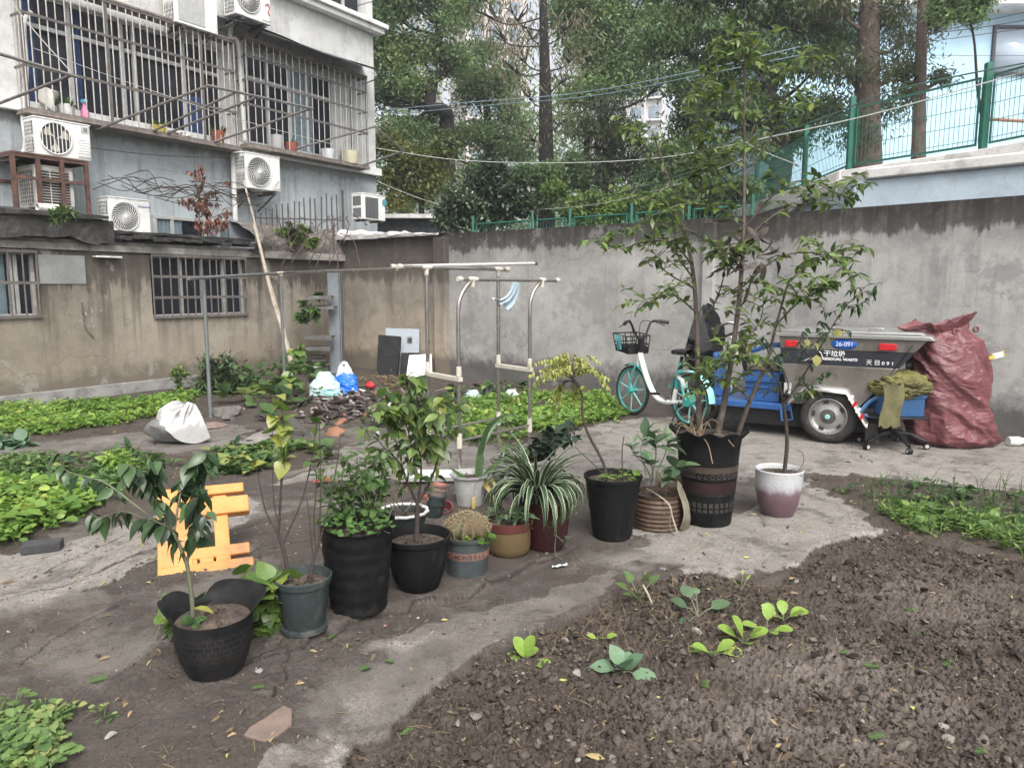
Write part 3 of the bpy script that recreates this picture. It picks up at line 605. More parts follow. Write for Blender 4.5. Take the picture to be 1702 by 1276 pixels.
# ---------------------------------------------------------------- air conditioners
def air_con(label, p0, p1, ptop, n, style, dep=.3, mt=None, brand=None, bracket=False, z0=None):
    t0, za = fac(*p0, n); t1 = fac(*p1, n)[0]; zt = fac(*ptop, n)[1]; wd = t1 - t0; h = zt - za
    o = lthing('air_conditioner', label, 'air conditioner', (t0 + t1) / 2, -n, za, 'air conditioner units on the old block'); mt = mt or M_ACW
    m = MB(); m.box((0, dep / 2, h / 2), (wd, dep, h)); m.build('casing', mt, o, bevel=.012)
    m = MB(); m.box((0, dep / 2, h + .006), (wd + .016, dep + .016, .02)); m.build('lid', mt, o, bevel=.006)
    cx, cz, r = -wd * .14, h * .5, min(h * .43, wd * .33)
    fx = MB(); th = np.linspace(0, 2 * math.pi, 41)[:-1]
    if style in ('swirl', 'bars'):
        fx.add(np.vstack([[(cx, -.002, cz)], np.c_[cx + r * np.cos(th), np.full(40, -.002), cz + r * np.sin(th)]]), [(0, 1 + (i + 1) % 40, 1 + i) for i in range(40)]); fx.build('fan_opening', M_DARK, o, smooth=0)
        if style == 'bars':
            f = MB()
            for k in range(3):
                a = k * 2.09 + .4; bl_ = [(cx, -.006, cz)] + [(cx + r * .88 * q * math.cos(a + e * q), -.004 - .008 * q, cz + r * .88 * q * math.sin(a + e * q)) for e, q in ((-.5, .5), (-.45, .9), (.1, 1.), (.55, .85), (.5, .4))]
                f.add(bl_, [(0, 1, 2, 3, 4, 5)])
            f.build('fan', M_FAN, o, smooth=0)
        g = MB(); g.tube(np.c_[cx + r * np.cos(th), np.full(40, -.014), cz + r * np.sin(th)][list(range(40)) + [0]], .011, 6)
        if style == 'swirl':
            for k in range(26):
                a = k / 26 * 2 * math.pi; q = np.linspace(.16, 1, 7); g.tube(np.c_[cx + r * q * np.cos(a + .75 * q ** 1.5), np.full(7, -.016), cz + r * q * np.sin(a + .75 * q ** 1.5)], .0062, 4)
            for q in (.45, .72, .88): g.tube(np.c_[cx + r * q * np.cos(th), np.full(40, -.012), cz + r * q * np.sin(th)][list(range(40)) + [0]], .0025, 4)
        else:
            for q in np.linspace(-.85, .85, 8): hh = r * math.sqrt(1 - q * q); g.rod((cx + q * r, -.018, cz - hh), (cx + q * r, -.018, cz + hh), .006, 5)
        g.build('fan_guard', M_ACW if style == 'bars' else mat('guard', (.6, .6, .58), None, .4), o)
        if style == 'swirl': m = MB(); m.lathe([(0, .03), (r * .14, .024), (r * .17, 0)], 16, (cx, -.004, cz), M=rotx(math.pi / 2)); m.build('hub_cap', M_ACW, o)
        m = MB(); m.box((wd * .36, -.006, h * .5), (wd * .23, .011, h * .86))
        if style == 'bars':
            for k in range(7): m.box((wd * .36, -.014, h * (.12 + .075 * k)), (wd * .22, .006, .012))
        m.build('front_panel', M_ACW, o, bevel=.004)
    elif style == 'plain':
        f = MB(); f.box((-wd * .12, -.004, h * .5), (wd * .62, .008, h * .86)); f.build('front_panel', M_ACG, o, bevel=.003)
    elif style == 'grid':
        f = MB(); f.box((wd * .02, -.002, h * .5), (wd * .9, .004, h * .84)); f.build('fan_opening', M_DARK, o); g = MB()
        for k in range(13): g.box((wd * .02, -.012, h * (.1 + .8 * k / 12)), (wd * .88, .008, .010))
        for k in range(4): g.box((wd * (-.4 + .84 * k / 3), -.018, h * .5), (.012 if k % 3 else .05, .008, h * .86))
        g.build('fan_guard', mt, o)
    else:
        f = MB(); f.box((-wd * .1, -.003, h * .48), (wd * .55, .006, h * .8)); f.build('fan_opening', M_DARK, o); g = MB()
        for k in range(9): g.box((-wd * .34 + wd * .48 * k / 8, -.012, h * .48), (wd * .035, .01, h * .8))
        g.build('fan_guard', M_FIN, o)
    # coil openings in the left end
    m = MB(); kk = 2 if style != 'grid' else 1
    for k in range(kk): m.box((-wd / 2 - .003, dep * .5, h * ((.27, .73)[k] if kk == 2 else .5)), (.006, dep * .72, h * (.36 if kk == 2 else .8)))
    m.build('coil_opening', M_FIN, o); g = MB()
    if style != 'flat':
        for k in range(1, 6): g.box((-wd / 2 - .009, dep * (.14 + .72 * k / 6), h * .5), (.006, .006, h * .82))
        for k in range(9): g.box((-wd / 2 - .0145, dep * .5, h * (.1 + .8 * k / 8)), (.004, dep * .74, .008))
        g.build('coil_grid', mt, o)
    for sx in (-.32, .32): m = MB(); m.box((wd * sx, dep / 2, -.015), (.05, dep + .04, .03)); m.build('foot', M_IRON, o)
    if brand: text('lettering', brand[0], .05, mat('ink_' + brand[0][:3], brand[1], brand[1], .5, bump=0), frame_mat((wd * .36, -.0135, h * brand[2]), (1, 0, 0), (0, 0, 1)), o)
    if bracket:
        m = MB()
        for sx in (-.32, .32):
            x = wd * sx; m.box((x, dep * .75, -.05), (.04, dep * 1.6, .03)); m.tube([(x, .02, -.06), (x, dep + .25, -.36)], .015, 5); m.box((x, dep + .27, -.2), (.04, .03, .36))
        m.build('bracket', M_IRON, o)
    return o
M_INK = mat('ink', (.05, .05, .05), (.05, .05, .05), .5, bump=0)
a = air_con('white unit with a round barred fan on top of the rusty cage', (60, 256), (153, 268), (57, 194), -.72, 'bars')
m = MB(); wd_ = .86; m.box((.3, -.0135, .42), (.12, .004, .09)); m.build('badge', M_ACG, a)
mk = MB(); mk.box((.3, -.0165, .425), (.045, .003, .045)); mk.build('badge_mark', M_INK, a); mk = MB(); mk.box((.3, -.019, .425), (.026, .003, .026)); mk.build('badge_mark', M_ACG, a); mk = MB(); mk.box((.303, -.0215, .428), (.011, .003, .011)); mk.build('badge_mark', M_INK, a)
air_con('old beige unit with a rectangular grid inside the rusty cage', (62, 344), (124, 346), (60, 275), -.72, 'grid', .5, M_ACO)
air_con('white unit with a swirl fan guard low on the tarred roof edge', (184, 389), (252, 392), (176, 327), -.55, 'swirl', .3, M_ACW, ('Panasonic', (.05, .07, .3), .82), )
a = air_con('white unit with a swirl fan guard bracketed below the two bays', (410, 312), (467, 319), (407, 253), -.8, 'swirl', .3, M_ACW, None, True)
m = MB()
for k in range(4): m.box((.25 + .022 * k, -.0135, .09 + .03 * k), (.03, .003, .012), roty(-.8))
m.build('slogan', mat('violet', (.12, .08, .25), None, bump=0), a)
a = air_con('white unit with a dark slatted front at the right end of the roof', (603, 364), (641, 369), (601, 321), -.35, 'flat', .3, M_ACW)
m = MB(); m.lathe([(0, .004), (.07, .004), (.07, 0)], 16, (.3, -.013, .38), M=rotx(math.pi / 2)); m.build('sticker', mat('tealp', (.08, .3, .36), None, bump=0), a)
air_con('white unit with plain front high above the first bay window', (292, 36), (362, 42), (290, -40), -.85, 'plain', .32, M_ACW, None, True)
a = air_con('white unit with swirl fan and red mark high beside the pipe', (392, 22), (450, 31), (392, -45), -.85, 'swirl', .32, M_ACW, None, True)
m = MB(); m.tube(smooth_path([(.24, -.016, .3), (.29, -.016, .34), (.33, -.016, .28), (.3, -.016, .2), (.33, -.016, .15)], 4), .018, 6, flat=.3); m.build('red_mark', mat('redmark', (.5, .04, .06), None, bump=0), a)
# rusty cage carrying the first two units
t0, z0 = fac(28, 356, -.66); t1, z1 = fac(148, 352, -.66)[0], fac(60, 259, -.66)[1]
o = lthing('steel_cage', 'rusty brown angle iron cage holding an old unit on the roof edge', 'stand', (t0 + t1) / 2, .66, z0); hw = (t1 - t0) / 2; m = MB(); h = z1 - z0
for x in (-hw, -hw * .35, hw * .3, hw):
    for y_ in (0, .62): m = MB(); m.box((x, y_, h / 2), (.05, .05, h)); m.build('post', M_RUST, o)
m = MB()
for y_ in (-.001, .621):
    for z_ in (.02, h * .62, h - .02): m.box((0, y_, z_), (hw * 2 + .06, .04, .04))
for x in (-hw, hw):
    for z_ in (.021, h - .021): m.box((x, .31, z_), (.042, .6, .041))
m.build('rail', M_RUST, o); m = MB(); m.box((0, .31, h + .012), (hw * 2 + .04, .68, .02)); m.build('top_plate', M_RUST, o)
# drying poles fixed to the bay
def dry_frame(label, rods, rail, n0, n1):
    e0 = fac(*rail[0], n1); o = lthing('clothes_drying_frame', label, 'drying frame', e0[0], -n1, e0[1]); T, Y_, Z_ = e0[0], -n1, e0[1]; m = MB()
    for a, b in rods: p = fac(*a, n0); q = fac(*b, n1); m.rod((p[0] - T, -n0 - Y_, p[1] - Z_), (q[0] - T, -n1 - Y_, q[1] - Z_), .02, 8)
    m.build('arm', M_BARD, o); m = MB(); p, q = fac(*rail[0], n1), fac(*rail[1], n1); m.rod((p[0] - T, 0, p[1] - Z_), (q[0] - T, 0, q[1] - Z_), .022, 8); m.build('rail', M_STEEL, o)
dry_frame('rusty pole drying frame jutting out below the first bay window', [((160, 216), (345, 143)), ((246, 222), (395, 152)), ((268, 226), (430, 160)), ((345, 240), (518, 180))], ((343, 142), (520, 181)), -1.0, .35)
dry_frame('thin pole drying frame at the far left of the facade', [((-60, 195), (122, 124))], ((-60, 72), (128, 128)), -1.0, .2)
dry_frame('thin rod drying frame below the second bay window', [((465, 255), (625, 210)), ((600, 276), (668, 252))], ((622, 210), (672, 252)), -1.05, -.3)
# ---------------------------------------------------------------- shack in front
sh_ = lthing('lean_to_shack', 'low lean-to with stained brown rendered wall, tarred roof and barred windows', 'shed', -4.5, 0, 0)
def sx_(m, t0, t1, y0, y1, z0, z1): m.box(((t0 + t1) / 2 + 4.5, (y0 + y1) / 2, (z0 + z1) / 2), (t1 - t0, y1 - y0, z1 - z0))
ZL0, ZL1 = fac(0, 411, .03)[1], fac(0, 398, .03)[1]
W1 = (fac(249, 440, 0)[0], fac(408, 440, 0)[0], fac(330, 526, 0)[1], fac(330, 426, 0)[1]); W2 = (fac(-70, 440, 0)[0], fac(62, 440, 0)[0], fac(30, 528, 0)[1], fac(30, 416, 0)[1])
m = MB(); xs = [-14, W2[0], W2[1], W1[0], W1[1], 0.]      # wall pieces left around the window openings
for i in range(5):
    if i in (1, 3):
        ww = W2 if i == 1 else W1; sx_(m, xs[i], xs[i + 1], 0, .22, 0, ww[2]); sx_(m, xs[i], xs[i + 1], 0, .22, ww[3], ZL1)
    else: sx_(m, xs[i], xs[i + 1], 0, .22, 0, ZL1)
m.build('wall', M_SHACK, sh_)
m = MB(); sx_(m, -14, .02, -.035, -.001, ZL0, ZL1); sx_(m, -14, 0, -.001, YF - .01, ZL1 + .001, ZL1 + .05); m.build('lintel', M_LINTEL, sh_, bevel=.006)
m = MB(); sx_(m, -14, fac(330, 640, .04)[0], -.05, -.001, -.1, fac(0, 659, .05)[1]); m.build('plinth', M_PLINTH, sh_, bevel=.01)
m = MB(); tp = fac(62, 430, 0)[0]; sx_(m, fac(62, 420, .01)[0], fac(140, 420, .01)[0], -.012, -.001, fac(100, 472, 0)[1], fac(100, 424, 0)[1]); m.build('patch', mat('cement_patch', (.27, .275, .27), (.21, .215, .21), .9, 5, .3, world=True), sh_, bevel=.004)
YW = .16
for ww, cols, nb in ((W1, (.33, .55, .78), 13), (W2, (.68, .75), 6)):
    fo = window_at(sh_, -4.5, 0, ww[0], ww[1], ww[2], ww[3], cols, curt=((.0, .62, 1, M_CURTG),) if ww is W2 else (), fr=.045, fm=mat('frame_grimy', (.42, .41, .39), (.3, .29, .27), .6, 8, .1, dirt=(.15, .13, .11)))
    grille(sh_, -4.5, 0, ww[0] + .02, ww[1] - .02, -.03, ww[2] + .01, ww[3] - .01, nb, (0, .32, .66, 1) if ww is W1 else (0, .52, 1), 0, M_BARD, M_BARD, .011, False)
YW = YF
o = lthing('water_tap', 'small tap on a thin pipe on the brown wall between the windows', 'tap', fac(138, 520, .02)[0], -.02, fac(138, 520, .02)[1]); m = MB(); m.tube(smooth_path([(0, .0, .14), (0, 0, .0), (.02, 0, -.2), (.12, 0, -.34)], 4), .008, 6); m.build('pipe', M_BARD, o); m = MB(); m.tube([(0, -.0, .0), (0, -.06, 0), (0, -.07, -.03)], .013, 7); m.box((0, -.04, .025), (.05, .012, .012)); m.build('spout', M_STEEL, o)
o = lthing('wall_shelf', 'thin white ledge high on the brown wall right of the cement patch', 'shelf', fac(175, 427, 0)[0], -.001, fac(175, 427, 0)[1]); m = MB(); m.box((0, -.05, 0), (.36, .10, .022)); m.build('board', M_PVC, o)
# roof: the thick tarred part at the left, the ragged tile edge at the right
tA, tB, tC = fac(186, 380, .1)[0], fac(432, 400, .1)[0], -.02
def rough_slab(m, t0, t1, y0, y1, z0, z1, nx, ny, amp, seed, jag=.05):
    # irregular slab: upper and lower skins joined along a ragged front edge
    u = np.linspace(0, 1, nx); q = np.c_[u * (t1 - t0) * 3, 0 * u, 0 * u + seed]; j = (fbm(q * 1.4, 4, seed) - .5) * jag * 2; up = np.zeros((ny, nx, 3)); dn = np.zeros((ny, nx, 3))
    for i in range(ny):
        f = i / (ny - 1); y = lerp(y0, y1, f) + j * (1 - f); zt = lerp(z1, z1 + .08, f)
        h = (fbm(np.c_[u * (t1 - t0) * 5, 0 * u + f * 4, 0 * u + seed + 3], 4, seed) - .5) * amp
        up[i] = np.stack([lerp(t0, t1, u) + 4.5, y, zt + h], -1); dn[i] = np.stack([lerp(t0, t1, u) + 4.5, y + .012 * (i == 0), zt + h - (z1 - z0) * (.55 + .9 * fbm(np.c_[u * (t1 - t0) * 4, 0 * u, 0 * u + seed + 9], 3, seed))], -1)
    m.grid(up[:, ::-1]); m.grid(dn); m.grid(np.stack([up[0], dn[0]])); m.grid(np.stack([up[:, -1], dn[:, -1]])); m.grid(np.stack([dn[:, 0], up[:, 0]]))
zr0, zr1 = fac(20, 396, .15)[1], fac(20, 354, .15)[1]
m = MB(); rough_slab(m, -14, tA, -.16, YF - .01, zr0 + .02, zr1, 120, 6, .05, 5); rough_slab(m, -14, tA - .1, -.24, .5, zr1 + .0, zr1 + .05, 90, 3, .03, 8, .04)
rough_slab(m, -14, tA + .15, -.10, .6, ZL1 + .06, zr0 + .12, 80, 4, .06, 15, .06)
m.build('roof', M_ROOF, sh_, smooth=30)
m = MB(); zq = fac(320, 402, .12)[1]
for k in range(9):
    a, b = lerp(tA, tB, k / 9), lerp(tA, tB, (k + 1) / 9); rough_slab(m, a + .02, b - .01 + .06 * (k % 2), -.12 - .05 * (k % 3), YF - .02, zq - .02 + .015 * (k % 2), zq + .03 + .015 * (k % 2), 14, 4, .03, 30 + k, .05)
rough_slab(m, tA, tB, -.08, YF - .05, zq + .06, zq + .1, 60, 4, .05, 50, .05)
m.build('roof_tiles', M_ROOF, sh_, smooth=30)
# broken concrete on the roof end, wall stump and gable post
m = MB(); z0, z1 = fac(500, 425, .1)[1], fac(500, 382, .1)[1]
u = np.linspace(0, 1, 50); vv = np.linspace(0, 1, 14); V = np.zeros((14, 50, 3))
for i, f in enumerate(vv):
    q = np.c_[u * 6, 0 * u + f * 3, 0 * u]; nn = fbm(q, 5, 61)
    V[i] = np.stack([lerp(tB - .1, .12, u) + 4.5, -.06 + .95 * f - .14 * math.sin(math.pi * min(f * 3, 1)) * nn * 2, lerp(z0, z1, np.sin(np.clip(f * 2.2, 0, 1) * math.pi / 2)) + .35 * (nn - .5) * (f > .05) + .12 * f], -1)
m.grid(V); m.build('broken_coping', M_LUMP, sh_, smooth=20)
m = MB(); za = fac(500, 426, .06)[1]; sx_(m, fac(440, 420, .07)[0], .03, -.09, -.037, za - .06, za + .06); m.build('beam', M_LINTEL, sh_, bevel=.008)
# iron spikes on the roof
o = lthing('spike_fence', 'row of dark iron spikes rising from the broken roof end', 'fence', fac(505, 385, -.35)[0], .35, fac(505, 385, -.35)[1]); T, Z_ = fac(505, 385, -.35); m = MB()
for k in range(17):
    px = lerp(424, 569, k / 16); t, zt = fac(px, lerp(352, 318, k / 16) + rng.uniform(-5, 5), -.35); zb = fac(px, 392, -.35)[1]; m.rod((t - T, 0, zb - Z_ - .05), (t - T + rng.uniform(-.02, .02), rng.uniform(-.02, .02), zt - Z_), .013 if k < 16 else .024, 6)
m.build('spikes', M_IRON, o); m = MB(); a, b = fac(424, 362, -.35), fac(569, 368, -.35); m.rod((a[0] - T, 0, a[1] - Z_), (b[0] - T, 0, b[1] - Z_ + .02), .012, 6); m.build('rail', M_IRON, o)
o = lthing('plastic_pipe', 'short white plastic pipe lying on the tarred roof edge', 'pipe', fac(62, 347, -.2)[0], .2, zr1 + .13); m = MB()
m.lathe([(.05, 0), (.055, 0), (.055, .26), (.05, .26), (.046, .26), (.046, 0), (.05, 0)], 14, M=roty(math.pi / 2)); m.build('tube', M_PVC, o)
# bamboo poles leaning on the roof edge
def pole(label, a, b, r):
    pa, pb = np.array(a), np.array(b); o = thing('bamboo_pole', label, 'pole', pa, 0, 'bamboo poles leaning on the shack'); m = MB(); L = np.linspace(0, 1, 14)
    pts = [(pb - pa) * t + np.array((.01 * math.sin(9 * t), 0, -.02 * math.sin(3.1 * t))) for t in L]; m.tube(pts, [r * (1.1 - .3 * t) * (1.12 if i % 2 else 1) for i, t in enumerate(L)], 8); m.build('stem', mat('bamboo', (.48, .42, .35), (.34, .28, .22), .7, 10, .2, dirt=(.2, .15, .1)), o, smooth=60)
pole('long pale pole leaning up past the white bracketed unit', W(492, 625, 12.2), W(404, 300, 12.6), .019)
pole('thicker pale pole leaning on the ragged tile edge', W(484, 606, 12.0), W(421, 372, 12.2), .03)
o = lthing('metal_sheet', 'bent grey metal sheet on the roof beside the poles', 'sheet metal', fac(408, 398, -.5)[0], .5, zq + .08); m = MB(); V = np.zeros((6, 8, 3))
for i in range(6):
    for j in range(8): V[i, j] = (-.3 + .08 * j, .02 * math.sin(j) + .05 * i * .2, .07 * i + .02 * math.sin(j * 1.3))
m.grid(V); m.build('sheet', mat('zinc', (.38, .40, .44), (.3, .31, .35), .5, 6, .1, .3), o, smooth=60)
# grey steel post with slates stacked as shelves in the corner
o = thing('slate_steps', 'broken slates stuck out of a blue grey steel post in the corner', 'steps', W(552, 615, 13.0) * (1, 1, 0)); ox = np.array(o.location); d_ = 13.0
m = MB(); zt = W(552, 448, d_)[2]; m.box((.15, .155, zt / 2), (.05, .2, zt)); m.build('post_flange', M_GALV, o)
m = MB(); m.box((.06, .03, zt / 2), (.19, .05, zt)); m.build('post', mat('bluegrey_steel', (.22, .25, .275), (.17, .19, .21), .6, 5, .1, .2, dirt=(.14, .12, .1)), o, bevel=.004)
for px, py in ((540, 494), (544, 510), (540, 560), (538, 578)):
    p = W(px, py, d_ - .1) - ox; m = MB(); V = [(-.30, -.22, -.03), (.16, -.18, -.04), (.16, .02, -.03), (-.16, .02, -.02), (-.31, -.21, .025), (.16, -.17, .03), (.17, .02, .03), (-.16, .02, .035)]; m.hexa(np.array(V) * rng.uniform(.85, 1.1, (8, 1)) + p); m.build('slate', mat('slate', (.12, .115, .11), (.07, .066, .062), .85, 9, .6, world=True), o)
m = MB()
for k in range(7): m.box(W(526 + 4 * (k % 3), 592 + 6 * k, d_ - .05) - ox, (.28, .2, .045), rotz(.2 * k))
m.build('brick_pier', mat('oldbrick', (.12, .105, .095), (.065, .055, .05), .9, 9, .6, world=True), o)
# ================================================================ YARD WALL
WP = [C0, np.array((-1.12, 12.7)), np.array((2.62, 9.85)), np.array((5.06, 7.4)), np.array((8.4, 4.05))]; HW_, TH = 2.4, .24
yw = thing('yard_wall', 'long cement rendered yard wall with black weathered top', 'wall', (2.62, 9.85, 0))
def wseg(m, a, b, z0, z1, f=0., bk=TH, e0=0, e1=0):
    d = (b - a) / np.linalg.norm(b - a); n = np.array((-d[1], d[0])); n = n if n @ np.array((1, 1)) > 0 else -n; a = a - d * e0; b = b + d * e1
    q = [a - n * f, b - n * f, b + n * bk, a + n * bk]; m.hexa([(*p, z0) for p in q] + [(*p, z1) for p in q])
m = MB(); wseg(m, WP[0], WP[1], -.1, HW_ - .02, e0=.5); m.build('brown_section', M_WALLT, yw, world=True)
m = MB(); wseg(m, WP[1], WP[2], -.1, HW_, .004); wseg(m, WP[2], WP[3], -.1, HW_, .006); wseg(m, WP[3], WP[4], -.1, HW_ + .002, .004); m.build('grey_section', M_WALLG, yw, world=True)
for a, b, f in ((WP[0], WP[1], (.93, 1.03)), (WP[1], WP[2], (.985, 1.02))):
    m = MB(); p, q = a + (b - a) * f[0], a + (b - a) * f[1]; wseg(m, p, q, -.1, HW_ - .06, .13, 0.01); m.build('buttress', M_WALLT if a is C0 or f[0] < .95 else M_WALLG, yw, world=True, bevel=.012)
m = MB(); p, q = WP[0] - (WP[1] - WP[0]) * .02, WP[0] + (WP[1] - WP[0]) * .98; u = np.linspace(0, 1, 70); V = []
for i, (off, zz) in enumerate(((-.12, 0), (-.13, .09), (.05, .17), (.3, .10))):
    nn = fbm(np.c_[u * 14, 0 * u + i, 0 * u], 4, 71) - .5; dn = (q - p) / np.linalg.norm(q - p); n = np.array((-dn[1], dn[0])); n = n if n.sum() > 0 else -n
    V.append(np.stack([p[0] + (q[0] - p[0]) * u + n[0] * (off + .05 * nn), p[1] + (q[1] - p[1]) * u + n[1] * (off + .05 * nn), HW_ - .018 + zz * (1.15 - u) + .1 * nn * (i > 0)], -1))
m.grid(np.array(V)); m.build('broken_cap', mat('pale_cement', (.55, .54, .51), (.40, .39, .37), .9, 5, .5, dirt=(.16, .15, .14), damt=.6, world=True), yw, world=True, smooth=25)
# ================================================================ BEYOND THE YARD WALL
M_TERB = mat('terrace_blue', (.47, .56, .63), (.40, .48, .55), .8, 2, .1, dirt=(.3, .33, .36), world=True)
M_TERW = mat('terrace_white', (.70, .685, .66), (.55, .535, .51), .85, 3, .2, dirt=(.2, .19, .18), damt=.6, world=True)
M_GREEN = mat('fence_green', (.008, .125, .082), (.006, .085, .056), .45, 8, .05, dirt=(.05, .09, .06), damt=.4)
tr = thing('terrace', 'raised terrace with pale blue face and white capping above the wall', 'terrace', (6, 9, 0))
m = MB(); body = [(4.22, 9.36), (5.65, 7.95), (10, 3.5), (14, 8), (14, 19.4), (5.3, 19.4), (4.95, 13.2), (4.5, 11.2)]; m.prism(body, 0, 2.8); m.build('body', M_TERB, tr, world=True)
m = MB(); lip = [(4.3, 9.2), (5.6, 7.9), (10, 3.4), (14.1, 8), (14.1, 19.35), (5.2, 19.35), (4.85, 13.2), (4.4, 11.2)]; m.prism(lip, 2.803, 2.93); m.build('capping', M_TERW, tr, world=True, bevel=.02)
FN = [(7.6, 5.4), (6.3, 7.9), (5.78, 9.38), (4.86, 10.98), (4.96, 12.9), (5.0, 15.5), (5.0, 18.5)]
m = MB()
for a, b in zip(FN[:-1], FN[1:]):
    a, b = np.array(a), np.array(b); d = (b - a) / np.linalg.norm(b - a); n = np.array((-d[1], d[0])) * .16; q = [a - n - d * .08, b - n + d * .08, b + n + d * .08, a + n - d * .08]; zt = 3.16 + .004 * len(m.V)
    m.hexa([(*p, 2.934) for p in q] + [(*p, zt) for p in q])
m.build('kerb', M_TERW, tr, world=True, bevel=.015)
def mesh_fence(label, pts, z0, z1, sp, vert=.06, hor=.2, wr=.0045, post=.045):
    pts = [np.array(p) for p in pts]; o = thing('mesh_fence', label, 'fence', (*pts[0], z0)); g = MB(); fr = MB()
    for a, b in zip(pts[:-1], pts[1:]):
        L = np.linalg.norm(b - a); d = (b - a) / L; P_ = lambda t, z_: (*(a + d * t), z_)
        n = int(L / vert)
        for i in range(1, n): g.tube([P_(L * i / n, z0 + .1), P_(L * i / n, z1 - .08)], wr, 3, cap=False)
        for z_ in np.arange(z0 + .15, z1 - .1, hor): g.tube([P_(.05, z_), P_(L - .05, z_)], wr, 3, cap=False)
        for z_ in (z0 + .09, z1 - .08): fr.tube([P_(.08, z_), P_(L - .08, z_)], .016, 5)
        for t in (.09, L - .09): fr.tube([P_(t, z0 + .08), P_(t, z1 - .07)], .014, 5)
    g.build('wire_panel', M_GREEN, o, smooth=0, world=True); fr.build('panel_frame', M_GREEN, o, world=True)
    for p in pts:
        m = MB(); m.box((*p, (z0 + z1) / 2 + .02), (post * 1.7, post * 1.7, z1 - z0 + .12)); m.build('post', M_GREEN, o, world=True, bevel=.006)
    return o
mesh_fence('green wire mesh fence standing on the white terrace capping', FN, 3.16, 4.12, 1)
dW = (WP[2] - WP[1]) / np.linalg.norm(WP[2] - WP[1]); nW = np.array((-dW[1], dW[0])); fp = [WP[1] - dW * .75 + nW * 1.6 + dW * t for t in (0, 1.4, 2.2, 3.4, 4.4, 5.4)]
mesh_fence('green wire mesh fence low behind the grey yard wall under trees', fp, 0.2, 2.78, 1, post=.026)
# pale blue building at the right
bb = thing('blue_building', 'pale sky blue rendered building with white eaves behind the terrace', 'building', (12, 21, 0)); Mb = mat('skyblue_wall', (.46, .66, .80), (.42, .61, .75), .85, 1.2, .03, dirt=(.38, .55, .68), world=True)
m = MB(); m.box((13.4, 25, 4.4), (12.4, 8, 8.8)); m.build('wall', Mb, bb, world=True)
m = MB(); m.box((13.4, 24.8, 9.05), (13.2, 9, .5)); m.build('eaves', M_LEDGE, bb, world=True, bevel=.03)
for k in range(3):
    a = W(1650 + k * 190, 122, 20.9)[0]; z0 = W(1650, 124, 21)[2]; z1 = W(1650, 46, 21)[2]
    m = MB()
    for x in (a, a + 1.5): m.box((x, 20.96, (z0 + z1) / 2), (.07, .08, z1 - z0))
    for z_ in (z0, z1): m.box((a + .75, 20.958, z_), (1.57, .078, .07))
    w_ = m.build('window', mat('dark_alu', (.03, .035, .05), None, .4), bb, world=True); g = MB(); g.box((a + .75, 20.98, (z0 + z1) / 2), (1.45, .03, z1 - z0 - .05)); g.build('pane', mat('sky_glass', (.5, .58, .68), (.42, .5, .6), .1, 1.), w_, smooth=0).location = -Vector(bb.location)
    w_.location = (0, 0, 0)
# awning bracket on the terrace edge at the far right
o = thing('awning_frame', 'rusty tilted sheet roof on brown struts beyond the green fence', 'awning', (7.2, 10.2, 3.0)); m = MB(); m.hexa([(x, y, z_) for x, y, z_ in ((6.55, 10.0, 3.2), (8.4, 9.0, 3.62), (9.0, 10.5, 3.85), (6.7, 10.7, 3.3))] + [(x, y, z_ + .04) for x, y, z_ in ((6.55, 10.0, 3.2), (8.4, 9.0, 3.62), (9.0, 10.5, 3.85), (6.7, 10.7, 3.3))]); m.build('sheet', M_RUST, o, world=True)
m = MB(); m.rod((6.35, 10.2, 3.72), (7.6, 9.6, 3.5), .025, 6); m.rod((7.35, 10.1, 3.78), (7.5, 9.7, 3.5), .025, 6); m.rod((7.6, 9.9, 2.95), (7.6, 9.9, 3.55), .03, 6); m.build('strut', mat('strut_brown', (.36, .2, .14), (.25, .14, .1), .7), o, world=True)
# far tower blocks
def tower(label, px0, px1, d, ztop, col, floors, cols, ry=0.):
    x0, x1 = W(px0, 200, d)[0], W(px1, 200, d)[0]; o = thing('tower_block', label, 'building', ((x0 + x1) / 2, d, 0), ry); wd = x1 - x0; m = MB(); m.box((0, 6, ztop / 2), (wd, 12, ztop))
    for c in range(cols + 1): m.box((-wd / 2 + wd * c / cols, -.15, ztop / 2), (.35, .3, ztop))
    m.build('wall', mat('tower_' + str(px0), col, tuple(q * .93 for q in col), .8, .4, .0), o)
    for c in range(cols):
        for k in range(3, floors):
            z_ = 3 * k + 2.2; g = MB(); f = MB(); g.box((-wd / 2 + wd * (c + .5) / cols, -.03, z_), (wd / cols * .6, .06, 1.7)); f.box((-wd / 2 + wd * (c + .5) / cols, -.35, z_ - 1.1), (wd / cols * .8, .7, .25))
            w_ = g.build('window', mat('far_glass', (.25, .32, .38), (.16, .2, .25), .15, .5, 0), o); f.build('balcony', mat('far_white', (.72, .72, .72), None, .7, bump=0), w_)
tower('pale pink grey tower block behind the tall bare conifer', 775, 872, 95, 70, (.66, .58, .54), 14, 3, .25)
tower('pale grey tower block between the dense trees', 985, 1100, 110, 80, (.62, .6, .6), 16, 4, -.2)
tower('cream tower block far behind the left trees', 640, 735, 120, 74, (.68, .66, .62), 16, 3, .1)
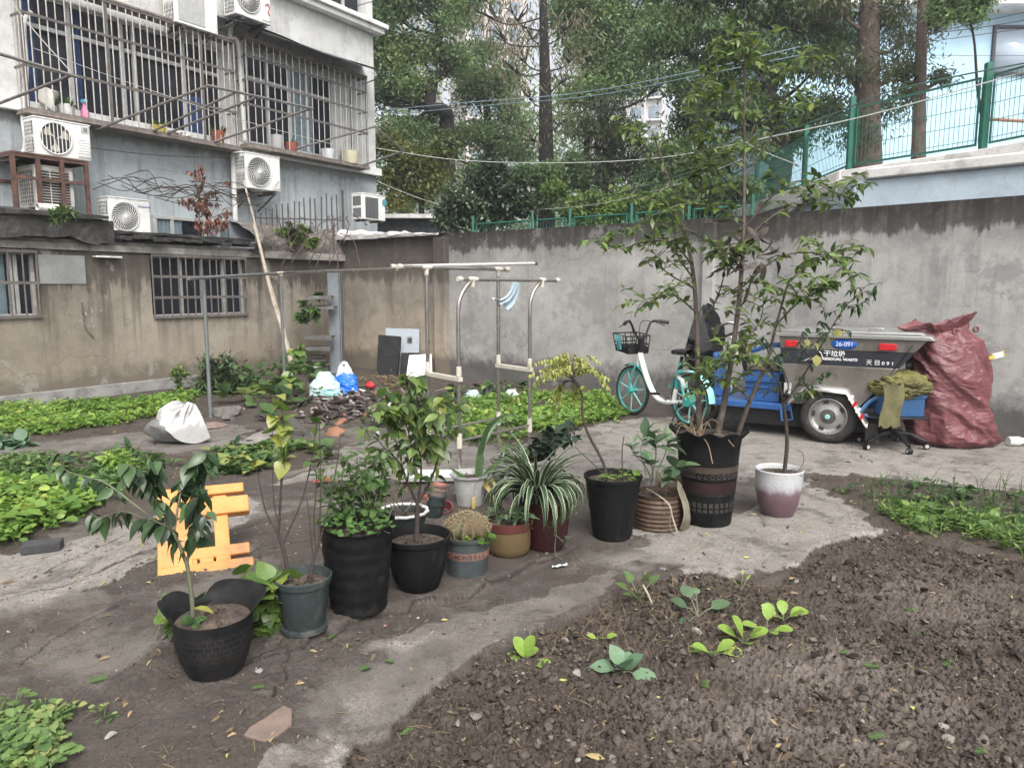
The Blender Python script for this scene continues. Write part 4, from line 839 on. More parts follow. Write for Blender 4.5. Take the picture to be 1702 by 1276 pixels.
# ---------------------------------------------------------------- trees
M_BARK = mat('bark_dark', (.020, .016, .014), (.010, .008, .007), .95, 9, .9, fine=40, bd=.02); M_BARKR = mat('bark_brown', (.115, .08, .062), (.055, .04, .034), .95, 7, .9, fine=35, bd=.02)
M_CAM = leafmat('camphor', (.085, .155, .075), (.25, .37, .145), (.34, .38, .15), .42, .5)
M_CAMD = leafmat('camphor_deep', (.045, .09, .042), (.15, .235, .09), (.23, .25, .10), .4, .48)
M_META = leafmat('metasequoia', (.03, .045, .018), (.10, .125, .05), (.17, .115, .06), .6, .3)
M_METAB = leafmat('conifer_brown', (.10, .10, .055), (.22, .21, .12), (.26, .2, .12), .7, .3)
M_SHR = leafmat('shrub_gloss', (.013, .03, .014), (.05, .085, .035), (.3, .32, .25), .25, .15)
M_BRI = leafmat('bright_leaf', (.06, .12, .025), (.20, .30, .06), (.33, .36, .10), .5, .35)
def tree(name, label, cat, trunk, r, clumps, mt, leaf=.135, wd=.5, per=22, dens=26, spread=.26, droop=.25, bark=None, limbs=True, group='trees beyond the wall', tpl=None, d=25., lr=.07):
    tp = [W(px, py, d + (q[0] if q else 0)) for px, py, *q in trunk]; base = tp[0].copy(); base[2] = 0
    o = thing(name, label, cat, base, 0, group); T = smooth_path(np.vstack([[base], tp]), 5); m = MB(); rr = np.linspace(1, .35, len(T)) * r; m.tube(T, rr, 10)
    C = [(W(px, py, d + (q[0] if q else 0)), rp * d / FPX) for px, py, rp, *q in clumps]
    if limbs:
        for c, R_ in C:
            j = np.argmin(np.linalg.norm(T - (c - (0, 0, R_ * .9)), axis=1)); j = min(j, len(T) - 1); a = T[j]; mid = lerp(a, c, .55) + (0, 0, -.12 * np.linalg.norm(c - a))
            L = smooth_path([a, mid + rng.normal(0, .1, 3) * R_, c], 5); m.tube(L, np.linspace(min(rr[j] * .5, lr), .012, len(L)), 6)
            for k in range(4): e = c + rdir(1, -.2, .9)[0] * R_ * .85; m.tube(smooth_path([L[-4], lerp(L[-4], e, .6) + rng.normal(0, .08, 3) * R_, e], 3), np.linspace(.03, .008, 7), 4)
    m.build('trunk', bark or M_BARK, o, world=True, smooth=60); lf = MB()
    for c, R_ in C:
        ns = max(3, int(7 * R_)); sub = c + rdir(ns, -.6, 1) * R_ * rng.uniform(.3, .85, (ns, 1)); sr = R_ * rng.uniform(.28, .5, ns); tb = rng.uniform(0, .62)
        nt = int(dens * 4.6 * R_ ** 2 + 14); w_ = rng.integers(0, ns, nt); p = sub[w_] + rdir(nt) * sr[w_][:, None] * rng.uniform(.3, 1.05, (nt, 1)); tt = np.clip(tb + rng.normal(.12, .12, ns)[w_] + rng.normal(0, .08, nt), 0, .97)
        q = np.repeat(p, per, 0) + rng.normal(0, spread, (nt * per, 3)) * (1, 1, .7); dv = rdir(nt * per, -.9, .5); dv[:, 2] -= droop
        lf.inst(tpl or (KITE[0] * (wd / .54 * 1.0, 1, 1), KITE[1]), q, dv, rdir(nt * per, .2, 1), rng.uniform(.7, 1.25, nt * per) * leaf, np.clip(np.repeat(tt, per) + rng.normal(0, .1, nt * per), 0, 1))
    lf.build('crown', mt, o, world=True, smooth=0); return o
tree('camphor_tree', 'tall camphor tree with a dark forked trunk beside the apartment corner', 'tree', [(744, 235), (738, 185, -.3), (715, 180, -.3), (722, 130), (738, 120), (728, 60), (735, 30)], .26,
     [(650, 20, 50), (700, -20, 60), (745, 30, 48), (660, 90, 48), (705, 85, 36), (640, 150, 36), (690, 145, 38), (760, 95, 34), (650, 210, 34), (720, 215, 30), (600, 60, 60), (590, 150, 50), (780, -30, 50), (620, -60, 60)], M_CAM, d=24., dens=25)
tree('camphor_tree', 'broad pale green camphor tree in the middle of the tree row', 'tree', [(815, 300), (812, 220), (806, 150), (800, 90)], .22,
     [(800, 95, 34), (835, 140, 40), (790, 160, 40), (845, 195, 36), (775, 215, 36), (820, 235, 40), (860, 245, 30), (770, 120, 24), (740, 250, 30), (800, 285, 32)], M_CAM, d=27., dens=22)
tree('small_tree', 'yellowish green small tree just right of the apartment corner', 'tree', [(700, 335), (695, 290), (690, 250)], .1, [(665, 262, 34), (705, 280, 34), (650, 305, 26), (690, 315, 30), (735, 255, 26), (640, 245, 24), (730, 300, 22), (655, 335, 20)], M_BRI if False else leafmat('camphor_yellow', (.06, .085, .02), (.16, .185, .045), (.26, .24, .06), .4, .3), d=21., dens=34, leaf=.13, spread=.2)
tree('bare_conifer', 'tall straight dark trunked conifer with thin brown drooping sprays', 'tree', [(908, 330), (907, 200), (905, 100), (902, -20)], .27,
     [(850, 20, 34), (820, 60, 26), (860, 90, 26), (940, 40, 30), (870, 150, 24), (940, 130, 26), (840, 110, 22), (930, 200, 22), (880, 230, 22), (960, 90, 26), (800, 20, 24), (880, 60, 22)], M_METAB, d=20., dens=10, leaf=.22, wd=.14, per=9, droop=1.1, spread=.3, bark=M_BARK, lr=.022)
tree('camphor_tree', 'dense mid green camphor tree right of the bare conifer', 'tree', [(1010, 320), (1008, 240), (1000, 150)], .24,
     [(985, 30, 55), (1045, 10, 60), (960, 90, 36), (1020, 90, 52), (1080, 70, 50), (985, 145, 40), (1050, 140, 44), (1110, 20, 44), (950, 20, 40), (1110, 130, 36), (1000, -40, 70), (955, 165, 26)], M_CAM, d=23., dens=27)
tree('brown_conifer', 'loose brownish conifer behind the big potted tree', 'tree', [(975, 340), (975, 230), (972, 170)], .12, [(965, 220, 34), (1005, 240, 34), (1040, 220, 34), (985, 275, 36), (1030, 280, 36), (960, 290, 30), (1070, 260, 36), (1010, 200, 30)], M_META, d=19., dens=24, leaf=.16, wd=.2, droop=.8)
tree('shade_tree', 'deep shaded broad tree hanging over the terrace end', 'tree', [(1290, 330), (1300, 260), (1285, 190), (1270, 110)], .34,
     [(1150, 40, 55), (1210, 20, 60), (1280, 10, 60), (1350, 20, 60), (1160, 120, 55), (1230, 100, 60), (1300, 90, 60), (1370, 100, 50), (1140, 200, 48), (1210, 190, 46), (1290, 170, 50), (1360, 170, 44), (1120, 270, 42), (1180, 270, 36), (1320, 225, 34), (1100, 70, 44), (1400, 60, 40), (1250, 240, 30), (1240, -50, 80), (1350, -40, 70), (1130, -20, 60), (1090, 300, 36)], M_CAMD, d=17., dens=27, leaf=.14, wd=.34, droop=.6, spread=.2, bark=M_BARK)
tree('redwood_tree', 'thick ridged brown trunk standing behind the green fence', 'tree', [(1440, 330), (1441, 180), (1445, 20), (1448, -120)], .38, [(1470, 40, 26), (1405, 120, 26), (1490, 110, 24), (1480, 170, 18), (1425, 230, 12), (1400, 200, 18), (1480, -30, 40), (1390, 10, 30), (1500, 70, 20)], M_META, d=16., dens=40, leaf=.15, wd=.22, droop=.7, bark=M_BARKR)
tree('slim_tree', 'slim straight brown trunk right of the thick ridged trunk', 'tree', [(1524, 330), (1528, 180), (1533, 20), (1536, -120)], .165, [(1500, 120, 20), (1560, 130, 14), (1510, 150, 16), (1555, 40, 16)], M_META, d=14., dens=60, leaf=.09, wd=.3, spread=.1, bark=M_BARKR)
tree('camphor_tree', 'camphor branch with dark foliage at the top right before the blue wall', 'tree', [(1640, 300), (1625, 150), (1618, 60), (1600, 0)], .035, [(1570, 5, 26), (1600, 22, 22), (1630, 5, 22), (1590, -20, 40), (1560, 30, 14), (1615, -50, 50)], M_CAM, d=13., dens=120, leaf=.085, wd=.42, spread=.09)
tree('dark_shrub', 'dark glossy leaved shrub low behind the left fence', 'shrub', [(800, 390), (800, 345)], .06, [(765, 330, 30), (810, 310, 32), (850, 325, 28), (790, 355, 26), (835, 355, 26), (870, 345, 22), (740, 360, 24), (820, 290, 20)], M_SHR, d=16., dens=70, leaf=.12, wd=.5, spread=.12, group='shrubs behind the wall')
tree('bright_shrub', 'bright yellow green shrub behind the fence near the wall middle', 'shrub', [(975, 390), (975, 350)], .05, [(945, 350, 24), (985, 340, 26), (1015, 350, 24), (960, 365, 22), (1000, 368, 22), (930, 318, 14), (1030, 335, 18)], M_BRI, d=15., dens=80, leaf=.11, wd=.35, spread=.1, group='shrubs behind the wall')
tree('dark_shrub', 'dark bush at the foot of the bare conifer trunk', 'shrub', [(890, 390), (890, 340)], .06, [(880, 290, 30), (915, 300, 28), (900, 335, 26), (865, 300, 22), (940, 290, 26)], M_CAMD, d=18., dens=55, leaf=.13, wd=.4, spread=.14, group='shrubs behind the wall')
tree('dark_shrub', 'dark bush behind the big potted tree above the wall', 'shrub', [(1130, 390), (1130, 340)], .06, [(1070, 330, 28), (1110, 325, 30), (1150, 320, 32), (1190, 315, 30), (1230, 320, 26), (1090, 355, 24), (1140, 350, 24), (1180, 350, 24)], M_CAMD, d=14.5, dens=70, leaf=.12, wd=.4, spread=.12, group='shrubs behind the wall')
# a wood far behind that reads as one mass
m = MB(); n = 3800; a = rng.uniform(-.30, .36, n); dd_ = rng.uniform(31, 42, n); hh = rng.beta(1.3, 1.6, n) * (9.5 + 2.5 * np.sin(a * 31) + 1.5 * np.sin(a * 77 + 1)); p = np.c_[a * dd_, dd_, hh]; per = 12
q = np.repeat(p, per, 0) + rng.normal(0, .4, (n * per, 3)); tb = np.clip(.35 + .25 * np.sin(a * 43) + rng.normal(0, .1, n), 0, 1)
m.inst((KITE[0] * (.8, 1, 1), KITE[1]), q, rdir(n * per, -.9, .4), rdir(n * per, .2, 1), rng.uniform(.2, .34, n * per), np.clip(np.repeat(tb, per) + rng.normal(0, .1, n * per), 0, .9))
kind(tag(m.build('far_wood', M_CAM, smooth=0), 'far green wood closing the view behind the trees', 'wood'), 'stuff')
# grey fence slab at the apartment corner seen under the trees
o = thing('low_shed', 'dark low shed with pale roof edge beside the apartment corner', 'shed', W(668, 345, 19) * (1, 1, 0)); m = MB(); m.box((0, 1, 1.6), (2.6, 2, 3.2)); m.build('wall', mat('shed_dark', (.10, .11, .12), (.06, .065, .07), .8), o); m = MB(); m.box((0, .9, 3.26), (2.9, 2.5, .1)); m.build('roof', M_TERW, o)
# ---------------------------------------------------------------- wires
M_WIREL = mat('wire_pale', (.5, .5, .47), None, .6, bump=0); M_WIRED = mat('wire_dark', (.03, .03, .032), None, .6, bump=0); M_WIREB = mat('wire_blue', (.22, .32, .38), None, .6, bump=0)
def wire(label, pts, r, mt, sag=0., name='cable'):
    r = r * .72
    p = [W(*q) for q in pts]; o = thing(name, label, 'cable', p[0]); m = MB(); L = smooth_path(p, 8)
    if len(p) == 2: t = np.linspace(0, 1, 16)[:, None]; L = p[0] + (p[1] - p[0]) * t - np.array((0, 0, sag)) * 4 * t * (1 - t)
    m.tube(L, r, 5); m.build('strand', mt, o, world=True)
wire('pale cable sagging from the apartment corner across the trees to the terrace', [(622, 246, 16.5), (760, 266, 15.5), (930, 271, 14), (1100, 262, 12.5), (1260, 232, 11.3), (1450, 190, 10.3), (1702, 120, 9)], .011, M_WIREL)
wire('dark cable bundle rising along the top of the terrace fence', [(1260, 236, 12.5), (1390, 188, 10.9), (1470, 155, 10.2), (1600, 125, 9.3), (1760, 95, 8.4)], .014, mat('wire_greenish', (.05, .12, .10), None, .6, bump=0))
wire('blue grey cable crossing in front of the camphor trees', [(600, 187, 20), (760, 172, 18), (960, 155, 16), (1160, 118, 14), (1330, 78, 13)], .013, M_WIREB)
wire('second blue grey cable just below the upper one across the trees', [(600, 196, 20), (780, 178, 18), (980, 160, 16), (1160, 126, 14), (1330, 92, 13)], .011, M_WIREB)
wire('thin dark cable from the trees to the upper right', [(880, 200, 18), (1050, 172, 15), (1300, 120, 13), (1530, 60, 12), (1760, 8, 11)], .008, M_WIRED)
wire('dark cable crossing the blue wall below its roofline', [(1480, 60, 14), (1600, 50, 13), (1760, 25, 12)], .009, M_WIRED)
wire('dark cable crossing the blue wall and the window top', [(1480, 78, 14), (1600, 62, 13), (1760, 40, 12)], .007, M_WIRED)
wire('level thin cable across the middle of the blue wall', [(1480, 90, 14), (1760, 92, 12)], .005, M_WIRED, .02)
wire('black cable running low from the fence to the potted tree', [(870, 352, 15), (1000, 328, 13.5), (1110, 300, 12), (1240, 252, 11.5)], .014, M_WIRED)
wire('thin pale cable below the black one over the wall', [(880, 350, 15), (1000, 338, 13.2), (1130, 305, 12), (1240, 262, 11.3)], .006, M_WIREL)
wire('pale cable slanting down to the wall before the potted tree', [(1230, 233, 11), (1330, 275, 10.5)], .006, M_WIREL, .02)
wire('thin cable from the apartment corner down into the shrubs', [(625, 300, 16.3), (730, 340, 15.5)], .008, M_WIREL, .03)
wire('thin line strung from the apartment over the trees', [(560, 20, 16), (680, -15, 15)], .01, M_WIRED, .0)
t_, z_ = fac(0, 0, 0); wire('white cord slanting across the first bay window', [(8, -10, 9.6), (60, 55, 9.75), (118, 120, 9.9)], .009, M_WIREL)
wire('thin white washing line running along both bays', [(55, 80, 9.9), (250, 150, 11.2), (420, 205, 12.6), (600, 252, 14.6)], .006, M_WIREL)
wire('thin dark cable along the grey blue wall', [(150, 246, 10.6), (260, 258, 11.5), (385, 263, 12.6)], .007, M_WIRED)
# ================================================================ THINGS IN THE YARD
def facet(V, n, lo, hi, seed, soft=.0):
    g = np.random.default_rng(seed)
    for k in range(n): q = g.normal(0, 1, 3); q /= np.linalg.norm(q); V = V - np.maximum(0, V @ q - g.uniform(lo, hi))[:, None] * q
    return V
def ridged(p, oct=4, seed=0): return 1 - np.abs(2 * fbm(p, oct, seed) - 1)
# ---- clothes racks
def cap_(m, p, r, ax=(1, 0, 0)): m.tube([np.array(p) - np.array(ax) * r, np.array(p), np.array(p) + np.array(ax) * r], [r * .8, r, r * .8], 10)
A1, A2 = np.array((-.70, 6.12)), np.array((-.415, 5.74)); B1, B2 = np.array((-.125, 6.77)), np.array((.155, 6.42)); zA = .03
o = thing('clothes_rack', 'stainless folding clothes rack with cream joints standing in the yard', 'clothes rack', (-.27, 6.2, 0)); V3 = lambda p, z_: np.array((p[0], p[1], z_))
dA = nrm(B1 - A1); z1_, z2_ = 1.665, 1.565
for p in (A1, B1): m = MB(); m.rod(V3(p, zA), V3(p, z1_ - .05), .017, 12); m.build('post', M_STEEL, o, world=True)
for p, q in ((A2, dA), (B2, dA)):
    m = MB(); e = p + q * .15; m.tube(smooth_path([V3(p, zA), V3(p, .8), V3(p, z2_ - .26), V3(p + q * .03, z2_ - .13), V3(p + q * .1, z2_ - .045), V3(e, z2_ - .01)], 6), .016, 12); m.build('post', M_STEEL, o, world=True)
m = MB(); a, b = A1 - dA * .28, B1 + dA * .12; m.rod(V3(a, z1_), V3(b, z1_), .0155, 12); m.build('rail', M_STEEL, o, world=True)
m = MB(); a2, b2_ = A2 + dA * .02, B2 + dA * .38; m.rod(V3(a2, z2_), V3(b2_, z2_), .0165, 12); m.build('rail', M_STEEL, o, world=True)
for p, z_, L_ in ((A1, z1_, .05), (B1, z1_, .05), (A2 + dA * .16, z2_, .05), (B2 + dA * .16, z2_, .05)): m = MB(); m.tube([V3(p - dA * L_, z_), V3(p, z_), V3(p + dA * L_, z_)], [.019, .022, .019], 12); m.tube([V3(p, z_ - .06), V3(p, z_)], [.019, .021], 12); m.build('joint', M_CONN, o, world=True)
for p, z_ in ((a, z1_), (b, z1_), (a2, z2_), (b2_, z2_)): m = MB(); cap_(m, V3(p, z_), .024, (*dA, 0)); m.build('end_cap', M_CONN, o, world=True)
for p, q in ((A1, A2), (B1, B2)):
    m = MB(); zc_ = .79; m.hexa([(*(p + (q - p) * t + nrm(np.array(((q - p)[1], -(q - p)[0]))) * w_), z_) for z_ in (zc_ - .018, zc_ + .018) for t, w_ in ((-.06, -.02), (1.06, -.02), (1.06, .02), (-.06, .02))])
    for e in (p, q): m.tube([V3(e, zc_ + .02), V3(e, zc_ + .10)], [.022, .02], 12)
    m.build('cross_bar', M_CONN, o, world=True, bevel=.004)
for p, q in ((A1, B1), (A2, B2)): m = MB(); m.rod(V3(p, .30), V3(q, .30), .011, 8); m.build('lower_rail', M_STEEL, o, world=True)
for p in (A1, A2, B1, B2): m = MB(); m.rod(V3(p, .24), V3(p, .36), .022, 8); m.build('joint', M_CONN, o, world=True)
def rod_thing(label, a, b, r, mt, tip=None, sleeve=None):
    a, b = np.array(a), np.array(b); o = thing('clothes_pole', label, 'pole', a, 0, 'clothes poles resting in the yard'); m = MB(); m.rod((0, 0, 0), b - a, r, 10); m.build('rod', mt, o); d = nrm(b - a)
    if tip is not None: m = MB(); m.rod(b - a, b - a + d * .03, r * 1.02, 10); m.build('end_cap', M_INK if tip else M_CONN, o)
    if sleeve: m = MB(); m.rod(d * 0, d * sleeve, r * 1.25, 10); m.build('sleeve', M_CONN, o)
    return o
Wd = lambda px, py, d: W(px, py, d)
rod_thing('stainless pole from the far steel post to the clothes rack', Wd(462, 454, 10.6), Wd(660, 447, 6.6), .0185, M_STEEL, None, .35)
rod_thing('pale capped pole laid on top of the clothes rack rail', Wd(650, 443, 6.15), Wd(888, 438, 6.85), .016, mat('pale_steel', (.66, .65, .62), (.55, .54, .5), .35, 9, .02, .6), 1, .03)
p1, p2 = Wd(338, 462, 8.5), Wd(466, 455, 10.75)
o = thing('pole_stand', 'weathered galvanised two post washing line frame before the brown lean-to', 'clothes rack', p1 * (1, 1, 0))
for p in (p1, p2): m = MB(); m.rod((*p[:2], -.05), p, .022, 10); m.build('post', M_GALV, o, world=True)
m = MB(); m.rod(Wd(314, 463, 8.1), p2 + nrm(p2 - p1) * .2 + (0, 0, .01), .02, 10); m.build('rail', M_GALV, o, world=True); m = MB(); cap_(m, p2, .034, (0, 0, 1)); m.build('joint', M_CONN, o, world=True)
# pale blue cloth hung on the rack
o = thing('cloth_rag', 'pale blue grey rag tied to the rack rail and blown sideways', 'cloth', Wd(862, 468, 6.75)); top = Wd(856, 468, 6.75); m = MB(); Vg = np.zeros((14, 18, 3))
L_ = [Wd(852, 466, 6.75), Wd(846, 486, 6.75), Wd(830, 498, 6.72), Wd(818, 494, 6.72), Wd(822, 506, 6.72)]; R_ = [Wd(862, 466, 6.75), Wd(863, 482, 6.76), Wd(858, 500, 6.78), Wd(850, 515, 6.78), Wd(843, 522, 6.78)]
Ls, Rs = smooth_path(L_, 4)[:14], smooth_path(R_, 4)[:14]
for i in range(14):
    for j in range(18): f = j / 17; Vg[i, j] = lerp(Ls[i], Rs[i], f) + np.array((0, 1, 0)) * .022 * math.sin(f * 16 + i * .25) * (.3 + i / 14)
m.grid(Vg); m.build('cloth', mat('rag_blue', (.52, .62, .68), (.40, .5, .56), .85, 12, .1), o, smooth=80, world=True)
# ---- shared bicycle
M_TEAL = mat('teal_paint', (.055, .34, .31), (.045, .29, .27), .35, 6, .02, dirt=(.12, .26, .24), damt=.3); M_TEALL = mat('teal_light', (.27, .56, .53), (.23, .5, .47), .4, 6, .02, dirt=(.2, .4, .38), damt=.3)
M_BWHT = mat('bike_white', (.74, .75, .73), (.68, .69, .67), .35, 5, .02, dirt=(.4, .39, .36), damt=.3); M_RUB = mat('rubber', (.028, .027, .026), (.018, .018, .018), .75, 20, .2, dirt=(.1, .085, .07), damt=.5); M_BLK = mat('black_plastic', (.012, .012, .013), (.008, .008, .009), .5, 12, .08, spec=.3, dirt=(.05, .045, .04), damt=.4)
M_CHR = mat('chrome', (.6, .6, .6), (.5, .5, .5), .18, 8, .01, 1.)
fw, rw = G(1050, 689), G(1146, 711); fdir = nrm((fw - rw)[:2]); wb = np.linalg.norm((fw - rw)[:2]); rzb = math.atan2(fdir[1], fdir[0])
o = thing('shared_bicycle', 'teal and white shared bicycle with a black basket by the grey wall', 'bicycle', (rw + fw) / 2, rzb); xr, xf, rz_ = -wb / 2, wb / 2, .295
def torus(m, c, R_, r, n=40, k=8, flat=1.): a = np.linspace(0, 2 * math.pi, n + 1); m.tube(np.c_[c[0] + R_ * np.cos(a), np.full(n + 1, c[1]), c[2] + R_ * np.sin(a)], r, k, cap=False, flat=flat)
for x in (xr, xf):
    m = MB(); torus(m, (x, 0, rz_), rz_ - .018, .02); w_ = m.build('wheel', M_RUB, o, smooth=80); m = MB(); torus(m, (x, 0, rz_), rz_ - .043, .014, flat=1.2); m.build('rim', M_TEAL, w_, smooth=80)
    m = MB()
    for k in range(7): a = k / 7 * 2 * math.pi + .3; m.tube([(x, 0, rz_), (x + (rz_ - .05) * math.cos(a), 0, rz_ + (rz_ - .05) * math.sin(a))], [.011, .007], 6)
    m.build('spoke', M_TEALL, w_); m = MB(); m.tube([(x, -.06, rz_), (x, .06, rz_)], .035 if x == xf else .06, 14); m.build('hub', M_TEAL, w_)
m = MB(); hx = xf - .13; m.tube(smooth_path([(hx + .005, 0, .74), (hx - .03, 0, .66), (hx - .14, 0, .45), (hx - .27, 0, .29), (hx - .4, 0, .235), (xr + .22, 0, .25), (xr + .03, .0, .29)], 6), [.036, .036, .036, .036, .034, .028, .022], 12, flat=.8); m.tube([(hx + .025, 0, .60), (hx - .01, 0, .76)], .03, 12)
m.tube([(xr + .26, 0, .26), (xr + .225, 0, .40)], .026, 10); m.build('frame', M_BWHT, o, smooth=60)
m = MB(); m.tube([(xr + .226, 0, .40), (xr + .16, 0, .70)], .025, 10); m.tube([(xr + .19, 0, .57), (xr + .05, .05, .36), (xr, .06, .30)], [.016, .013, .011], 8); m.build('seat_tube', M_TEAL, o)
m = MB(); m.tube(smooth_path([(xr + .2, 0, .55), (xr + .1, 0, .48), (xr + .12, 0, .40)], 3), [.03, .04, .02], 8); m.build('frame_cover', M_BWHT, o)
m = MB(); m.tube([(xr + .158, 0, .70), (xr + .145, 0, .76)], .02, 10); m.build('seat_post', M_BLK, o)
m = MB(); u = np.linspace(0, 1, 12); Vs = []
for t in u: wd_ = .10 - .07 * sstep(.25, .8, t) if True else 0; th = np.linspace(0, 2 * math.pi, 15)[:-1]; Vs.append(np.stack([np.full(14, xr + .03 + .27 * t), wd_ * (.25 + .75 * math.sin(math.pi * min(max(t, .06), .94)) ** .4) * np.cos(th), .80 + .02 * (1 - t) + .035 * np.sin(th) * (.4 + .6 * math.sin(math.pi * min(max(t, .08), .92)) ** .5)], -1))
m.grid(np.array(Vs), closed=True); m.build('saddle', M_BLK, o, smooth=80)
def fender(x, a0, a1, R_, wd_, mt):
    m = MB(); a = np.linspace(a0, a1, 24); m.grid(np.stack([np.stack([x + (R_ - .012 * abs(q)) * np.cos(a), np.full(24, wd_ * q), rz_ + (R_ - .012 * abs(q)) * np.sin(a)], -1) for q in (-1, -.6, 0, .6, 1)])); return m.build('fender', mt, o, smooth=80)
fender(xr, R(20), R(178), rz_ + .035, .045, M_TEALL); fender(xf, R(60), R(140), rz_ + .03, .035, M_TEAL)
m = MB()
for y in (-.05, .05): m.tube(smooth_path([(hx + .03, y * .7, .62), (xf - .02, y, .42), (xf, y, rz_)], 4), .014, 8)
m.build('fork', M_TEAL, o); m = MB(); m.tube([(hx - .005, 0, .74), (hx - .03, 0, .93)], .03, 10); m.build('stem', M_BLK, o)
m = MB(); sx0 = hx - .03; m.tube(smooth_path([(sx0 - .06, -.31, 1.10), (sx0 - .0, -.24, 1.115), (sx0 + .03, -.15, 1.10), (sx0 + .02, -.06, .93), (sx0, 0, .92), (sx0 + .02, .06, .93), (sx0 + .03, .15, 1.10), (sx0 - .0, .24, 1.115), (sx0 - .06, .31, 1.10)], 5), .013, 8); m.build('handlebar', M_BLK, o)
for y in (-1, 1): m = MB(); m.tube([(sx0 - .08, y * .33, 1.097), (sx0 - .01, y * .25, 1.113)], .02, 8); m.tube([(sx0 + .03, y * .22, 1.10), (sx0 + .0, y * .34, 1.06)], .006, 5); m.build('grip', M_BLK, o)
bk = MB(); bx0, bz0 = hx + .04, .74                     # basket: open wire box with a solid lower band
def bp(u, v, h): return (bx0 + (.0 + .22 * u) + .03 * h * u, (.15 + .03 * h) * (v * 2 - 1), bz0 + .03 * u + .2 * h)
for h in (0, .5, 1): bk.tube([bp(u, v, h) for u, v in ((0, 0), (1, 0), (1, 1), (0, 1), (0, 0))], .0075, 6)
for k in range(5):
    t = k / 4
    for u, v in ((t, 0), (t, 1), (1, t), (0, t)): bk.tube([bp(u, v, 0), bp(u, v, 1)], .006, 5)
for k in range(6): bk.tube([bp(k / 5, 0, 0), bp(k / 5, 1, 0)], .005, 5)
for (u0, v0), (u1, v1) in (((0, 0), (1, 0)), ((1, 0), (1, 1)), ((0, 1), (1, 1)), ((0, 0), (0, 1))):
    q = [bp(u0, v0, .0), bp(u1, v1, .0), bp(u1, v1, .34), bp(u0, v0, .34)]; bk.add(q, [(0, 1, 2, 3)])
bo = bk.build('basket', M_BLK, o, smooth=30); m = MB(); q = [np.array(bp(.42, 1, h)) + (dx, .012, 0) for h, dx in ((.15, 0), (.15, .085), (1.02, .085), (1.02, 0))]; m.add(q, [(0, 1, 2, 3)]); pl_ = m.build('basket_plate', mat('cyan_plate', (.16, .62, .74), (.14, .55, .66), .4, 8, .02), bo, smooth=0)
m = MB(); c0 = np.array(bp(.42, 1, .5)) + (.042, .016, 0)
for k, dz in enumerate((-.055, 0, .055)): a = np.linspace(0, 2 * math.pi, 13); m.tube(np.c_[c0[0] + .02 * np.cos(a), np.full(13, c0[1]), c0[2] + dz + .02 * np.sin(a)], .005, 4)
m.rod(c0 + (.024, 0, -.03), c0 + (.024, 0, .08), .004, 4); m.build('plate_mark', M_INK, pl_)
m = MB(); torus(m, (xr + .30, -.055, .27), .075, .008, 20, 5); m.tube([(xr + .30, -.075, .27), (xr + .17, -.08, .21)], .010, 6); m.tube([(xr + .30, .075, .27), (xr + .43, .08, .33)], .010, 6); m.build('crank', M_STEEL, o)
for sx, sy, sz_ in ((.17, -.12, .21), (.43, .12, .33)): m = MB(); m.box((xr + sx, sy, sz_), (.09, .07, .022)); m.build('pedal', M_BLK, o, bevel=.005)
m = MB(); m.tube(smooth_path([(sx0 + .02, .2, 1.1), (sx0 + .1, .1, 1.12), (hx + .06, .04, .9), (hx + .0, .03, .72)], 5), .005, 5); m.tube(smooth_path([(sx0 + .02, -.2, 1.1), (sx0 + .12, -.08, 1.1), (hx + .06, -.03, .85), (xf - .03, -.05, .5), (xf, -.05, .36)], 5), .005, 5); m.build('brake_cable', M_BLK, o)
m = MB(); m.tube(smooth_path([(xr, -.065, .36), (xr + .15, -.065, .355), (xr + .32, -.065, .35), (xr + .38, -.065, .27), (xr + .3, -.065, .2), (xr, -.065, .235)], 4), .008, 5); m.build('chain_guard', M_BLK, o)
m = MB(); m.tube([(xr + .12, .05, .27), (xr + .06, .22, .02)], .010, 6); m.build('kickstand', M_BLK, o)
# ---- scooter under a black rain cover, between the bicycle and the tricycle
M_BAG = mat('black_bag', (.007, .007, .008), (.005, .005, .006), .3, 6, .15, spec=.35)
c = np.array((2.24, 8.6, 0)); o = thing('covered_scooter', 'grey scooter hidden under a shiny black rain cover beside the bicycle', 'scooter', c)
m = MB(); nt, nz = 40, 34; V = np.zeros((nz, nt, 3)); th = np.arange(nt) / nt * 2 * math.pi
for i in range(nz):
    f = i / (nz - 1); zq_ = .18 + 1.16 * f; rx = np.interp(f, (0, .2, .42, .55, .8, .95, 1), (.1, .17, .23, .24, .23, .16, .03)); cx = np.interp(f, (0, .4, .7, 1), (.08, .04, -.02, -.08))
    q = np.c_[np.cos(th) * 1.3, np.sin(th) * 1.3, np.full(nt, f * 3.2)]; nn = ridged(q * 1.6, 4, 5); rr = rx * (.6 + .6 * nn ** 1.5)
    V[i] = np.stack([cx + rr * np.cos(th), rr * .8 * np.sin(th), zq_ + .05 * (nn - .5)], -1)
cc_ = np.array((0, 0, .75)); V = facet((V.reshape(-1, 3) - cc_) / (.3, .25, .62), 22, .5, .95, 33).reshape(nz, nt, 3) * (.3, .25, .62) + cc_; m.grid(V, closed=True); m.build('rain_cover', M_BAG, o, smooth=25)
m = MB(); m.hexa([(.12, -.04, .12), (.33, -.1, .1), (.36, .1, .1), (.12, .1, .12), (.16, -.02, .62), (.33, -.05, .6), (.33, .06, .6), (.16, .06, .62)]); m.build('leg_shield', mat('scooter_grey', (.5, .5, .5), (.4, .4, .4), .4, 5, .04, dirt=(.22, .2, .18)), o, bevel=.03)
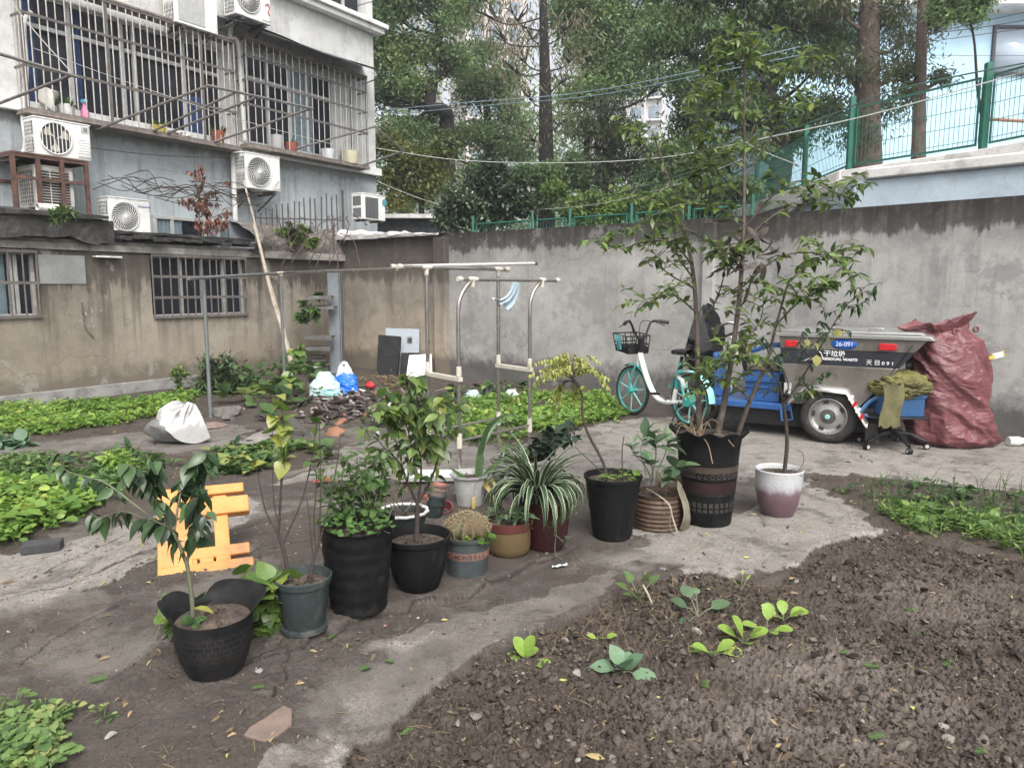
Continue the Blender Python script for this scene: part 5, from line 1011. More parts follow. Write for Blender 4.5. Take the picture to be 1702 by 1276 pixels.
m = MB(); m.tube(smooth_path([(.10, -.05, .86), (.14, -.08, 1.04), (.22, -.12, 1.10), (.31, -.14, 1.09)], 5), .018, 8); m.build('handlebar', M_CHR, o); m = MB(); m.prism([(-.07, -.1), (.07, -.11), (.09, .06), (.05, .12), (-.05, .12), (-.09, .06)], -.02, .02, rotx(math.pi / 2), (.30, -.16, .83)); mm = m.build('mirror', M_CHR, o, bevel=.012); m = MB(); m.prism([(-.055, -.08), (.055, -.09), (.072, .05), (.04, .1), (-.04, .1), (-.072, .05)], -.002, .002, rotx(math.pi / 2), (.30, -.184, .83)); m.build('mirror_back', M_ACG, mm)
for x in (-.1, .25): m = MB(); torus(m, (x, .05, .2), .165, .035, 28, 8); m.build('wheel', M_RUB, o, smooth=80)
m = MB(); m.tube(smooth_path([(-.22, -.06, .72), (-.15, -.05, .70), (-.12, -.05, .5), (-.1, .02, .2)], 4), .016, 7); m.tube([(-.1, -.03, .62), (.0, 0, .35), (.25, .05, .2)], .014, 7); m.build('frame', mat('rustbike', (.22, .17, .13), (.14, .1, .08), .6, 9, .2), o)
# ---- garbage tricycle
M_INOX = mat('inox_tank', (.27, .25, .225), (.19, .172, .152), .4, 3, .05, .6, dirt=(.11, .095, .08), damt=.75); M_NAVY = mat('navy_band', (.015, .017, .028), (.012, .013, .02), .5, 6, .03, dirt=(.06, .055, .05), damt=.4)
M_BLU = mat('trike_blue', (.02, .095, .29), (.016, .07, .21), .4, 5, .04, dirt=(.08, .09, .12), damt=.4); M_REFL = mat('reflector', (.55, .02, .03), (.45, .015, .02), .25, 30, .05); M_LETW = mat('letter_white', (.8, .8, .8), None, .6, bump=0)
tx, ty = .85, -.527; o = thing('garbage_tricycle', 'blue three wheeled rubbish cart with steel hopper and black lettered band', 'tricycle', (*G(1375, 735)[:2], 0), math.atan2(ty, tx))
Y0, Y1 = .0, .98
def trap(m, xa, xb, xc, xd, z0, z1, y0, y1): m.hexa([(xa, y0, z0), (xb, y0, z0), (xb, y1, z0), (xa, y1, z0), (xc, y0, z1), (xd, y0, z1), (xd, y1, z1), (xc, y1, z1)])
def edgeL(z): return np.interp(z, (.35, .76, .92, 1.03), (-.36, -.47, -.485, -.5))
def edgeR(z): return np.interp(z, (.35, 1.03), (.25, .80))
m = MB(); trap(m, edgeL(.36), edgeR(.36), edgeL(.755), edgeR(.755), .36, .755, Y0, Y1); trap(m, edgeL(.905), edgeR(.905), edgeL(1.02), edgeR(1.02), .905, 1.02, Y0, Y1); m.build('hopper', M_INOX, o, bevel=.006)
m = MB(); trap(m, edgeL(.757), edgeR(.757), edgeL(.903), edgeR(.903), .757, .903, Y0 + .003, Y1 - .003); m.build('band', M_NAVY, o)
m = MB(); trap(m, -.55, .86, -.53, .82, 1.022, 1.06, -.03, Y1 + .02); trap(m, -.50, .78, -.46, .74, 1.061, 1.085, .05, Y1 - .05); m.box((.36, .1, 1.10), (.13, .05, .05)); m.build('lid', mat('lid_steel', (.40, .40, .39), (.3, .3, .29), .38, 4, .03, .6, dirt=(.3, .28, .26)), o, bevel=.006)
for x0, x1 in ((-.44, -.32), (.40, .55)): m = MB(); m.box(((x0 + x1) / 2, -.012, .955), (x1 - x0, .022, .062)); r_ = m.build('reflector', M_REFL, o, bevel=.006); m = MB(); [m.lathe([(0, .004), (.006, .004), (.006, 0)], 8, (q, -.023, .955), M=rotx(math.pi / 2)) for q in (x0 + .015, x1 - .015)]; m.build('rivet', M_CHR, r_)
m = MB(); a = np.linspace(0, 2 * math.pi, 33)[:-1]; m.prism(np.c_[.115 * np.cos(a), .05 * np.sin(a)], 0, .004, rotx(math.pi / 2), (.10, -.001, .965)); pl_ = m.build('number_plate', mat('plate_blue', (.01, .13, .55), None, .35, bump=0), o, smooth=0)
fm_ = lambda x, z_, y=-.0055: frame_mat((x, y, z_), (1, 0, 0), (0, 0, 1))
text('lettering', '26-091', .062, M_LETW, fm_(.105, .965), pl_, .001, sx=.9)
text('lettering', '\u5e72\u5783\u573e', .062, M_LETW, fm_(.02, .868, -.0025), o, .001, 'CENTER', 1.05, .001)
text('lettering', 'RESIDUAL WASTE', .034, M_LETW, fm_(.07, .818, -.0025), o, .001, 'CENTER', 1.15, .0012)
text('lettering', '\u5929 \u76ee', .055, M_LETW, fm_(.36, .80, -.0025), o, .001); text('lettering', '0 9 1', .042, M_LETW, fm_(.485, .80, -.0025), o, .001, 'CENTER', 1.2, .0008)
# litter emblem: a bent figure of bars and a leaf shape
m = MB(); y = -.003; m.tube(smooth_path([(-.20, y, .80), (-.16, y, .83), (-.13, y, .885), (-.10, y, .87), (-.085, y, .83)], 5), .012, 6, flat=.25); m.tube([(-.26, y, .79), (-.23, y, .80), (-.19, y, .83)], [.016, .02, .006], 6, flat=.25); m.tube([(-.14, y, .80), (-.09, y, .83)], [.016, .01], 6, flat=.25); m.build('emblem', M_LETW, o)
for y_, nm in ((-.06, 0), (Y1 - .08, 1)):
    cz, R_ = .265, .262; m = MB(); m.lathe([(.175, -.055), (.2, -.068), (.24, -.06), (.258, -.035), (R_, 0), (.258, .035), (.24, .06), (.2, .068), (.175, .055)], 44, (0, y_ + .06, cz), M=rotx(math.pi / 2)); w_ = m.build('wheel', M_RUB, o, smooth=50)
    m = MB(); m.lathe([(.176, .062), (.17, .064), (.16, .05), (.15, .03), (.12, .028), (.075, .05), (.06, .052)], 44, (0, y_ + .06, cz), M=rotx(math.pi / 2)); m.build('rim', mat('wheel_silver', (.52, .51, .5), (.4, .39, .38), .35, 6, .04, .7, dirt=(.2, .17, .14), damt=.6), w_, smooth=60)
    m = MB()
    for k in range(5): a_ = k / 5 * 2 * math.pi + .5; m.box((.135 * math.cos(a_), y_ + .022, cz + .135 * math.sin(a_)), (.05, .012, .022), roty(-a_ - math.pi / 2))
    m.build('rim_slot', M_DARK, w_); m = MB(); m.lathe([(.072, .055), (.066, .075), (.03, .085), (0, .086)], 24, (0, y_ + .06, cz), M=rotx(math.pi / 2)); m.build('hub', M_IRON, w_, smooth=50); m = MB(); m.lathe([(.026, .088), (.02, .096), (0, .097)], 14, (0, y_ + .06, cz), M=rotx(math.pi / 2)); m.build('hub_cap', M_TEALL, w_)
# fender over the near wheel
m = MB(); prof = [(-.36, .40), (-.23, .535), (-.10, .56), (.16, .545), (.34, .25), (.36, .24)]; Vf = np.array([[(x, y_, z_) for x, z_ in prof] for y_ in (-.13, -.12, .06)]); Vf[0, :, 2] -= .03; m.grid(Vf); m.grid(Vf[:, ::-1] - (0, 0, .012)); m.build('fender', mat('fender_steel', (.42, .415, .40), (.32, .31, .295), .35, 5, .04, .7, dirt=(.25, .22, .2)), o, smooth=0)
for k in range(4): p = lerp(np.array((.19, -.136, .50)), np.array((.325, -.136, .275)), (k + .5) / 4); m = MB(); m.box(p, (.028, .006, .058), roty(math.atan2(.135, .225) + math.pi)); m.build('safety_stripe', M_LETW if k % 2 == 0 else M_REFL, o)
m = MB(); m.box((-.15, .5, .31), (1.5, .06, .06)); m.box((.2, .05, .33), (.9, .05, .06)); m.box((.2, Y1 - .05, .33), (.9, .05, .06)); m.tube([(0, -.02, .265), (0, Y1, .265)], .03, 8); m.build('chassis', M_IRON, o)
m = MB(); m.tube([(.22, -.02, .30), (.60, -.02, .30), (.60, -.02, .47)], .02, 6); m.tube(smooth_path([(.26, -.02, .30), (.36, -.02, .44), (.48, -.02, .50), (.6, -.02, .50)], 4), .02, 6); m.tube([(.60, -.02, .30), (.60, .9, .30)], .02, 6); m.build('rear_frame', mat('frame_blue', (.10, .26, .48), (.08, .2, .38), .45, 6, .05), o)
m = MB()
for y_ in (.02, Y1 - .03): m.tube([(.68, y_, .98), (.42, y_, .55)], .022, 6)
m.box((.66, -.01, .80), (.035, .04, .03)); m.build('tail_support', M_BLK, o)
m = MB(); m.box((-.3, .5, .2), (1.5, .82, .18)); m.build('under_shade_box', M_BLK, o)  # black box added under the cart to stand in for the dark shade there
m = MB(); m.box((-.76, .46, .315), (.78, .80, .035)); m.box((-.76, .06, .30), (.80, .03, .06)); m.build('platform', M_BLU, o, bevel=.006)
m = MB(); m.hexa([(-.84, .14, .335), (-.50, .14, .335), (-.50, .78, .335), (-.84, .78, .335), (-.86, .14, .64), (-.50, .14, .64), (-.50, .78, .64), (-.86, .78, .64)]); m.box((-.68, .128, .56), (.36, .022, .05)); m.box((-.68, .13, .48), (.35, .02, .012)); m.box((-.87, .46, .6), (.03, .6, .08)); m.build('seat_box', M_BLU, o, bevel=.012)
m = MB(); m.box((-.68, .46, .675), (.36, .62, .065)); m.build('seat', mat('seat_brown', (.13, .10, .085), (.09, .07, .06), .7, 6, .1), o, bevel=.02); m = MB(); m.box((-.49, .2, .62), (.05, .05, .52)); m.box((-.49, .72, .62), (.05, .05, .52)); m.box((-.485, .46, .82), (.04, .62, .22)); m.build('seat_back', M_BLK, o, bevel=.012)
m = MB(); m.tube(smooth_path([(-.47, .06, .94), (-.60, .04, .93), (-.78, .05, .86)], 4), .018, 7); m.tube(smooth_path([(-.47, .06, .915), (-.60, .04, .905), (-.78, .05, .835)], 4), .01, 7); m.build('guard_rail', M_BLU, o); m = MB(); m.rod((-.47, .06, .93), (-.47, .06, .64), .02, 7); m.build('guard_post', M_BLU, o)
m = MB(); m.tube(smooth_path([(-.84, .1, .65), (-.85, .06, .78), (-.84, .03, .86)], 4), [.02, .03, .045, .02], 8); m.lathe([(0, .03), (.05, .02), (.06, 0), (.04, -.01), (0, -.012)], 14, (-.84, -.005, .86), M=rotx(math.pi / 2)); m.build('side_mirror', M_BLK, o)
m = MB(); m.tube([(-1.36, .48, .36), (-1.22, .48, .95)], .03, 8); m.tube(smooth_path([(-1.06, .12, 1.0), (-1.16, .2, .99), (-1.22, .48, .95), (-1.16, .76, .99), (-1.06, .84, 1.0)], 5), .014, 7); m.build('handlebar', M_BLK, o); m = MB(); torus(m, (-1.38, .48, .25), .2, .05, 32, 10); m.build('wheel', M_RUB, o, smooth=80); m = MB(); m.box((-1.22, .46, .34), (.3, .12, .06)); m.hexa([(-1.22, .28, .34), (-1.12, .28, .33), (-1.12, .66, .33), (-1.22, .66, .34), (-1.26, .33, .8), (-1.22, .33, .8), (-1.22, .6, .8), (-1.26, .6, .8)]); m.build('front_shield', M_BLU, o, bevel=.01)
m = MB(); m.tube([(-.45, -.02, .33), (-.43, -.03, .18)], .014, 6); m.tube([(-.45, -.02, .33), (-.36, -.02, .34), (-.33, -.02, .2), (-.43, -.03, .18)], .01, 6); m.build('brake_lever', M_BLU, o); m = MB(); m.hexa([(-.43, -.01, .45), (-.36, -.01, .45), (-.36, .08, .45), (-.43, .08, .45), (-.43, -.01, .56), (-.36, -.01, .56), (-.36, .08, .56), (-.43, .08, .56)]); m.build('lock_box', M_ACG, o, bevel=.005)
m = MB(); m.hexa([(.35, -.1, .05), (.46, -.1, .05), (.46, -.08, .05), (.35, -.08, .05), (.33, -.1, .24), (.44, -.1, .24), (.44, -.08, .24), (.33, -.08, .24)]); m.build('mud_flap', M_RUB, o)
# ---- big woven sack
def sack(name, label, cat, loc, prof, n, fold, mt, seed, H_, rx=1., ry=.8, lean=(0, 0), top=None, fz=9., part='sack', fine=.45):
    o = thing(name, label, cat, loc); nz = 120; V = np.zeros((nz, n, 3)); th = np.arange(n) / n * 2 * math.pi; zs_k, rs_k = zip(*prof)
    for i in range(nz):
        f = i / (nz - 1); r0 = np.interp(f, zs_k, rs_k); p = np.c_[np.cos(th) * 1.1, np.sin(th) * 1.1, np.full(n, f * fz) + .9 * np.cos(th * 2 + f * 5)]
        nn = ridged(p * .8, 4, seed) ** 2; n2_ = fbm(np.c_[np.cos(th), np.sin(th), np.full(n, f * 2.6)] * 1.2, 3, seed + 9) - .5; mm = ridged(np.c_[np.cos(th) * 3, np.sin(th) * 3, np.full(n, f * fz * 1.9)], 3, seed + 4)
        r_ = r0 * (1 + .42 * n2_) + fold * ((nn - .4) * 1.0 + fine * (mm ** 2 - .3)) * min(1, r0 * 4)
        V[i] = np.stack([lean[0] * f + rx * r_ * np.cos(th), lean[1] * f + ry * r_ * np.sin(th), H_ * f + fold * .6 * (mm - .5)], -1)
    if top: V = top(V, th)
    m = MB(); m.grid(V, closed=True); m.build(part, mt, o, smooth=60); return o
s = Sh('pink_weave'); v = s.co(); f = s.noise(4, v, 4); wv = s.n('TexWave', {'Vector': v, 'Scale': 60., 'Distortion': .4}, 0); wv2 = s.n('TexWave', {'Vector': s.co(rot=(0, R(90), 0)), 'Scale': 60., 'Distortion': .4}, 0)
M_PINK = s.fin(s.mix(.25, s.mix(s.ramp(f, [(.35, 0.), (.7, 1.)]), (.175, .060, .066), (.122, .040, .046)), s.ramp(wv, [(.2, .7), (.8, 1.1)]), 'MULTIPLY'), .42, 0, .5, s.bump(s.ramp(s.noise(1., s.co((3.5, 3.5, 9), rot=(.3, .35, 0)), 4, .55, 1.6), [(.36, 0.), (.5, 1.), (.64, .1)]), .28, .03, s.bump(s.m_('ADD', wv, wv2), .12, .002)))
def pinktop(V, th):
    # gathered neck with a flap to the left and one corner stretched out at the ground
    nz = len(V); f = np.linspace(0, 1, nz)[:, None]; k = sstep(.86, 1., f)
    V[..., 0] += k * (-.11 * np.clip(-np.cos(th), 0, 1) ** 2 + .06 * np.cos(th * 5)) * 1.2; V[..., 2] += k * (.045 * np.cos(th * 2 + .4) - .12 * np.clip(-np.cos(th), 0, 1) ** 3) + k * .018 * np.cos(th * 5)
    b = sstep(.13, 0., f); V[..., 0] += b * .14 * np.clip(np.cos(th + .3), 0, 1) ** 4; return V
ps = G(1603, 748); ps = ps + (0, .27, 0)
sack('woven_sack', 'tall dusty pink woven sack with a knotted neck against the wall', 'sack', ps + (.03, 0, .0), [(0, .25), (.04, .31), (.14, .335), (.3, .315), (.5, .335), (.7, .325), (.82, .29), (.88, .2), (.93, .16), (.97, .19), (1, .21)], 130, .085, M_PINK, 3, 1.20, 1.02, .75, (-.13, .06), pinktop, 3.6, 'sack', .16)
so = bpy.data.objects['woven_sack']; m = MB(); Mq = roty(-.25); m.box((.25, -.20, .88), (.095, .012, .05), Mq); lb = m.build('tag', mat('tag_white', (.7, .7, .66), None, .5), so); m = MB(); m.box((.19, -.21, .862), (.05, .012, .03), Mq); m.box((.305, -.192, .895), (.02, .012, .06), Mq); m.build('tag_end', mat('tag_yellow', (.6, .47, .08), None, .5), lb)
a_ = np.linspace(0, 2 * math.pi, 13); nk = MB()
for cx_, cz_ in ((-.16, 1.10), (.03, 1.12)): nk.tube(np.c_[cx_ + .022 * np.cos(a_), np.full(13, -.20), cz_ + .022 * np.sin(a_)], .011, 6)
nk.build('knot_loop', M_PINK, so, smooth=80)
# ---- office chair base, blue crate and the cloth on it
cb = G(1492, 748) + (0, .12, 0); o = thing('office_chair_base', 'black five legged office chair base with white castors beside the sack', 'chair base', cb)
m = MB(); m.tube([(0, 0, .10), (0, 0, .22)], .035, 10); m.tube([(0, 0, .2), (0, 0, .30)], .02, 8); m.build('column', M_BLK, o)
for k in range(5):
    a = R(200 + 72 * k); e = np.array((math.cos(a), math.sin(a), 0)); m = MB(); m.tube([(0, 0, .15), e * .15 + (0, 0, .14), e * .29 + (0, 0, .075)], [.03, .026, .018], 8, flat=.8); l_ = m.build('leg', M_BLK, o)
    m = MB(); q = e * .30; d = np.array((-e[1], e[0], 0)); m.tube([q + (0, 0, .03) - d * .02, q + (0, 0, .03) + d * .02], .03, 12); m.tube([q + (0, 0, .05), q + (0, 0, .08)], .012, 6); w_ = m.build('castor', M_BLK, l_); m = MB(); m.tube([q + (0, 0, .03) - d * .022, q + (0, 0, .03) + d * .022], .018, 12); m.build('castor_rim', M_ACG, w_)
m = MB(); m.box((0, 0, .31), (.46, .40, .022)); m.build('seat_plate', M_BLK, o, bevel=.01)
co = thing('plastic_crate', 'blue plastic crate standing on the office chair base', 'crate', cb + (.02, 0, .322)); m = MB(); wl = .014
m.box((0, 0, .01), (.34, .3, .02)); m.box((0, -.155, .10), (.36, wl, .2)); m.box((0, .155, .10), (.36, wl, .2)); m.box((-.175, 0, .10), (wl, .296, .198)); m.box((.175, 0, .10), (wl, .296, .198)); m.box((0, -.165, .185), (.39, .012, .03)); m.build('body', mat('crate_blue', (.03, .10, .24), (.02, .07, .17), .4, 5, .04), co, bevel=.008)
o = sack('cloth_bundle', 'crumpled olive yellow cloth heaped on the blue crate', 'cloth', cb + (.03, 0, .475), [(0, .15), (.2, .2), (.5, .19), (.75, .15), (.92, .08), (1, .01)], 80, .075, mat('olive_cloth', (.16, .15, .04), (.085, .078, .028), .85, 7, .3, dirt=(.09, .085, .05), damt=.6), 13, .25, 1.15, .95, (.05, 0), None, 5., 'cloth')
m = MB(); Vg = np.zeros((12, 8, 3))
for i in range(12):
    for j in range(8): Vg[i, j] = (-.27 + .028 * j + .02 * math.sin(i * .5), -.235 - .016 * math.sin(j * 1.6 + i * .2), .16 - .036 * i + .02 * math.sin(j * 2))
m.grid(Vg); m.build('flap', mat('olive_flap', (.15, .14, .06), (.10, .092, .045), .85, 8, .2), o, smooth=60)
o = thing('plastic_bottle', 'white plastic bottle lying beside the sack at the frame edge', 'bottle', G(1680, 742) + (0, .04, .045)); m = MB(); m.lathe([(0, 0), (.04, 0), (.045, .01), (.045, .1), (.03, .13), (.03, .2), (0, .2)], 16, M=roty(math.pi / 2)); m.build('body', M_ACW, o); m = MB(); m.lathe([(0, .2), (.034, .2), (.034, .28), (0, .28)], 12, M=roty(math.pi / 2)); m.build('cap', M_ACG, o)
o = thing('pot_saucer', 'dark red flat saucer on the ground under the tricycle tail', 'saucer', G(1425, 728) + (0, .1, .01)); m = MB(); m.lathe([(0, .02), (.15, .02), (.17, 0), (0, 0)], 24, M=np.diag((1.3, .7, 1))); m.build('disc', mat('dark_red', (.12, .025, .03), None, .6), o)
# ---- white sack in the yard
s = Sh('white_sack'); z_ = s.n('SeparateXYZ', {0: s.n('TexCoord', out=3)}, 2); x_ = s.n('SeparateXYZ', {0: s.n('TexCoord', out=3)}, 0); nz_ = s.noise(5, s.co(), 4)
lim = s.ramp(s.m_('SUBTRACT', s.m_('ADD', z_, s.m_('MULTIPLY', s.m_('SUBTRACT', nz_, .5), .06)), s.m_('MULTIPLY', x_, -.62)), [(.10, 1.), (.13, 0.)])
M_WSACK = s.fin(s.mix(lim, s.mix(s.ramp(nz_, [(.35, 0.), (.7, 1.)]), (.72, .71, .70), (.62, .61, .6)), (.13, .125, .12)), .6, 0, .3, s.bump(s.noise(160, s.co(), 2), .1, .002), .12)
wsb = G(276, 744) + (0, .25, 0)
o = thing('white_sack', 'thin white woven bag draped over a grey lump on the bare concrete', 'sack', wsb)
V, F = rock(61, 4, 1.); V = nrm(V); V = facet(V, 9, .7, .95, 5); V = V * (1 + .10 * (fbm(V * 2.5, 4, 8) - .5))[:, None] * (.255, .19, .14); V[:, 2] = np.maximum(V[:, 2], -.13)
m = MB(); m.add(V + (-.055, -.01, .12), F[0]); m.build('contents', mat('grey_lump', (.17, .168, .165), (.115, .112, .11), .7, 5, .2, dirt=(.07, .065, .06)), o, smooth=40)
na, nb = 64, 40; Vc = np.zeros((nb, na, 3)); th = np.arange(na) / na * 2 * math.pi
for i in range(nb):
    f = i / (nb - 1)                      # 0 at the gathered peak, 1 at the hem
    pk = np.array((.21, .02, .47)); c = np.cos(th); s_ = np.sin(th); hemr = .30 + .05 * np.cos(th - .3); hemz = .17 - .17 * np.clip(np.cos(th + .45), 0, 1) ** 2 + .03 * np.cos(3 * th)
    hem = np.stack([hemr * c * 1.02 + .02, hemr * s_ * .82, hemz], -1); sh_l = np.stack([.25 * c - .03, .19 * s_, .29 + .03 * np.cos(th * 2) + .08 * c], -1)
    a_, b_ = (1 - f) ** 2, f ** 2; p = a_ * pk + 2 * f * (1 - f) * sh_l + b_ * hem; q = np.c_[c * 2.2, s_ * 2.2, np.full(na, f * 1.2)]; r1 = np.abs(2 * fbm(q, 2, 77) - 1); r2 = np.abs(2 * fbm(q * 2.1, 2, 99) - 1); out = np.stack([c, s_, np.full(na, .35)], -1)
    Vc[i] = p + out * ((r1 - .22) * .22 + (r2 - .2) * .07)[:, None] * math.sin(math.pi * min(f * .9 + .08, 1)) ** .6
cc_ = np.array((.03, 0, .2)); Vc = facet((Vc.reshape(-1, 3) - cc_) / (.34, .27, .3), 26, .55, .98, 15).reshape(nb, na, 3) * (.34, .27, .3) + cc_
Vc[..., 2] = np.maximum(Vc[..., 2], .006); m = MB(); m.grid(Vc, closed=True); m.build('bag', mat('bag_woven_white', (.53, .526, .518), (.46, .456, .448), .5, 6, .1, dirt=(.34, .33, .31), damt=.4), o, smooth=24)
# ---- orange plastic frame
M_ORG = mat('orange_plastic', (.60, .27, .075), (.50, .215, .06), .6, 5, .1, dirt=(.24, .13, .065), damt=.75); a, b = G(262, 976), G(424, 953); dx_ = nrm(b - a); Lw = np.linalg.norm(b - a); lean = R(46)
o = thing('plastic_barrier', 'orange moulded plastic frame with double rails propped on the paving', 'plastic barrier', a, math.atan2(dx_[1], dx_[0])); RM = rotx(-lean)
m = MB(); th_ = .04
def pb(x0, x1, z0, z1, y0=0, y1=th_): c = np.array(((x0 + x1) / 2, (y0 + y1) / 2, (z0 + z1) / 2)) @ RM.T + (0, 0, .015); m.box(c, (x1 - x0, y1 - y0, z1 - z0), RM)
Hh = .55
pb(0, Lw, 0, .085, -.01); pb(.03, Lw * .97, .115, .18, .005); pb(0, .17, 0, Hh, .004); pb(.13, .19, .06, Hh * .55, .008); pb(Lw * .60, Lw * .76, .05, Hh - .06, .006); pb(.02, Lw * 1.0, Hh - .19, Hh - .085, -.016); pb(.03, Lw * .96, Hh - .05, Hh + .01, .003); pb(.2, .27, .05, .16, .007)
m.build('body', M_ORG, o, bevel=.007)
for x0, x1, z0, z1 in ((.19, Lw * .36, .09, .11), (Lw * .40, Lw * .58, .09, .11), (Lw * .79, Lw * .95, .09, .11)): m = MB(); c = np.array(((x0 + x1) / 2, .045, (z0 + z1) / 2)) @ RM.T + (0, 0, .015); m.box(c, (x1 - x0, .02, z1 - z0), RM); m.build('slot', M_DARK, o)
# ---- boards leaning on the wall behind the rubbish heap
def board(name, label, cat, c4_, d, th_, mt, lean_=.22):
    q = [W(px, py, d - (lean_ if i < 2 else 0)) for i, (px, py) in enumerate(c4_)]; o = thing(name, label, cat, q[0]); n = nrm(np.cross(q[1] - q[0], q[3] - q[0])); n = n if n[1] > 0 else -n; m = MB(); m.hexa(np.array([q[0], q[1], q[1] + n * th_, q[0] + n * th_, q[3], q[2], q[2] + n * th_, q[3] + n * th_]) - q[0]); m.build('panel', mt, o, bevel=.004); return o
board('cabinet_door', 'black board leaning on the brown wall section', 'board', ((625, 632), (660, 630), (666, 559), (629, 556)), 12.75, .10, mat('black_board', (.008, .0085, .010), (.006, .006, .007), .55, 5, .05, spec=.2))
o = board('meter_box_door', 'grey steel door with a lock plate leaning behind the black board', 'door', ((640, 640), (696, 640), (697, 547), (641, 545)), 13.0, .03, mat('grey_door', (.33, .37, .41), (.29, .33, .36), .5, 5, .04), .15)
m = MB(); p = W(681, 565, 12.96) - np.array(o.location); m.box(p, (.085, .02, .11)); l_ = m.build('lock_plate', M_STEEL, o); m = MB(); m.box(p + (0, -.014, .0), (.04, .02, .06)); m.build('latch', M_DARK, l_)
o = board('black_panel', 'black panel standing between the grey door and the white board', 'board', ((664, 640), (696, 640), (697, 586), (667, 586)), 12.85, .03, M_BLK, .12)
board('white_board', 'white laminated board with a broken corner leaning on the wall', 'board', ((673, 640), (719, 636), (717, 588), (680, 590)), 12.6, .03, mat('white_board', (.74, .74, .76), (.68, .68, .7), .5, 4, .03), .2)
# ---- rubbish heap: bags, shards
def bag(label, c, w_, h, mt, seed, mt2=None, white=False):
    o = sack('plastic_bag', label, 'plastic bag', c, [(0, w_ * .42), (.1, w_ * .5), (.45, w_ * .44), (.75, w_ * .27), (.95, w_ * .2), (1, w_ * .16)], 60, .05, mt, seed, h, 1, .7, (0, 0), None, 5., 'bag'); o['group'] = 'rubbish bags on the heap'
    if mt2:
        a = np.linspace(0, math.pi, 12); m = MB(); Vg = np.array([[(w_ * (.25 - .1 * k) * math.cos(q) * (1 if k < 1 else .55), -.02 + .012 * math.sin(6 * q), h * .8 + h * (.42 - .12 * k) * math.sin(q)) for q in a] for k in (0, 1)]); m.grid(Vg); m.build('handle', mt2, o, smooth=60)
    return o
M_BAGW = mat('bag_white', (.70, .72, .72), (.5, .62, .62), .4, 9, .1)
s = Sh('bag_blue'); f = s.noise(7, s.co(), 3); zb_ = s.n('SeparateXYZ', {0: s.n('TexCoord', out=3)}, 2); M_BAGB = s.fin(s.mix(s.ramp(s.m_('ADD', s.m_('MULTIPLY', f, .5), zb_), [(.55, 0.), (.6, 1.)]), s.mix(s.ramp(f, [(.60, 0.), (.64, 1.)]), (.012, .14, .60), (.5, .6, .72)), (.68, .72, .74)), .35, 0, .5)
def gz(px, py, d):
    p = G(px, py)
    for _ in range(6): zg = float(zat(p[:1], p[1:2])[0][0]); p = G(px, py, zg)
    return p - (0, 0, .01)
bag('bright blue and white carrier bag with a cut handle on the rubbish heap', gz(574, 655, 10.3), .36, .38, M_BAGB, 31, M_BAGW)
bag('white and teal plastic bag slumped left of the blue carrier bag', gz(541, 660, 10.4), .40, .34, mat('bag_teal', (.62, .68, .66), (.16, .42, .42), .4, 4, .1), 37)
bag('small pale grey plastic bag poking up left on the heap', gz(526, 628, 11), .16, .2, mat('bag_grey', (.55, .55, .53), None, .5), 41)
bag('white and blue printed bag lying at the wall foot behind the rack', gz(786, 668, 10.2), .26, .16, mat('bag_wb', (.66, .7, .72), (.08, .3, .5), .4, 6, .1), 43)
bag('crumpled white bag at the wall foot right of the printed bag', gz(850, 664, 10.4), .24, .14, mat('bag_w2', (.6, .61, .62), (.42, .43, .44), .5, 6, .1), 47)
bag('black rubbish bag among the litter at the wall foot', gz(812, 664, 10.5), .26, .16, M_BAG, 53)
o = thing('red_wrapper', 'small crumpled red wrapper on the heap before the black board', 'wrapper', W(617, 640, 10.8)); m = MB(); V, F = rock(91, 2, .8); m.add(V * .07, F[0]); m.build('wrapper', mat('red_w', (.55, .03, .04), None, .5), o, smooth=0)
o = thing('shoe_sole', 'off white flat sole lying beside the blue carrier bag', 'sole', W(600, 652, 10.3)); m = MB(); m.prism([(-.12, 0), (-.08, .04), (.05, .035), (.13, .04), (.15, 0), (.12, -.04), (.04, -.03), (-.08, -.04)], 0, .03, rotz(-.9) @ rotx(.5)); m.build('sole', mat('sole', (.65, .63, .58), None, .6), o)
sh = MB()
for k in range(420):
    p = G(rng.normal(600, 70), rng.normal(682, 14), 0); zz_ = zat(np.array([p[0]]), np.array([p[1]]))[0][0]; u = rng.uniform(.035, .13); q = rdir(1)[0]; Mr = rotz(rng.uniform(0, 6.3)) @ rotx(rng.normal(0, .5)) @ roty(rng.normal(0, .4)); n = rng.integers(4, 6); a = np.sort(rng.uniform(0, 6.28, n)); pl = np.c_[np.cos(a), np.sin(a)] * u * rng.uniform(.6, 1.1, (n, 1)); sh.prism(pl, -.008, .008, Mr, (p[0], p[1], zz_ + .015), rng.random())
s = Sh('shard'); M_SHARD = s.fin(s.ramp(s.attr('tint'), [(0., (.045, .036, .032)), (.4, (.085, .07, .062)), (.7, (.16, .135, .12)), (.86, (.33, .31, .29)), (.94, (.26, .13, .08)), (.965, (.42, .40, .38))], 'CONSTANT'), .85, 0, .3)
kind(tag(sh.build('rubble_shards', M_SHARD, smooth=0), 'broken tiles and pot shards strewn over the rubbish heap', 'rubble'), 'stuff')
tw = MB()
for k in range(150): p = W(rng.normal(645, 28), rng.normal(640, 8), rng.uniform(10.9, 12.2)); e = rdir(1, -.2, .6)[0] * rng.uniform(.1, .35); tw.tube(smooth_path([p, p + e * .5 + rng.normal(0, .03, 3), p + e], 3), .006, 4, rng.random() * .7)
kind(tag(tw.build('dry_twigs', M_LITTER, smooth=0), 'dry brown twigs and roots tangled on the heap', 'twigs'), 'stuff')
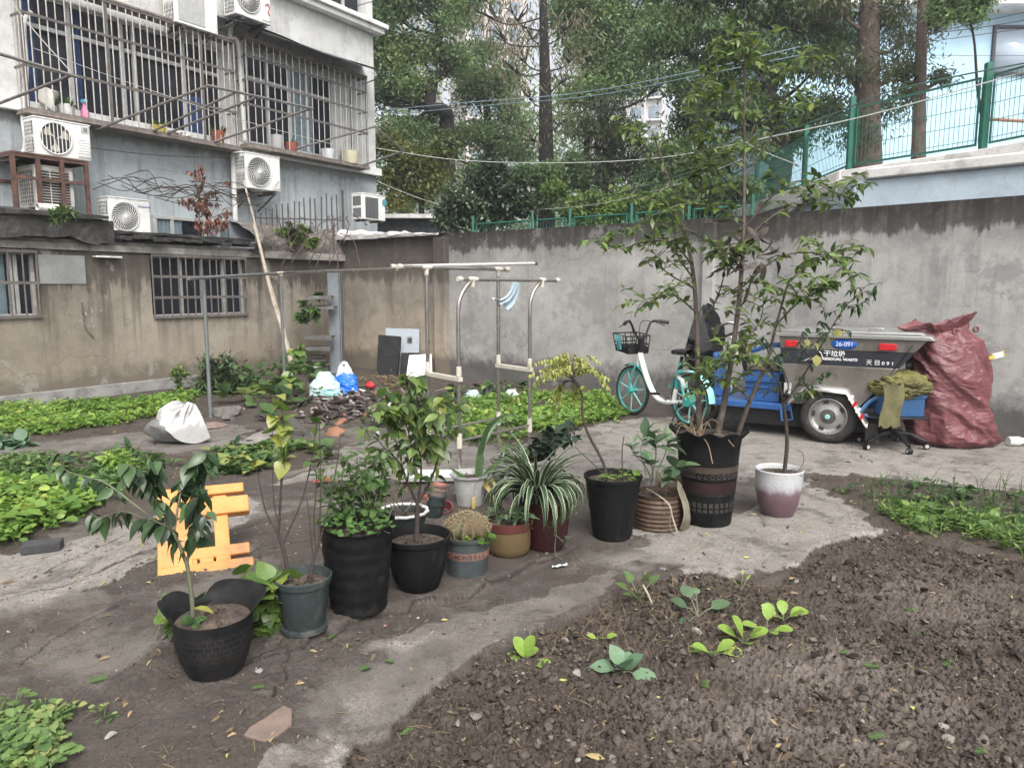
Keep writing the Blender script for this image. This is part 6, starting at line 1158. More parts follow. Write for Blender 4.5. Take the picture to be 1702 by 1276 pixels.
# ---- loose stones and bricks
def stone(label, px, py, r, seed, col=(.17, .155, .14), sq=(1, .8, .5), name='stone'):
    o = thing(name, label, 'stone', G(px, py) + (0, r * .5, 0), rng.uniform(0, 3)); m = MB(); V, F = rock(seed, 3, 1.); m.add(V * np.array(sq) * r + (0, 0, r * sq[2] * .55), F[0]); m.build('rock', mat('rock_%d' % seed, col, tuple(c * .55 for c in col), .9, 14, .8, fine=70), o, smooth=25); return o
stone('rough dark rubble lump at the foot of the near steel post', 368, 692, .17, 101); stone('reddish flat stone slab beside the white sack', 342, 714, .2, 102, (.24, .17, .14), (1.1, .7, .18)); stone('dark lump of rubble in front of the post stones', 378, 700, .09, 103)
stone('flat broken concrete chunk near the bare twig pot', 432, 732, .22, 104, (.26, .24, .22), (1.2, .6, .25)); stone('rounded dark stone right of the flat concrete chunk', 486, 724, .14, 105, (.075, .068, .062), (1.2, .8, .75)); stone('dark stone shard on the pale patch at the left', 142, 944, .055, 106, (.07, .062, .057), (1, .6, .45))
stone('small dark stone chip at the left edge of the paving', 46, 1034, .03, 107, (.09, .08, .075)); stone('grey pebble on the dirt before the front pot', 428, 1120, .022, 108, (.3, .29, .27)); stone('pale pebble at the bottom left of the paving', 180, 1226, .022, 109, (.3, .28, .25))
stone('thin brown stone flake lying on the crack at the left', 125, 986, .085, 110, (.13, .105, .09), (1.2, .7, .16))
o = thing('loose_brick', 'dark grey brick at the edge of the weedy bed', 'brick', G(62, 920) + (0, .05, 0), .35); m = MB(); m.box((0, 0, .028), (.20, .10, .056)); m.build('brick', mat('grey_brick', (.05, .05, .052), (.035, .035, .036), .9, 9, .5), o, bevel=.006)
o = thing('stone_flag', 'thin reddish brown stone flag flush in the foreground dirt', 'flagstone', G(440, 1212)); m = MB(); pl = [G(*q)[:2] - G(440, 1212)[:2] for q in ((405, 1228), (440, 1238), (462, 1228), (485, 1210), (486, 1185), (472, 1178), (440, 1200), (415, 1215))]; m.prism(pl, .0, .018); m.build('flag', mat('flag_red', (.21, .15, .122), (.14, .105, .088), .9, 7, .5), o, bevel=.004)
o = thing('litter_foil', 'scrap of white foil wrapper on the paving below the spider plant', 'wrapper', G(930, 946) + (0, 0, .012)); m = MB(); Vg = np.array([[(-.04 + .014 * i, .012 * j - .012 + .006 * i, .004 * math.sin(i * 2.1 + j) + .004) for i in range(7)] for j in range(3)]); m.grid(Vg); m.build('foil', M_BAGW, o, smooth=0)
o = thing('red_scrap', 'small red plastic scrap on the paving behind the bare twigs', 'scrap', G(536, 803) + (0, 0, .015)); m = MB(); m.add([(-.07, -.03, 0), (.06, -.04, .01), (.08, .03, .02), (-.05, .04, .015), (0, 0, .035)], [(0, 1, 4), (1, 2, 4), (2, 3, 4), (3, 0, 4)]); m.build('scrap', mat('scrap_red', (.40, .05, .05), None, .5), o, smooth=0)
o = thing('foam_tray', 'flat white foam tray on the paving behind the small leafy tree', 'tray', G(722, 806) + (0, .1, .02)); m = MB(); m.hexa([(-.28, -.1, 0), (.28, -.08, 0), (.3, .1, 0), (-.26, .1, 0), (-.3, -.12, .05), (.3, -.1, .05), (.32, .12, .05), (-.28, .12, .05)]); m.build('tray', mat('foam_white', (.6, .6, .59), (.5, .5, .49), .7, 8, .1), o, bevel=.01)
o = thing('wood_stake', 'pale split wooden stake stuck in the soil by a seedling', 'stake', G(1088, 1006)); m = MB(); m.tube([(0, 0, -.02), (-.035, .01, .06), (-.055, .02, .095)], [.006, .012, .009], 6, flat=.5); m.build('stake', mat('stakewood', (.55, .45, .32), None, .8), o)
# ================================================================ POTTED PLANTS
M_PLG = leafmat('leaf_pepper', (.018, .042, .020), (.070, .125, .046), (.30, .28, .05), .33, .2); M_DARKL = leafmat('leaf_dark', (.010, .024, .014), (.035, .062, .032), None, .28, .12)
M_TREEL = leafmat('leaf_potted_tree', (.035, .068, .026), (.175, .26, .065), (.26, .26, .06), .33, .4); M_YEL = leafmat('leaf_yellowgreen', (.22, .27, .06), (.42, .45, .13), (.5, .48, .18), .5, .4)
M_HERB = leafmat('leaf_herb', (.028, .065, .02), (.10, .175, .05), (.25, .28, .08), .5, .3); M_LET = leafmat('leaf_lettuce', (.10, .205, .036), (.285, .43, .082), (.42, .50, .12), .5, .4)
M_POTH = leafmat('leaf_pothos', (.035, .085, .02), (.15, .24, .05), (.30, .30, .06), .3, .3); M_HYD = leafmat('leaf_broad', (.05, .095, .055), (.145, .22, .11), None, .4, .25); M_BLUEG_L = leafmat('leaf_cabbage', (.07, .14, .075), (.17, .27, .16), (.35, .42, .25), .5, .25)
M_STEM = mat('stem_brown', (.13, .10, .08), (.075, .058, .046), .9, 25, .5, dirt=(.2, .18, .15)); M_STEMG = mat('stem_green', (.14, .15, .085), (.10, .105, .065), .6, 20, .2); M_STEMD = mat('stem_dark', (.06, .045, .038), (.035, .027, .023), .85, 25, .4)
M_PSOIL = mat('pot_soil', (.085, .062, .05), (.045, .034, .028), .95, 25, .9, dirt=(.19, .14, .10), damt=.7, fine=90, bd=.01)
M_PBLK = mat('pot_black', (.008, .0085, .0095), (.004, .004, .005), .6, 6, .15, spec=.2, dirt=(.034, .030, .027), damt=.6, fine=35); M_PGRN = mat('pot_greygreen', (.038, .052, .052), (.026, .035, .035), .55, 6, .12, spec=.3, dirt=(.17, .16, .145), damt=.6)
def local(o, p): return np.asarray(p) - np.array(o.location)
def pot_thing(label, px, pyb, prof, mt, soil_z, soil_r, cat='potted plant', wob=None, n=44, name='potted_plant', depth=None, seg=None, group='potted plants in the yard', lean=None):
    rb = prof[0][0] if prof[0][0] > 0 else prof[1][0]; c = G(px, pyb) + (0, rb * .93, 0) if depth is None else W(px, pyb, depth); zz = ground_z(c[0], c[1]); c[2] = zz
    if zz > 0.005: c = G(px, pyb, zz) + (0, rb * .93, 0) if depth is None else c; c[2] = zz
    c[2] -= .004; o = thing(name, label, cat, c, 0, group); m = MB(); M_ = None if lean is None else roty(lean[0]) @ rotx(lean[1])
    m.lathe([(0, .004)] + list(prof), n, wob=wob, M=M_); p_ = m.build('pot', mt, o, smooth=42)
    if soil_z:
        m = MB(); k = 26; th = np.arange(k) / k * 2 * math.pi; rr = np.linspace(0, 1, 9); V = np.array([np.stack([soil_r * q * np.cos(th), soil_r * q * np.sin(th), soil_z + .022 * (fbm(np.c_[q * np.cos(th) * 4, q * np.sin(th) * 4, 0 * th + px], 3, 3) - .4) * (q < .99)], -1) for q in rr]); m.grid(V, closed=True)
        for j in range(14): a = rng.uniform(0, 6.28); q = soil_r * rng.uniform(.1, .8); m.inst(ROCKS[j % 5], [(q * math.cos(a), q * math.sin(a), soil_z + .006)], rdir(1), rdir(1), [rng.uniform(.006, .016)], [.5])
        for j in range(9): a = rng.uniform(0, 6.28); q = soil_r * rng.uniform(.1, .7); e = rng.normal(0, soil_r * .3, 2); b0 = np.array((q * math.cos(a), q * math.sin(a), soil_z + .015)); m.tube([b0, b0 + (e[0] * .5, e[1] * .5, .012), b0 + (e[0], e[1], 0)], .0022, 4)
        m.build('soil', M_PSOIL, o, smooth=30)
    return o
def leaves_on(lf, L, n, size, tpl, t0=.25, droop=.35, fwd=.35, tints=(.1, .7), old=0., jit=.25, petl=0.):
    if n <= 0: return
    T = nrm(np.gradient(L, axis=0)); t = np.clip(np.linspace(t0, 1, n) + rng.normal(0, .02, n), 0, .999) * (len(L) - 1); i = np.minimum(t.astype(int), len(L) - 2); f = (t - i)[:, None]; p = L[i] * (1 - f) + L[i + 1] * f
    sd = nrm(np.cross(T[i], UP) + rng.normal(0, .35, (n, 3))); dv = sd * np.where(np.arange(n) % 2, 1., -1.)[:, None] * .9 + .45 * rdir(n, -.6, .8) + fwd * T[i]; dv[:, 2] -= droop; dv = nrm(dv); up = nrm(np.array((0, 0, 1.)) + rng.normal(0, jit, (n, 3))); tt = rng.uniform(*tints, n); tt = np.where(rng.random(n) < old, .97, tt)
    sz = size * rng.uniform(.6, 1.15, n); lf.inst(tpl, p + dv * petl, dv, up, np.c_[sz * rng.uniform(.85, 1.15, n), sz, sz * rng.uniform(.5, 1.5, n)], tt)
def plant(o, d, branches, stem, lmat, tpl=LEAF_OV, size=.1, name='foliage', stname='stem', **kw):
    m, lf = MB(), MB(); loc = np.array(o.location)
    for pts, r0, r1, n, *ex in branches:
        e = ex[0] if ex else {}; L = smooth_path([W(q[0], q[1], d + (q[2] if len(q) > 2 else 0)) - loc for q in pts], 5); m.tube(L, np.linspace(r0, r1, len(L)), 7)
        leaves_on(lf, L, n, e.get('size', size), e.get('tpl', tpl), **{**kw, **{k: v for k, v in e.items() if k not in ('size', 'tpl')}})
    st = m.build(stname, stem, o, smooth=70)
    if lf.V: return lf.build(name, lmat, o, smooth=60)
def twigs(pts, n, spread, rise, dd=.18):    # random side twigs off a pixel polyline
    out = []; P_ = np.array([(q[0], q[1], q[2] if len(q) > 2 else 0) for q in pts], float)
    for k in range(n):
        t = rng.uniform(.3, 1) * (len(P_) - 1); i = min(int(t), len(P_) - 2); p = lerp(P_[i], P_[i + 1], t - i); e = np.array((rng.choice((-1, 1)) * rng.uniform(.4, 1) * spread, -rng.uniform(-.3, 1) * rise, rng.normal(0, dd))); out.append([tuple(p), tuple(p + e * .55 + (0, -rise * .12, 0)), tuple(p + e)])
    return out
dp = lambda o: o.location[1]
# A: front black pot with a broken collar
def wobA(r, z_, t):
    k = (z_ > .235); front = np.clip(np.cos(t + math.pi / 2) * 1.0, -1, 1); keep = sstep(-.1, .25, np.sin(t - .15)) ; gap = np.exp(-((t - 2.25) / .28) ** 2); kk = np.clip(np.maximum(keep, np.exp(-((t - 3.25) / .38) ** 2)) - gap * .9, 0, 1); return np.where(k, .150 + (r - .150) * kk, r), np.where(k, .235 + (z_ - .235) * kk, z_)
A = pot_thing('front black pot with a broken collar and a drooping dark green pepper plant', 345, 1128, [(.085, 0), (.105, .008), (.13, .07), (.142, .13), (.146, .2), (.150, .235), (.165, .265), (.195, .29), (.203, .292), (.200, .286), (.165, .255), (.142, .232), (.138, .19)], M_PBLK, .212, .139, wob=wobA, n=72)
s = Sh('pot_brickrelief'); x_ = s.n('SeparateXYZ', {0: s.n('TexCoord', out=3)}, 0); y_ = s.n('SeparateXYZ', {0: s.n('TexCoord', out=3)}, 1); z_ = s.n('SeparateXYZ', {0: s.n('TexCoord', out=3)}, 2); at2 = s.m_('ARCTAN2', x_, y_); vb = s.n('CombineXYZ', {0: s.m_('MULTIPLY', at2, .14), 1: z_, 2: 0.}); bf = s.n('TexBrick', {'Vector': vb, 'Scale': 14., 'Mortar Size': .03, 'Mortar Smooth': .4, 'Brick Width': .38, 'Row Height': .32}, 1); msk = s.ramp(z_, [(.085, 0.), (.095, 1.), (.19, 1.), (.2, 0.)]); ft = s.noise(8, s.co(), 6, .7, .4); cA = s.mix(s.ramp(ft, [(.4, 0.), (.62, 1.)]), (.007, .0075, .009), (.019, .018, .017)); cA = s.mix(s.m_('MULTIPLY', s.m_('MULTIPLY', bf, msk), .5), cA, (.042, .04, .038)); A.children[0].data.materials[0] = s.fin(cA, .6, 0, .2, s.bump(s.m_('MULTIPLY', bf, msk), -.5, .004, s.bump(s.noise(50, s.co(), 4), .15, .003)))
d = dp(A); ml = dict(droop=.9, tints=(.0, .75), fwd=.25)
plant(A, d, [([(322, 1035), (318, 985), (311, 938)], .0095, .008, 0), ([(311, 938), (288, 885), (262, 868), (240, 862, .05)], .0075, .003, 34), ([(311, 938), (318, 890), (326, 850), (333, 808, -.08)], .006, .002, 26), ([(262, 868), (210, 828, .05), (170, 800, .08), (110, 782, .1), (98, 752, .1)], .005, .0018, 20, dict(size=.085)),
    ([(288, 885), (255, 820, -.08), (245, 790, -.1), (262, 762, -.1)], .005, .0015, 34), ([(290, 880), (300, 820, .1), (315, 775, .12), (345, 752, .1)], .005, .0015, 32), ([(240, 862), (205, 850, .1), (168, 860, .14), (150, 852, .16)], .004, .0015, 16), ([(318, 900), (335, 870, -.1), (345, 850, -.1)], .003, .001, 8, dict(size=.05)), ([(255, 820, -.08), (225, 780, -.14), (210, 770, -.15)], .004, .0015, 18), ([(300, 820, .1), (325, 790, .2), (338, 770, .22)], .003, .001, 16)], M_STEMG, M_PLG, blade(.56, 5, .35, .12, .8), .088, **ml)
m = MB(); m.inst(LEAF_OV, [local(A, W(322, 1010, d - .02))], [(1, -.2, .1)], [UP], [.085], [.98]); m.inst(LEAF_JAG, np.repeat([(-.05, -.06, .22)], 7, 0), rdir(7, .1, .7), rdir(7), [.05] * 7, [.75] * 7); m.build('seedling', M_PLG, A)
# B: grey green pot of bare stems
B = pot_thing('grey green pot of bare woody stems with few yellowing leaves', 498, 1054, [(.082, 0), (.10, 0), (.10, .015), (.084, .018), (.088, .03), (.112, .205), (.120, .207), (.124, .235), (.118, .238), (.111, .205), (.10, .15)], M_PGRN, .198, .108)
d = dp(B); few = dict(size=.075, t0=.75, droop=.4, tints=(.6, 1.), old=.45)
BR = [([(483, 975), (474, 925), (463, 888)], .011, .008, 0), ([(463, 888), (468, 800), (473, 735), (465, 655, .05)], .006, .003, 18, {**few, 't0': .5}), ([(463, 888), (442, 850), (431, 800), (424, 768)], .0045, .0018, 2, dict(size=.05, t0=.95, old=1., tints=(.9, .97))), ([(470, 905), (500, 835), (517, 770), (527, 700)], .0045, .0016, 6, dict(size=.05, t0=.6)), ([(515, 970), (521, 930), (530, 905)], .009, .006, 0),
    ([(530, 905), (533, 820), (531, 700)], .005, .0015, 5, dict(size=.04)), ([(521, 930), (513, 850), (506, 812)], .004, .0014, 0), ([(530, 905), (549, 830), (560, 770), (566, 720)], .0035, .0012, 3, dict(size=.04)), ([(525, 918), (522, 870), (526, 800), (524, 780)], .004, .002, 0), ([(505, 965), (511, 915), (511, 910)], .006, .005, 0), ([(505, 812), (490, 760), (478, 700)], .003, .001, 3, dict(size=.05, t0=.6, old=.4)), ([(463, 870), (455, 830), (452, 735), (455, 690)], .003, .0012, 4, dict(size=.07, t0=.8, old=.5, tints=(.5, .9)))]
left_ = [q for q in BR if q[0][0][0] < 500 and q[0][0][0] not in (505,)]; right_ = [q for q in BR if q not in left_]
right_ = [q for q in right_ if q[0][0][0] != 505]
plant(B, d, left_, M_STEMD, M_POTH, LEAF_HEART, .07); plant(B, d, right_, M_STEMD, M_POTH, LEAF_HEART, .06)
# C: trailing vine around the front pot
C = thing('trailing_vine', 'low glossy green vine growing on the paving behind the front pot', 'plant', G(430, 1085) * (1, 1, 0) + (0, .1, .02)); m, lf = MB(), MB()
for (px, py, r_, n) in ((425, 985, .17, 120), (285, 1015, .18, 55), (400, 1065, .12, 40), (440, 1040, .10, 30)):
    c = W(px, py, 3.02) if px > 330 else W(px, py, 2.98)
    for k in range(max(4, n // 9)): e = c + rng.normal(0, .4, 3) * (r_, r_ * .6, r_ * .7); s0 = np.array((c[0] + rng.normal(0, .05), c[1] + rng.normal(0, .03), .03)); L = smooth_path([s0, lerp(s0, e, .6) + (0, 0, .03), e], 5); m.tube(L, .003, 5); leaves_on(lf, L, 9, .088, LEAF_HEART, t0=.3, droop=.3, tints=(.1, .95), jit=.4)
m.build('stem', M_STEMG, C, world=True); lf.build('foliage', M_POTH, C, world=True, smooth=60)
# D: tall black pot with herbs
def ribs(r, z_, t): return r * (1 + .012 * np.sin(z_ * 95)), z_ + .012 * np.sin(t * 2 + 1) * (z_ > .3)
D = pot_thing('tall wavy black pot full of low clover and a tall feathery weed', 588, 1025, [(.122, 0), (.128, .01)] + [(lerp(.128, .168, q), lerp(.02, .40, q)) for q in np.linspace(0, 1, 26)] + [(.172, .405), (.163, .402), (.155, .36)], M_PBLK, .372, .157, wob=ribs)
d = dp(D); lf, m = MB(), MB()
n = 230; a = rng.uniform(0, 6.28, n); q = .165 * np.sqrt(rng.random(n)); lf.inst(LEAF_RD, np.c_[q * np.cos(a), q * np.sin(a) - .01, .385 + rng.uniform(0, .05, n) + .03 * (q < .1)], rdir(n, -.3, .6), nrm(UP + rng.normal(0, .3, (n, 3))), rng.uniform(.022, .042, n), rng.uniform(.4, 1, n)); lf.build('clover', leafmat('leaf_clover', (.035, .095, .025), (.11, .21, .06), None, .4, .3), D, smooth=60)
br = []
for k in range(30): x0 = rng.uniform(560, 640); tx_ = x0 + rng.normal(0, 28); ty_ = rng.uniform(735, 840); br.append(([(x0, 890, rng.uniform(-.05, .12)), (lerp(x0, tx_, .5), lerp(890, ty_, .55), rng.uniform(-.06, .12)), (tx_, ty_, rng.uniform(-.1, .15))], .003, .001, 11))
plant(D, d, br, M_STEMG, M_HERB, LEAF_JAG, .05, droop=.25, t0=.42, tints=(.1, .9))
# E: black bowl with a small leafy tree
E_ = pot_thing('round black bowl with a small leafy citrus like tree', 692, 985, [(.085, 0), (.10, .01), (.125, .07), (.140, .14), (.146, .20), (.148, .24), (.160, .246), (.163, .27), (.155, .272), (.142, .245), (.138, .2)], M_PBLK, .226, .138)
d = dp(E_); trunk = [([(692, 925), (693, 870), (694, 838)], .014, .0115, 0), ([(694, 838), (677, 800), (665, 770), (640, 745)], .008, .003, 10), ([(694, 838), (700, 790), (697, 740), (690, 690)], .007, .003, 10), ([(694, 838), (715, 800), (728, 760), (735, 705)], .007, .003, 10), ([(677, 800), (683, 740, -.05), (670, 690, -.08)], .005, .002, 12)]
br = list(trunk)
for ln in ([(677, 800), (640, 745)], [(697, 790), (690, 690)], [(715, 800), (735, 705)], [(683, 760), (668, 680)], [(697, 700), (700, 660)]):
    for tw_ in twigs(ln, 7, 55, 62, .14): br.append((tw_, .003, .001, 10))
plant(E_, d, br, M_STEMD, M_TREEL, blade(.52, 5, .4, .14, .8), .078, droop=.45, tints=(.0, .95), old=.04, fwd=.3, t0=.2)
# F: white rimmed bowl with dry sticks behind
F_ = pot_thing('pale scallop rimmed bowl of dry sticks behind the black bowl', 668, 905, [(.10, 0), (.12, .10), (.135, .17), (.14, .172), (.128, .165), (.12, .12)], M_PGRN, .13, .122, wob=lambda r, z_, t: (r * (1 + .03 * np.cos(t * 14) * (z_ > .15)), z_), cat='planter')
m = MB(); th = np.linspace(0, 2 * math.pi, 57); m.tube(np.c_[.137 * (1 + .03 * np.cos(th * 14)) * np.cos(th), .137 * (1 + .03 * np.cos(th * 14)) * np.sin(th), np.full(57, .175)], .010, 6, cap=False); m.build('rim', M_PVC, F_, smooth=80)
m = MB()
for k in range(9): a = rdir(1, .5, 1)[0]; m.tube([(rng.normal(0, .03), rng.normal(0, .03), .13), a * rng.uniform(.15, .4) + (0, 0, .12)], [.004, .002], 5)
m.build('sticks', M_STEM, F_)
# G: cactus pot with lettered band
s = Sh('pot_cactus'); z_ = s.n('SeparateXYZ', {0: s.n('TexCoord', out=3)}, 2); ft = s.noise(9, s.co(), 5, .7); M_PCAC = s.fin(s.mix(s.ramp(ft, [(.4, 0.), (.65, 1.)]), (.056, .070, .070), (.036, .044, .045)), .5, 0, .5, s.bump(ft, .1, .004))
Gp = pot_thing('grey green pot with a lettered terracotta band and a round spiny cactus', 775, 960, [(.098, 0), (.104, .004), (.116, .185), (.124, .188), (.127, .205), (.121, .207), (.114, .185), (.108, .15)], M_PCAC, .176, .110)
m = MB(); m.lathe([(.1112, .098), (.1152, .137), (.1162, .137), (.1122, .098)], 44); bd_ = m.build('band', mat('terracotta_band', (.25, .125, .098), (.18, .105, .09), .65, 12, .1, dirt=(.12, .11, .10)), Gp, smooth=80)
for k, ch in enumerate('SIMONBELL'): a = -math.pi / 2 + (k - 4) * .215; r_ = .1152; text('lettering', ch, .034, mat('letter_terra', (.10, .062, .052), None, .6, bump=0), frame_mat((r_ * math.cos(a), r_ * math.sin(a), .1175), (-math.sin(a), math.cos(a), 0), (.11 * math.cos(a), .11 * math.sin(a), 1)), bd_, .0012, bold=.0005)
m = MB(); nr_ = 15; u = np.linspace(0, 1, 20); th = np.arange(nr_ * 6) / (nr_ * 6) * 2 * math.pi; V = np.array([np.stack([(.105 * math.sin(math.pi * min(max(f, .01), .99)) ** .7) * (1 + .10 * np.cos(th * nr_)) * np.cos(th), (.105 * math.sin(math.pi * min(max(f, .01), .99)) ** .7) * (1 + .10 * np.cos(th * nr_)) * np.sin(th), np.full(len(th), .165 + .155 * f)], -1) for f in u]); m.grid(V, closed=True); ca_ = m.build('cactus', mat('cactus_body', (.085, .085, .045), (.12, .075, .04), .8, 12, .3), Gp, smooth=60)
m = MB()
for k in range(nr_):
    for f in np.linspace(.12, .97, 13):
        r_ = .115 * math.sin(math.pi * f) ** .7; a = k / nr_ * 2 * math.pi; p = np.array((r_ * math.cos(a), r_ * math.sin(a), .165 + .155 * f)); 
        for j in range(6): e = nrm(np.array((math.cos(a) * math.sin(math.pi * f), math.sin(a) * math.sin(math.pi * f), .5 * math.cos(math.pi * (1 - f)))) + rng.normal(0, .5, 3)); m.tube([p, p + e * rng.uniform(.010, .022)], [.0012, .0004], 3, cap=False)
m.build('spines', mat('spine', (.42, .36, .22), (.3, .22, .12), .7, bump=0), ca_, smooth=0)
lf = MB(); n = 46; lf.inst(LEAF_RD, np.c_[rng.uniform(-.02, .13, n), rng.uniform(-.11, .02, n), .18 + rng.uniform(0, .05, n)], rdir(n, -.2, .7), nrm(UP + rng.normal(0, .4, (n, 3))), rng.uniform(.025, .05, n), rng.uniform(.2, 1, n)); lf.build('clover', M_POTH, Gp, smooth=60)
# H: ochre pot with ivy leaved plant
H_ = pot_thing('ochre glazed pot with dark red rim and lobed light green leaves', 846, 927, [(.09, 0), (.112, .02), (.12, .05), (.122, .15)], mat('pot_ochre', (.145, .10, .045), (.095, .064, .03), .45, 6, .06, dirt=(.11, .085, .06)), .175, .112)
m = MB(); m.lathe([(.121, .148), (.126, .152), (.126, .195), (.118, .197), (.113, .17)], 44); m.build('rim', mat('rim_darkred', (.11, .035, .028), (.07, .026, .022), .35, 8, .05), H_, smooth=45)
lf, m = MB(), MB(); c = np.array(H_.location)
for k in range(13): e = W(rng.uniform(800, 885), rng.uniform(838, 872), dp(H_) + rng.uniform(-.16, .1)) - c; L = smooth_path([(0, 0, .17), e * .6 + (0, 0, .1), e], 4); m.tube(L, .002, 4); leaves_on(lf, L, 3, .075, LEAF_IVY, t0=.8, droop=.2, tints=(.5, 1), jit=.3)
m.build('stem', M_STEMG, H_); lf.build('foliage', M_HYD, H_, smooth=60)
# I: spider plant in a dark red pot
I_ = pot_thing('dark red pot hidden under a big striped spider plant', 906, 918, [(.10, 0), (.13, .05), (.145, .2), (.15, .27), (.156, .28), (.145, .282), (.138, .25)], mat('pot_red', (.05, .011, .012), (.03, .008, .009), .45, 6, .05, dirt=(.05, .04, .035)), .25, .14)
def straps(m, n, base, spread, L0, L1, w0, w1, arch, seg=10, face=None, rise=(.3, 1.2)):
    for k in range(n):
        a = rng.uniform(0, 2 * math.pi); hd = np.array((math.cos(a), math.sin(a), 0)); L = rng.uniform(L0, L1); el = rng.uniform(*rise); wd_ = rng.uniform(w0, w1); g_ = arch * rng.uniform(.7, 1.3); p = np.array(base) + hd * rng.uniform(0, spread); V, T_ = [], []; side = np.cross(hd, UP)
        ang = el
        for i in range(seg + 1):
            f = i / seg; ww = wd_ * (.55 + .45 * math.sin(math.pi * min(f + .15, 1))) * (1 - f ** 4 * .95)
            nv = hd * -math.sin(ang) + UP * math.cos(ang)
            for q, tt in ((-1, 1.), (-.78, .95), (-.66, .1), (0, .05), (.66, .1), (.78, .95), (1, 1.)): V.append(p + side * q * ww * .5 + nv * abs(q) * ww * .22); T_.append(tt)
            p = p + (hd * math.cos(ang) + UP * math.sin(ang)) * L / seg; ang -= g_ * (L / seg) * (1 + f)
        V = np.array(V).reshape(seg + 1, 7, 3); m.grid(V, np.array(T_))
m = MB(); straps(m, 92, (-.05, -.06, .29), .06, .34, .54, .026, .037, 6.4, rise=(.85, 1.45)); straps(m, 30, (-.05, -.02, .31), .05, .30, .46, .026, .036, 2.4, rise=(1.15, 1.5))
s = Sh('spider_leaf'); t = s.attr('tint'); colr = s.mix(s.ramp(t, [(.4, 0.), (.7, 1.)]), (.028, .055, .026), (.36, .42, .27)); M_SPI = s.fin(colr, .4, 0, .4, None, .22); m.build('foliage', M_SPI, I_, smooth=70)
m = MB(); L = smooth_path([(.02, -.1, .3), (.06, -.16, .2), (.05, -.2, .05), (.09, -.25, .02)], 5); m.tube(L, .002, 4); straps(m, 9, (.10, -.2, .10), .01, .05, .10, .006, .01, 8, 5); m.build('runner', M_SPI, I_, smooth=60)
# J: stacked small plastic pots
J = thing('stacked_pots', 'tilted stack of small brown and black plastic nursery pots', 'pots', G(720, 872) * (1, 1, 0) + (0, .04, .028)); Mt = roty(.16) @ rotx(-.1)
for k, (z0, cl_, nm_) in enumerate(((0, (.02, .03, .03), 'p1'), (.05, (.03, .045, .045), 'p2'), (.095, (.20, .155, .135), 'p3'), (.125, (.22, .13, .11), 'p4'))): m = MB(); m.lathe([(0, .0), (.042, 0), (.056, .09), (.061, .092), (.061, .105), (.055, .105), (.05, .08), (0, .07)], 26, np.array((0, 0, z0)) @ Mt.T, M=Mt); m.build('small_pot', mat('nursery_' + nm_, cl_, None, .55, 9, .1, dirt=(.16, .13, .11)), J, smooth=45)
m = MB(); m.lathe([(.052, .0), (.047, -.02), (0, -.02)], 26, np.array((0, 0, .222)) @ Mt.T, M=Mt); m.build('inner', mat('terra_in', (.42, .13, .08), None, .6), J)
J2 = thing('red_saucer', 'small dark red plastic pot lying behind the cactus pot', 'pot', G(737, 868) + (0, .12, .03)); m = MB(); m.lathe([(0, 0), (.04, 0), (.055, .06), (.05, .06), (.035, .01)], 20, M=rotx(.6)); m.build('pot', mat('saucer_red', (.25, .06, .06), None, .5), J2, smooth=45)
fl = thing('small_flower', 'tiny orange flowered plant between the bowl and stacked pots', 'plant', G(708, 872) + (0, .06, .02)); m = MB(); fm2 = MB()
for k in range(9): e = rdir(1, .4, 1)[0] * (.06, .05, .15); m.tube([(0, 0, 0), e], .0015, 4); fm2.inst(LEAF_LA, [e * .6, e * .8], rdir(2), rdir(2), [.03, .03], [.5, .8])
m.build('stem', M_STEMG, fl); fm2.build('foliage', M_HERB, fl); m = MB(); m.inst(LEAF_RD, np.repeat([(-.005, -.01, .15), (.02, 0, .13), (-.03, 0, .12)], 6, 0), rdir(18, -.2, .6), rdir(18), [.02] * 18, rng.random(18)); m.build('petals', mat('petal', (.6, .09, .03), (.7, .2, .04), .6, bump=0), fl)
# K: white pot with long strap leaves
K = pot_thing('old white pot with long arching strap leaves some gone yellow', 780, 842, [(.085, 0), (.10, .1), (.112, .19), (.13, .2), (.132, .215), (.118, .212), (.105, .18)], mat('pot_oldwhite', (.42, .42, .41), (.30, .295, .285), .55, 5, .08, dirt=(.24, .22, .19), damt=.7), .18, .106, wob=lambda r, z_, t: (r * (1 + .03 * np.cos(t * 12) * (z_ > .195)), z_))
d = dp(K); m = MB()
def ribbon(m, pts, w_, d, o, t=.3, seg=6):
    L = smooth_path([W(q[0], q[1], d + (q[2] if len(q) > 2 else 0)) - np.array(o.location) for q in pts], seg); T = nrm(np.gradient(L, axis=0)); n_ = len(L); side = nrm(np.cross(T, np.array((0, -1., .35)))); f = np.linspace(0, 1, n_)[:, None]; ww = w_ * (.6 + .4 * np.sin(math.pi * np.minimum(f + .1, 1))) * (1 - f ** 5)
    nv = np.cross(side, T); m.grid(np.stack([L - side * ww * .5 + nv * ww * .15, L, L + side * ww * .5 + nv * ww * .15], 1), t)
for pts, w_, t in (([(795, 808), (798, 760), (810, 715, -.1), (835, 692, -.2), (865, 690, -.25)], .034, .4), ([(792, 808), (800, 745), (822, 705, .1), (845, 700, .15)], .045, .4), ([(798, 806), (815, 780, -.05), (850, 755, -.1)], .035, .5), ([(788, 810), (765, 790, -.05), (745, 775, -.1)], .03, .6), ([(798, 800), (800, 760, .1), (795, 725, .1)], .035, .3), ([(800, 800), (825, 770, .1), (838, 745, .1)], .03, .2), ([(795, 800), (812, 812, -.1), (828, 850, -.15)], .03, .97), ([(790, 805), (788, 830, -.1), (785, 880, -.16)], .03, .97), ([(798, 803), (820, 800, -.08), (828, 835, -.13)], .025, .93)): ribbon(m, pts, w_, d, K, t)
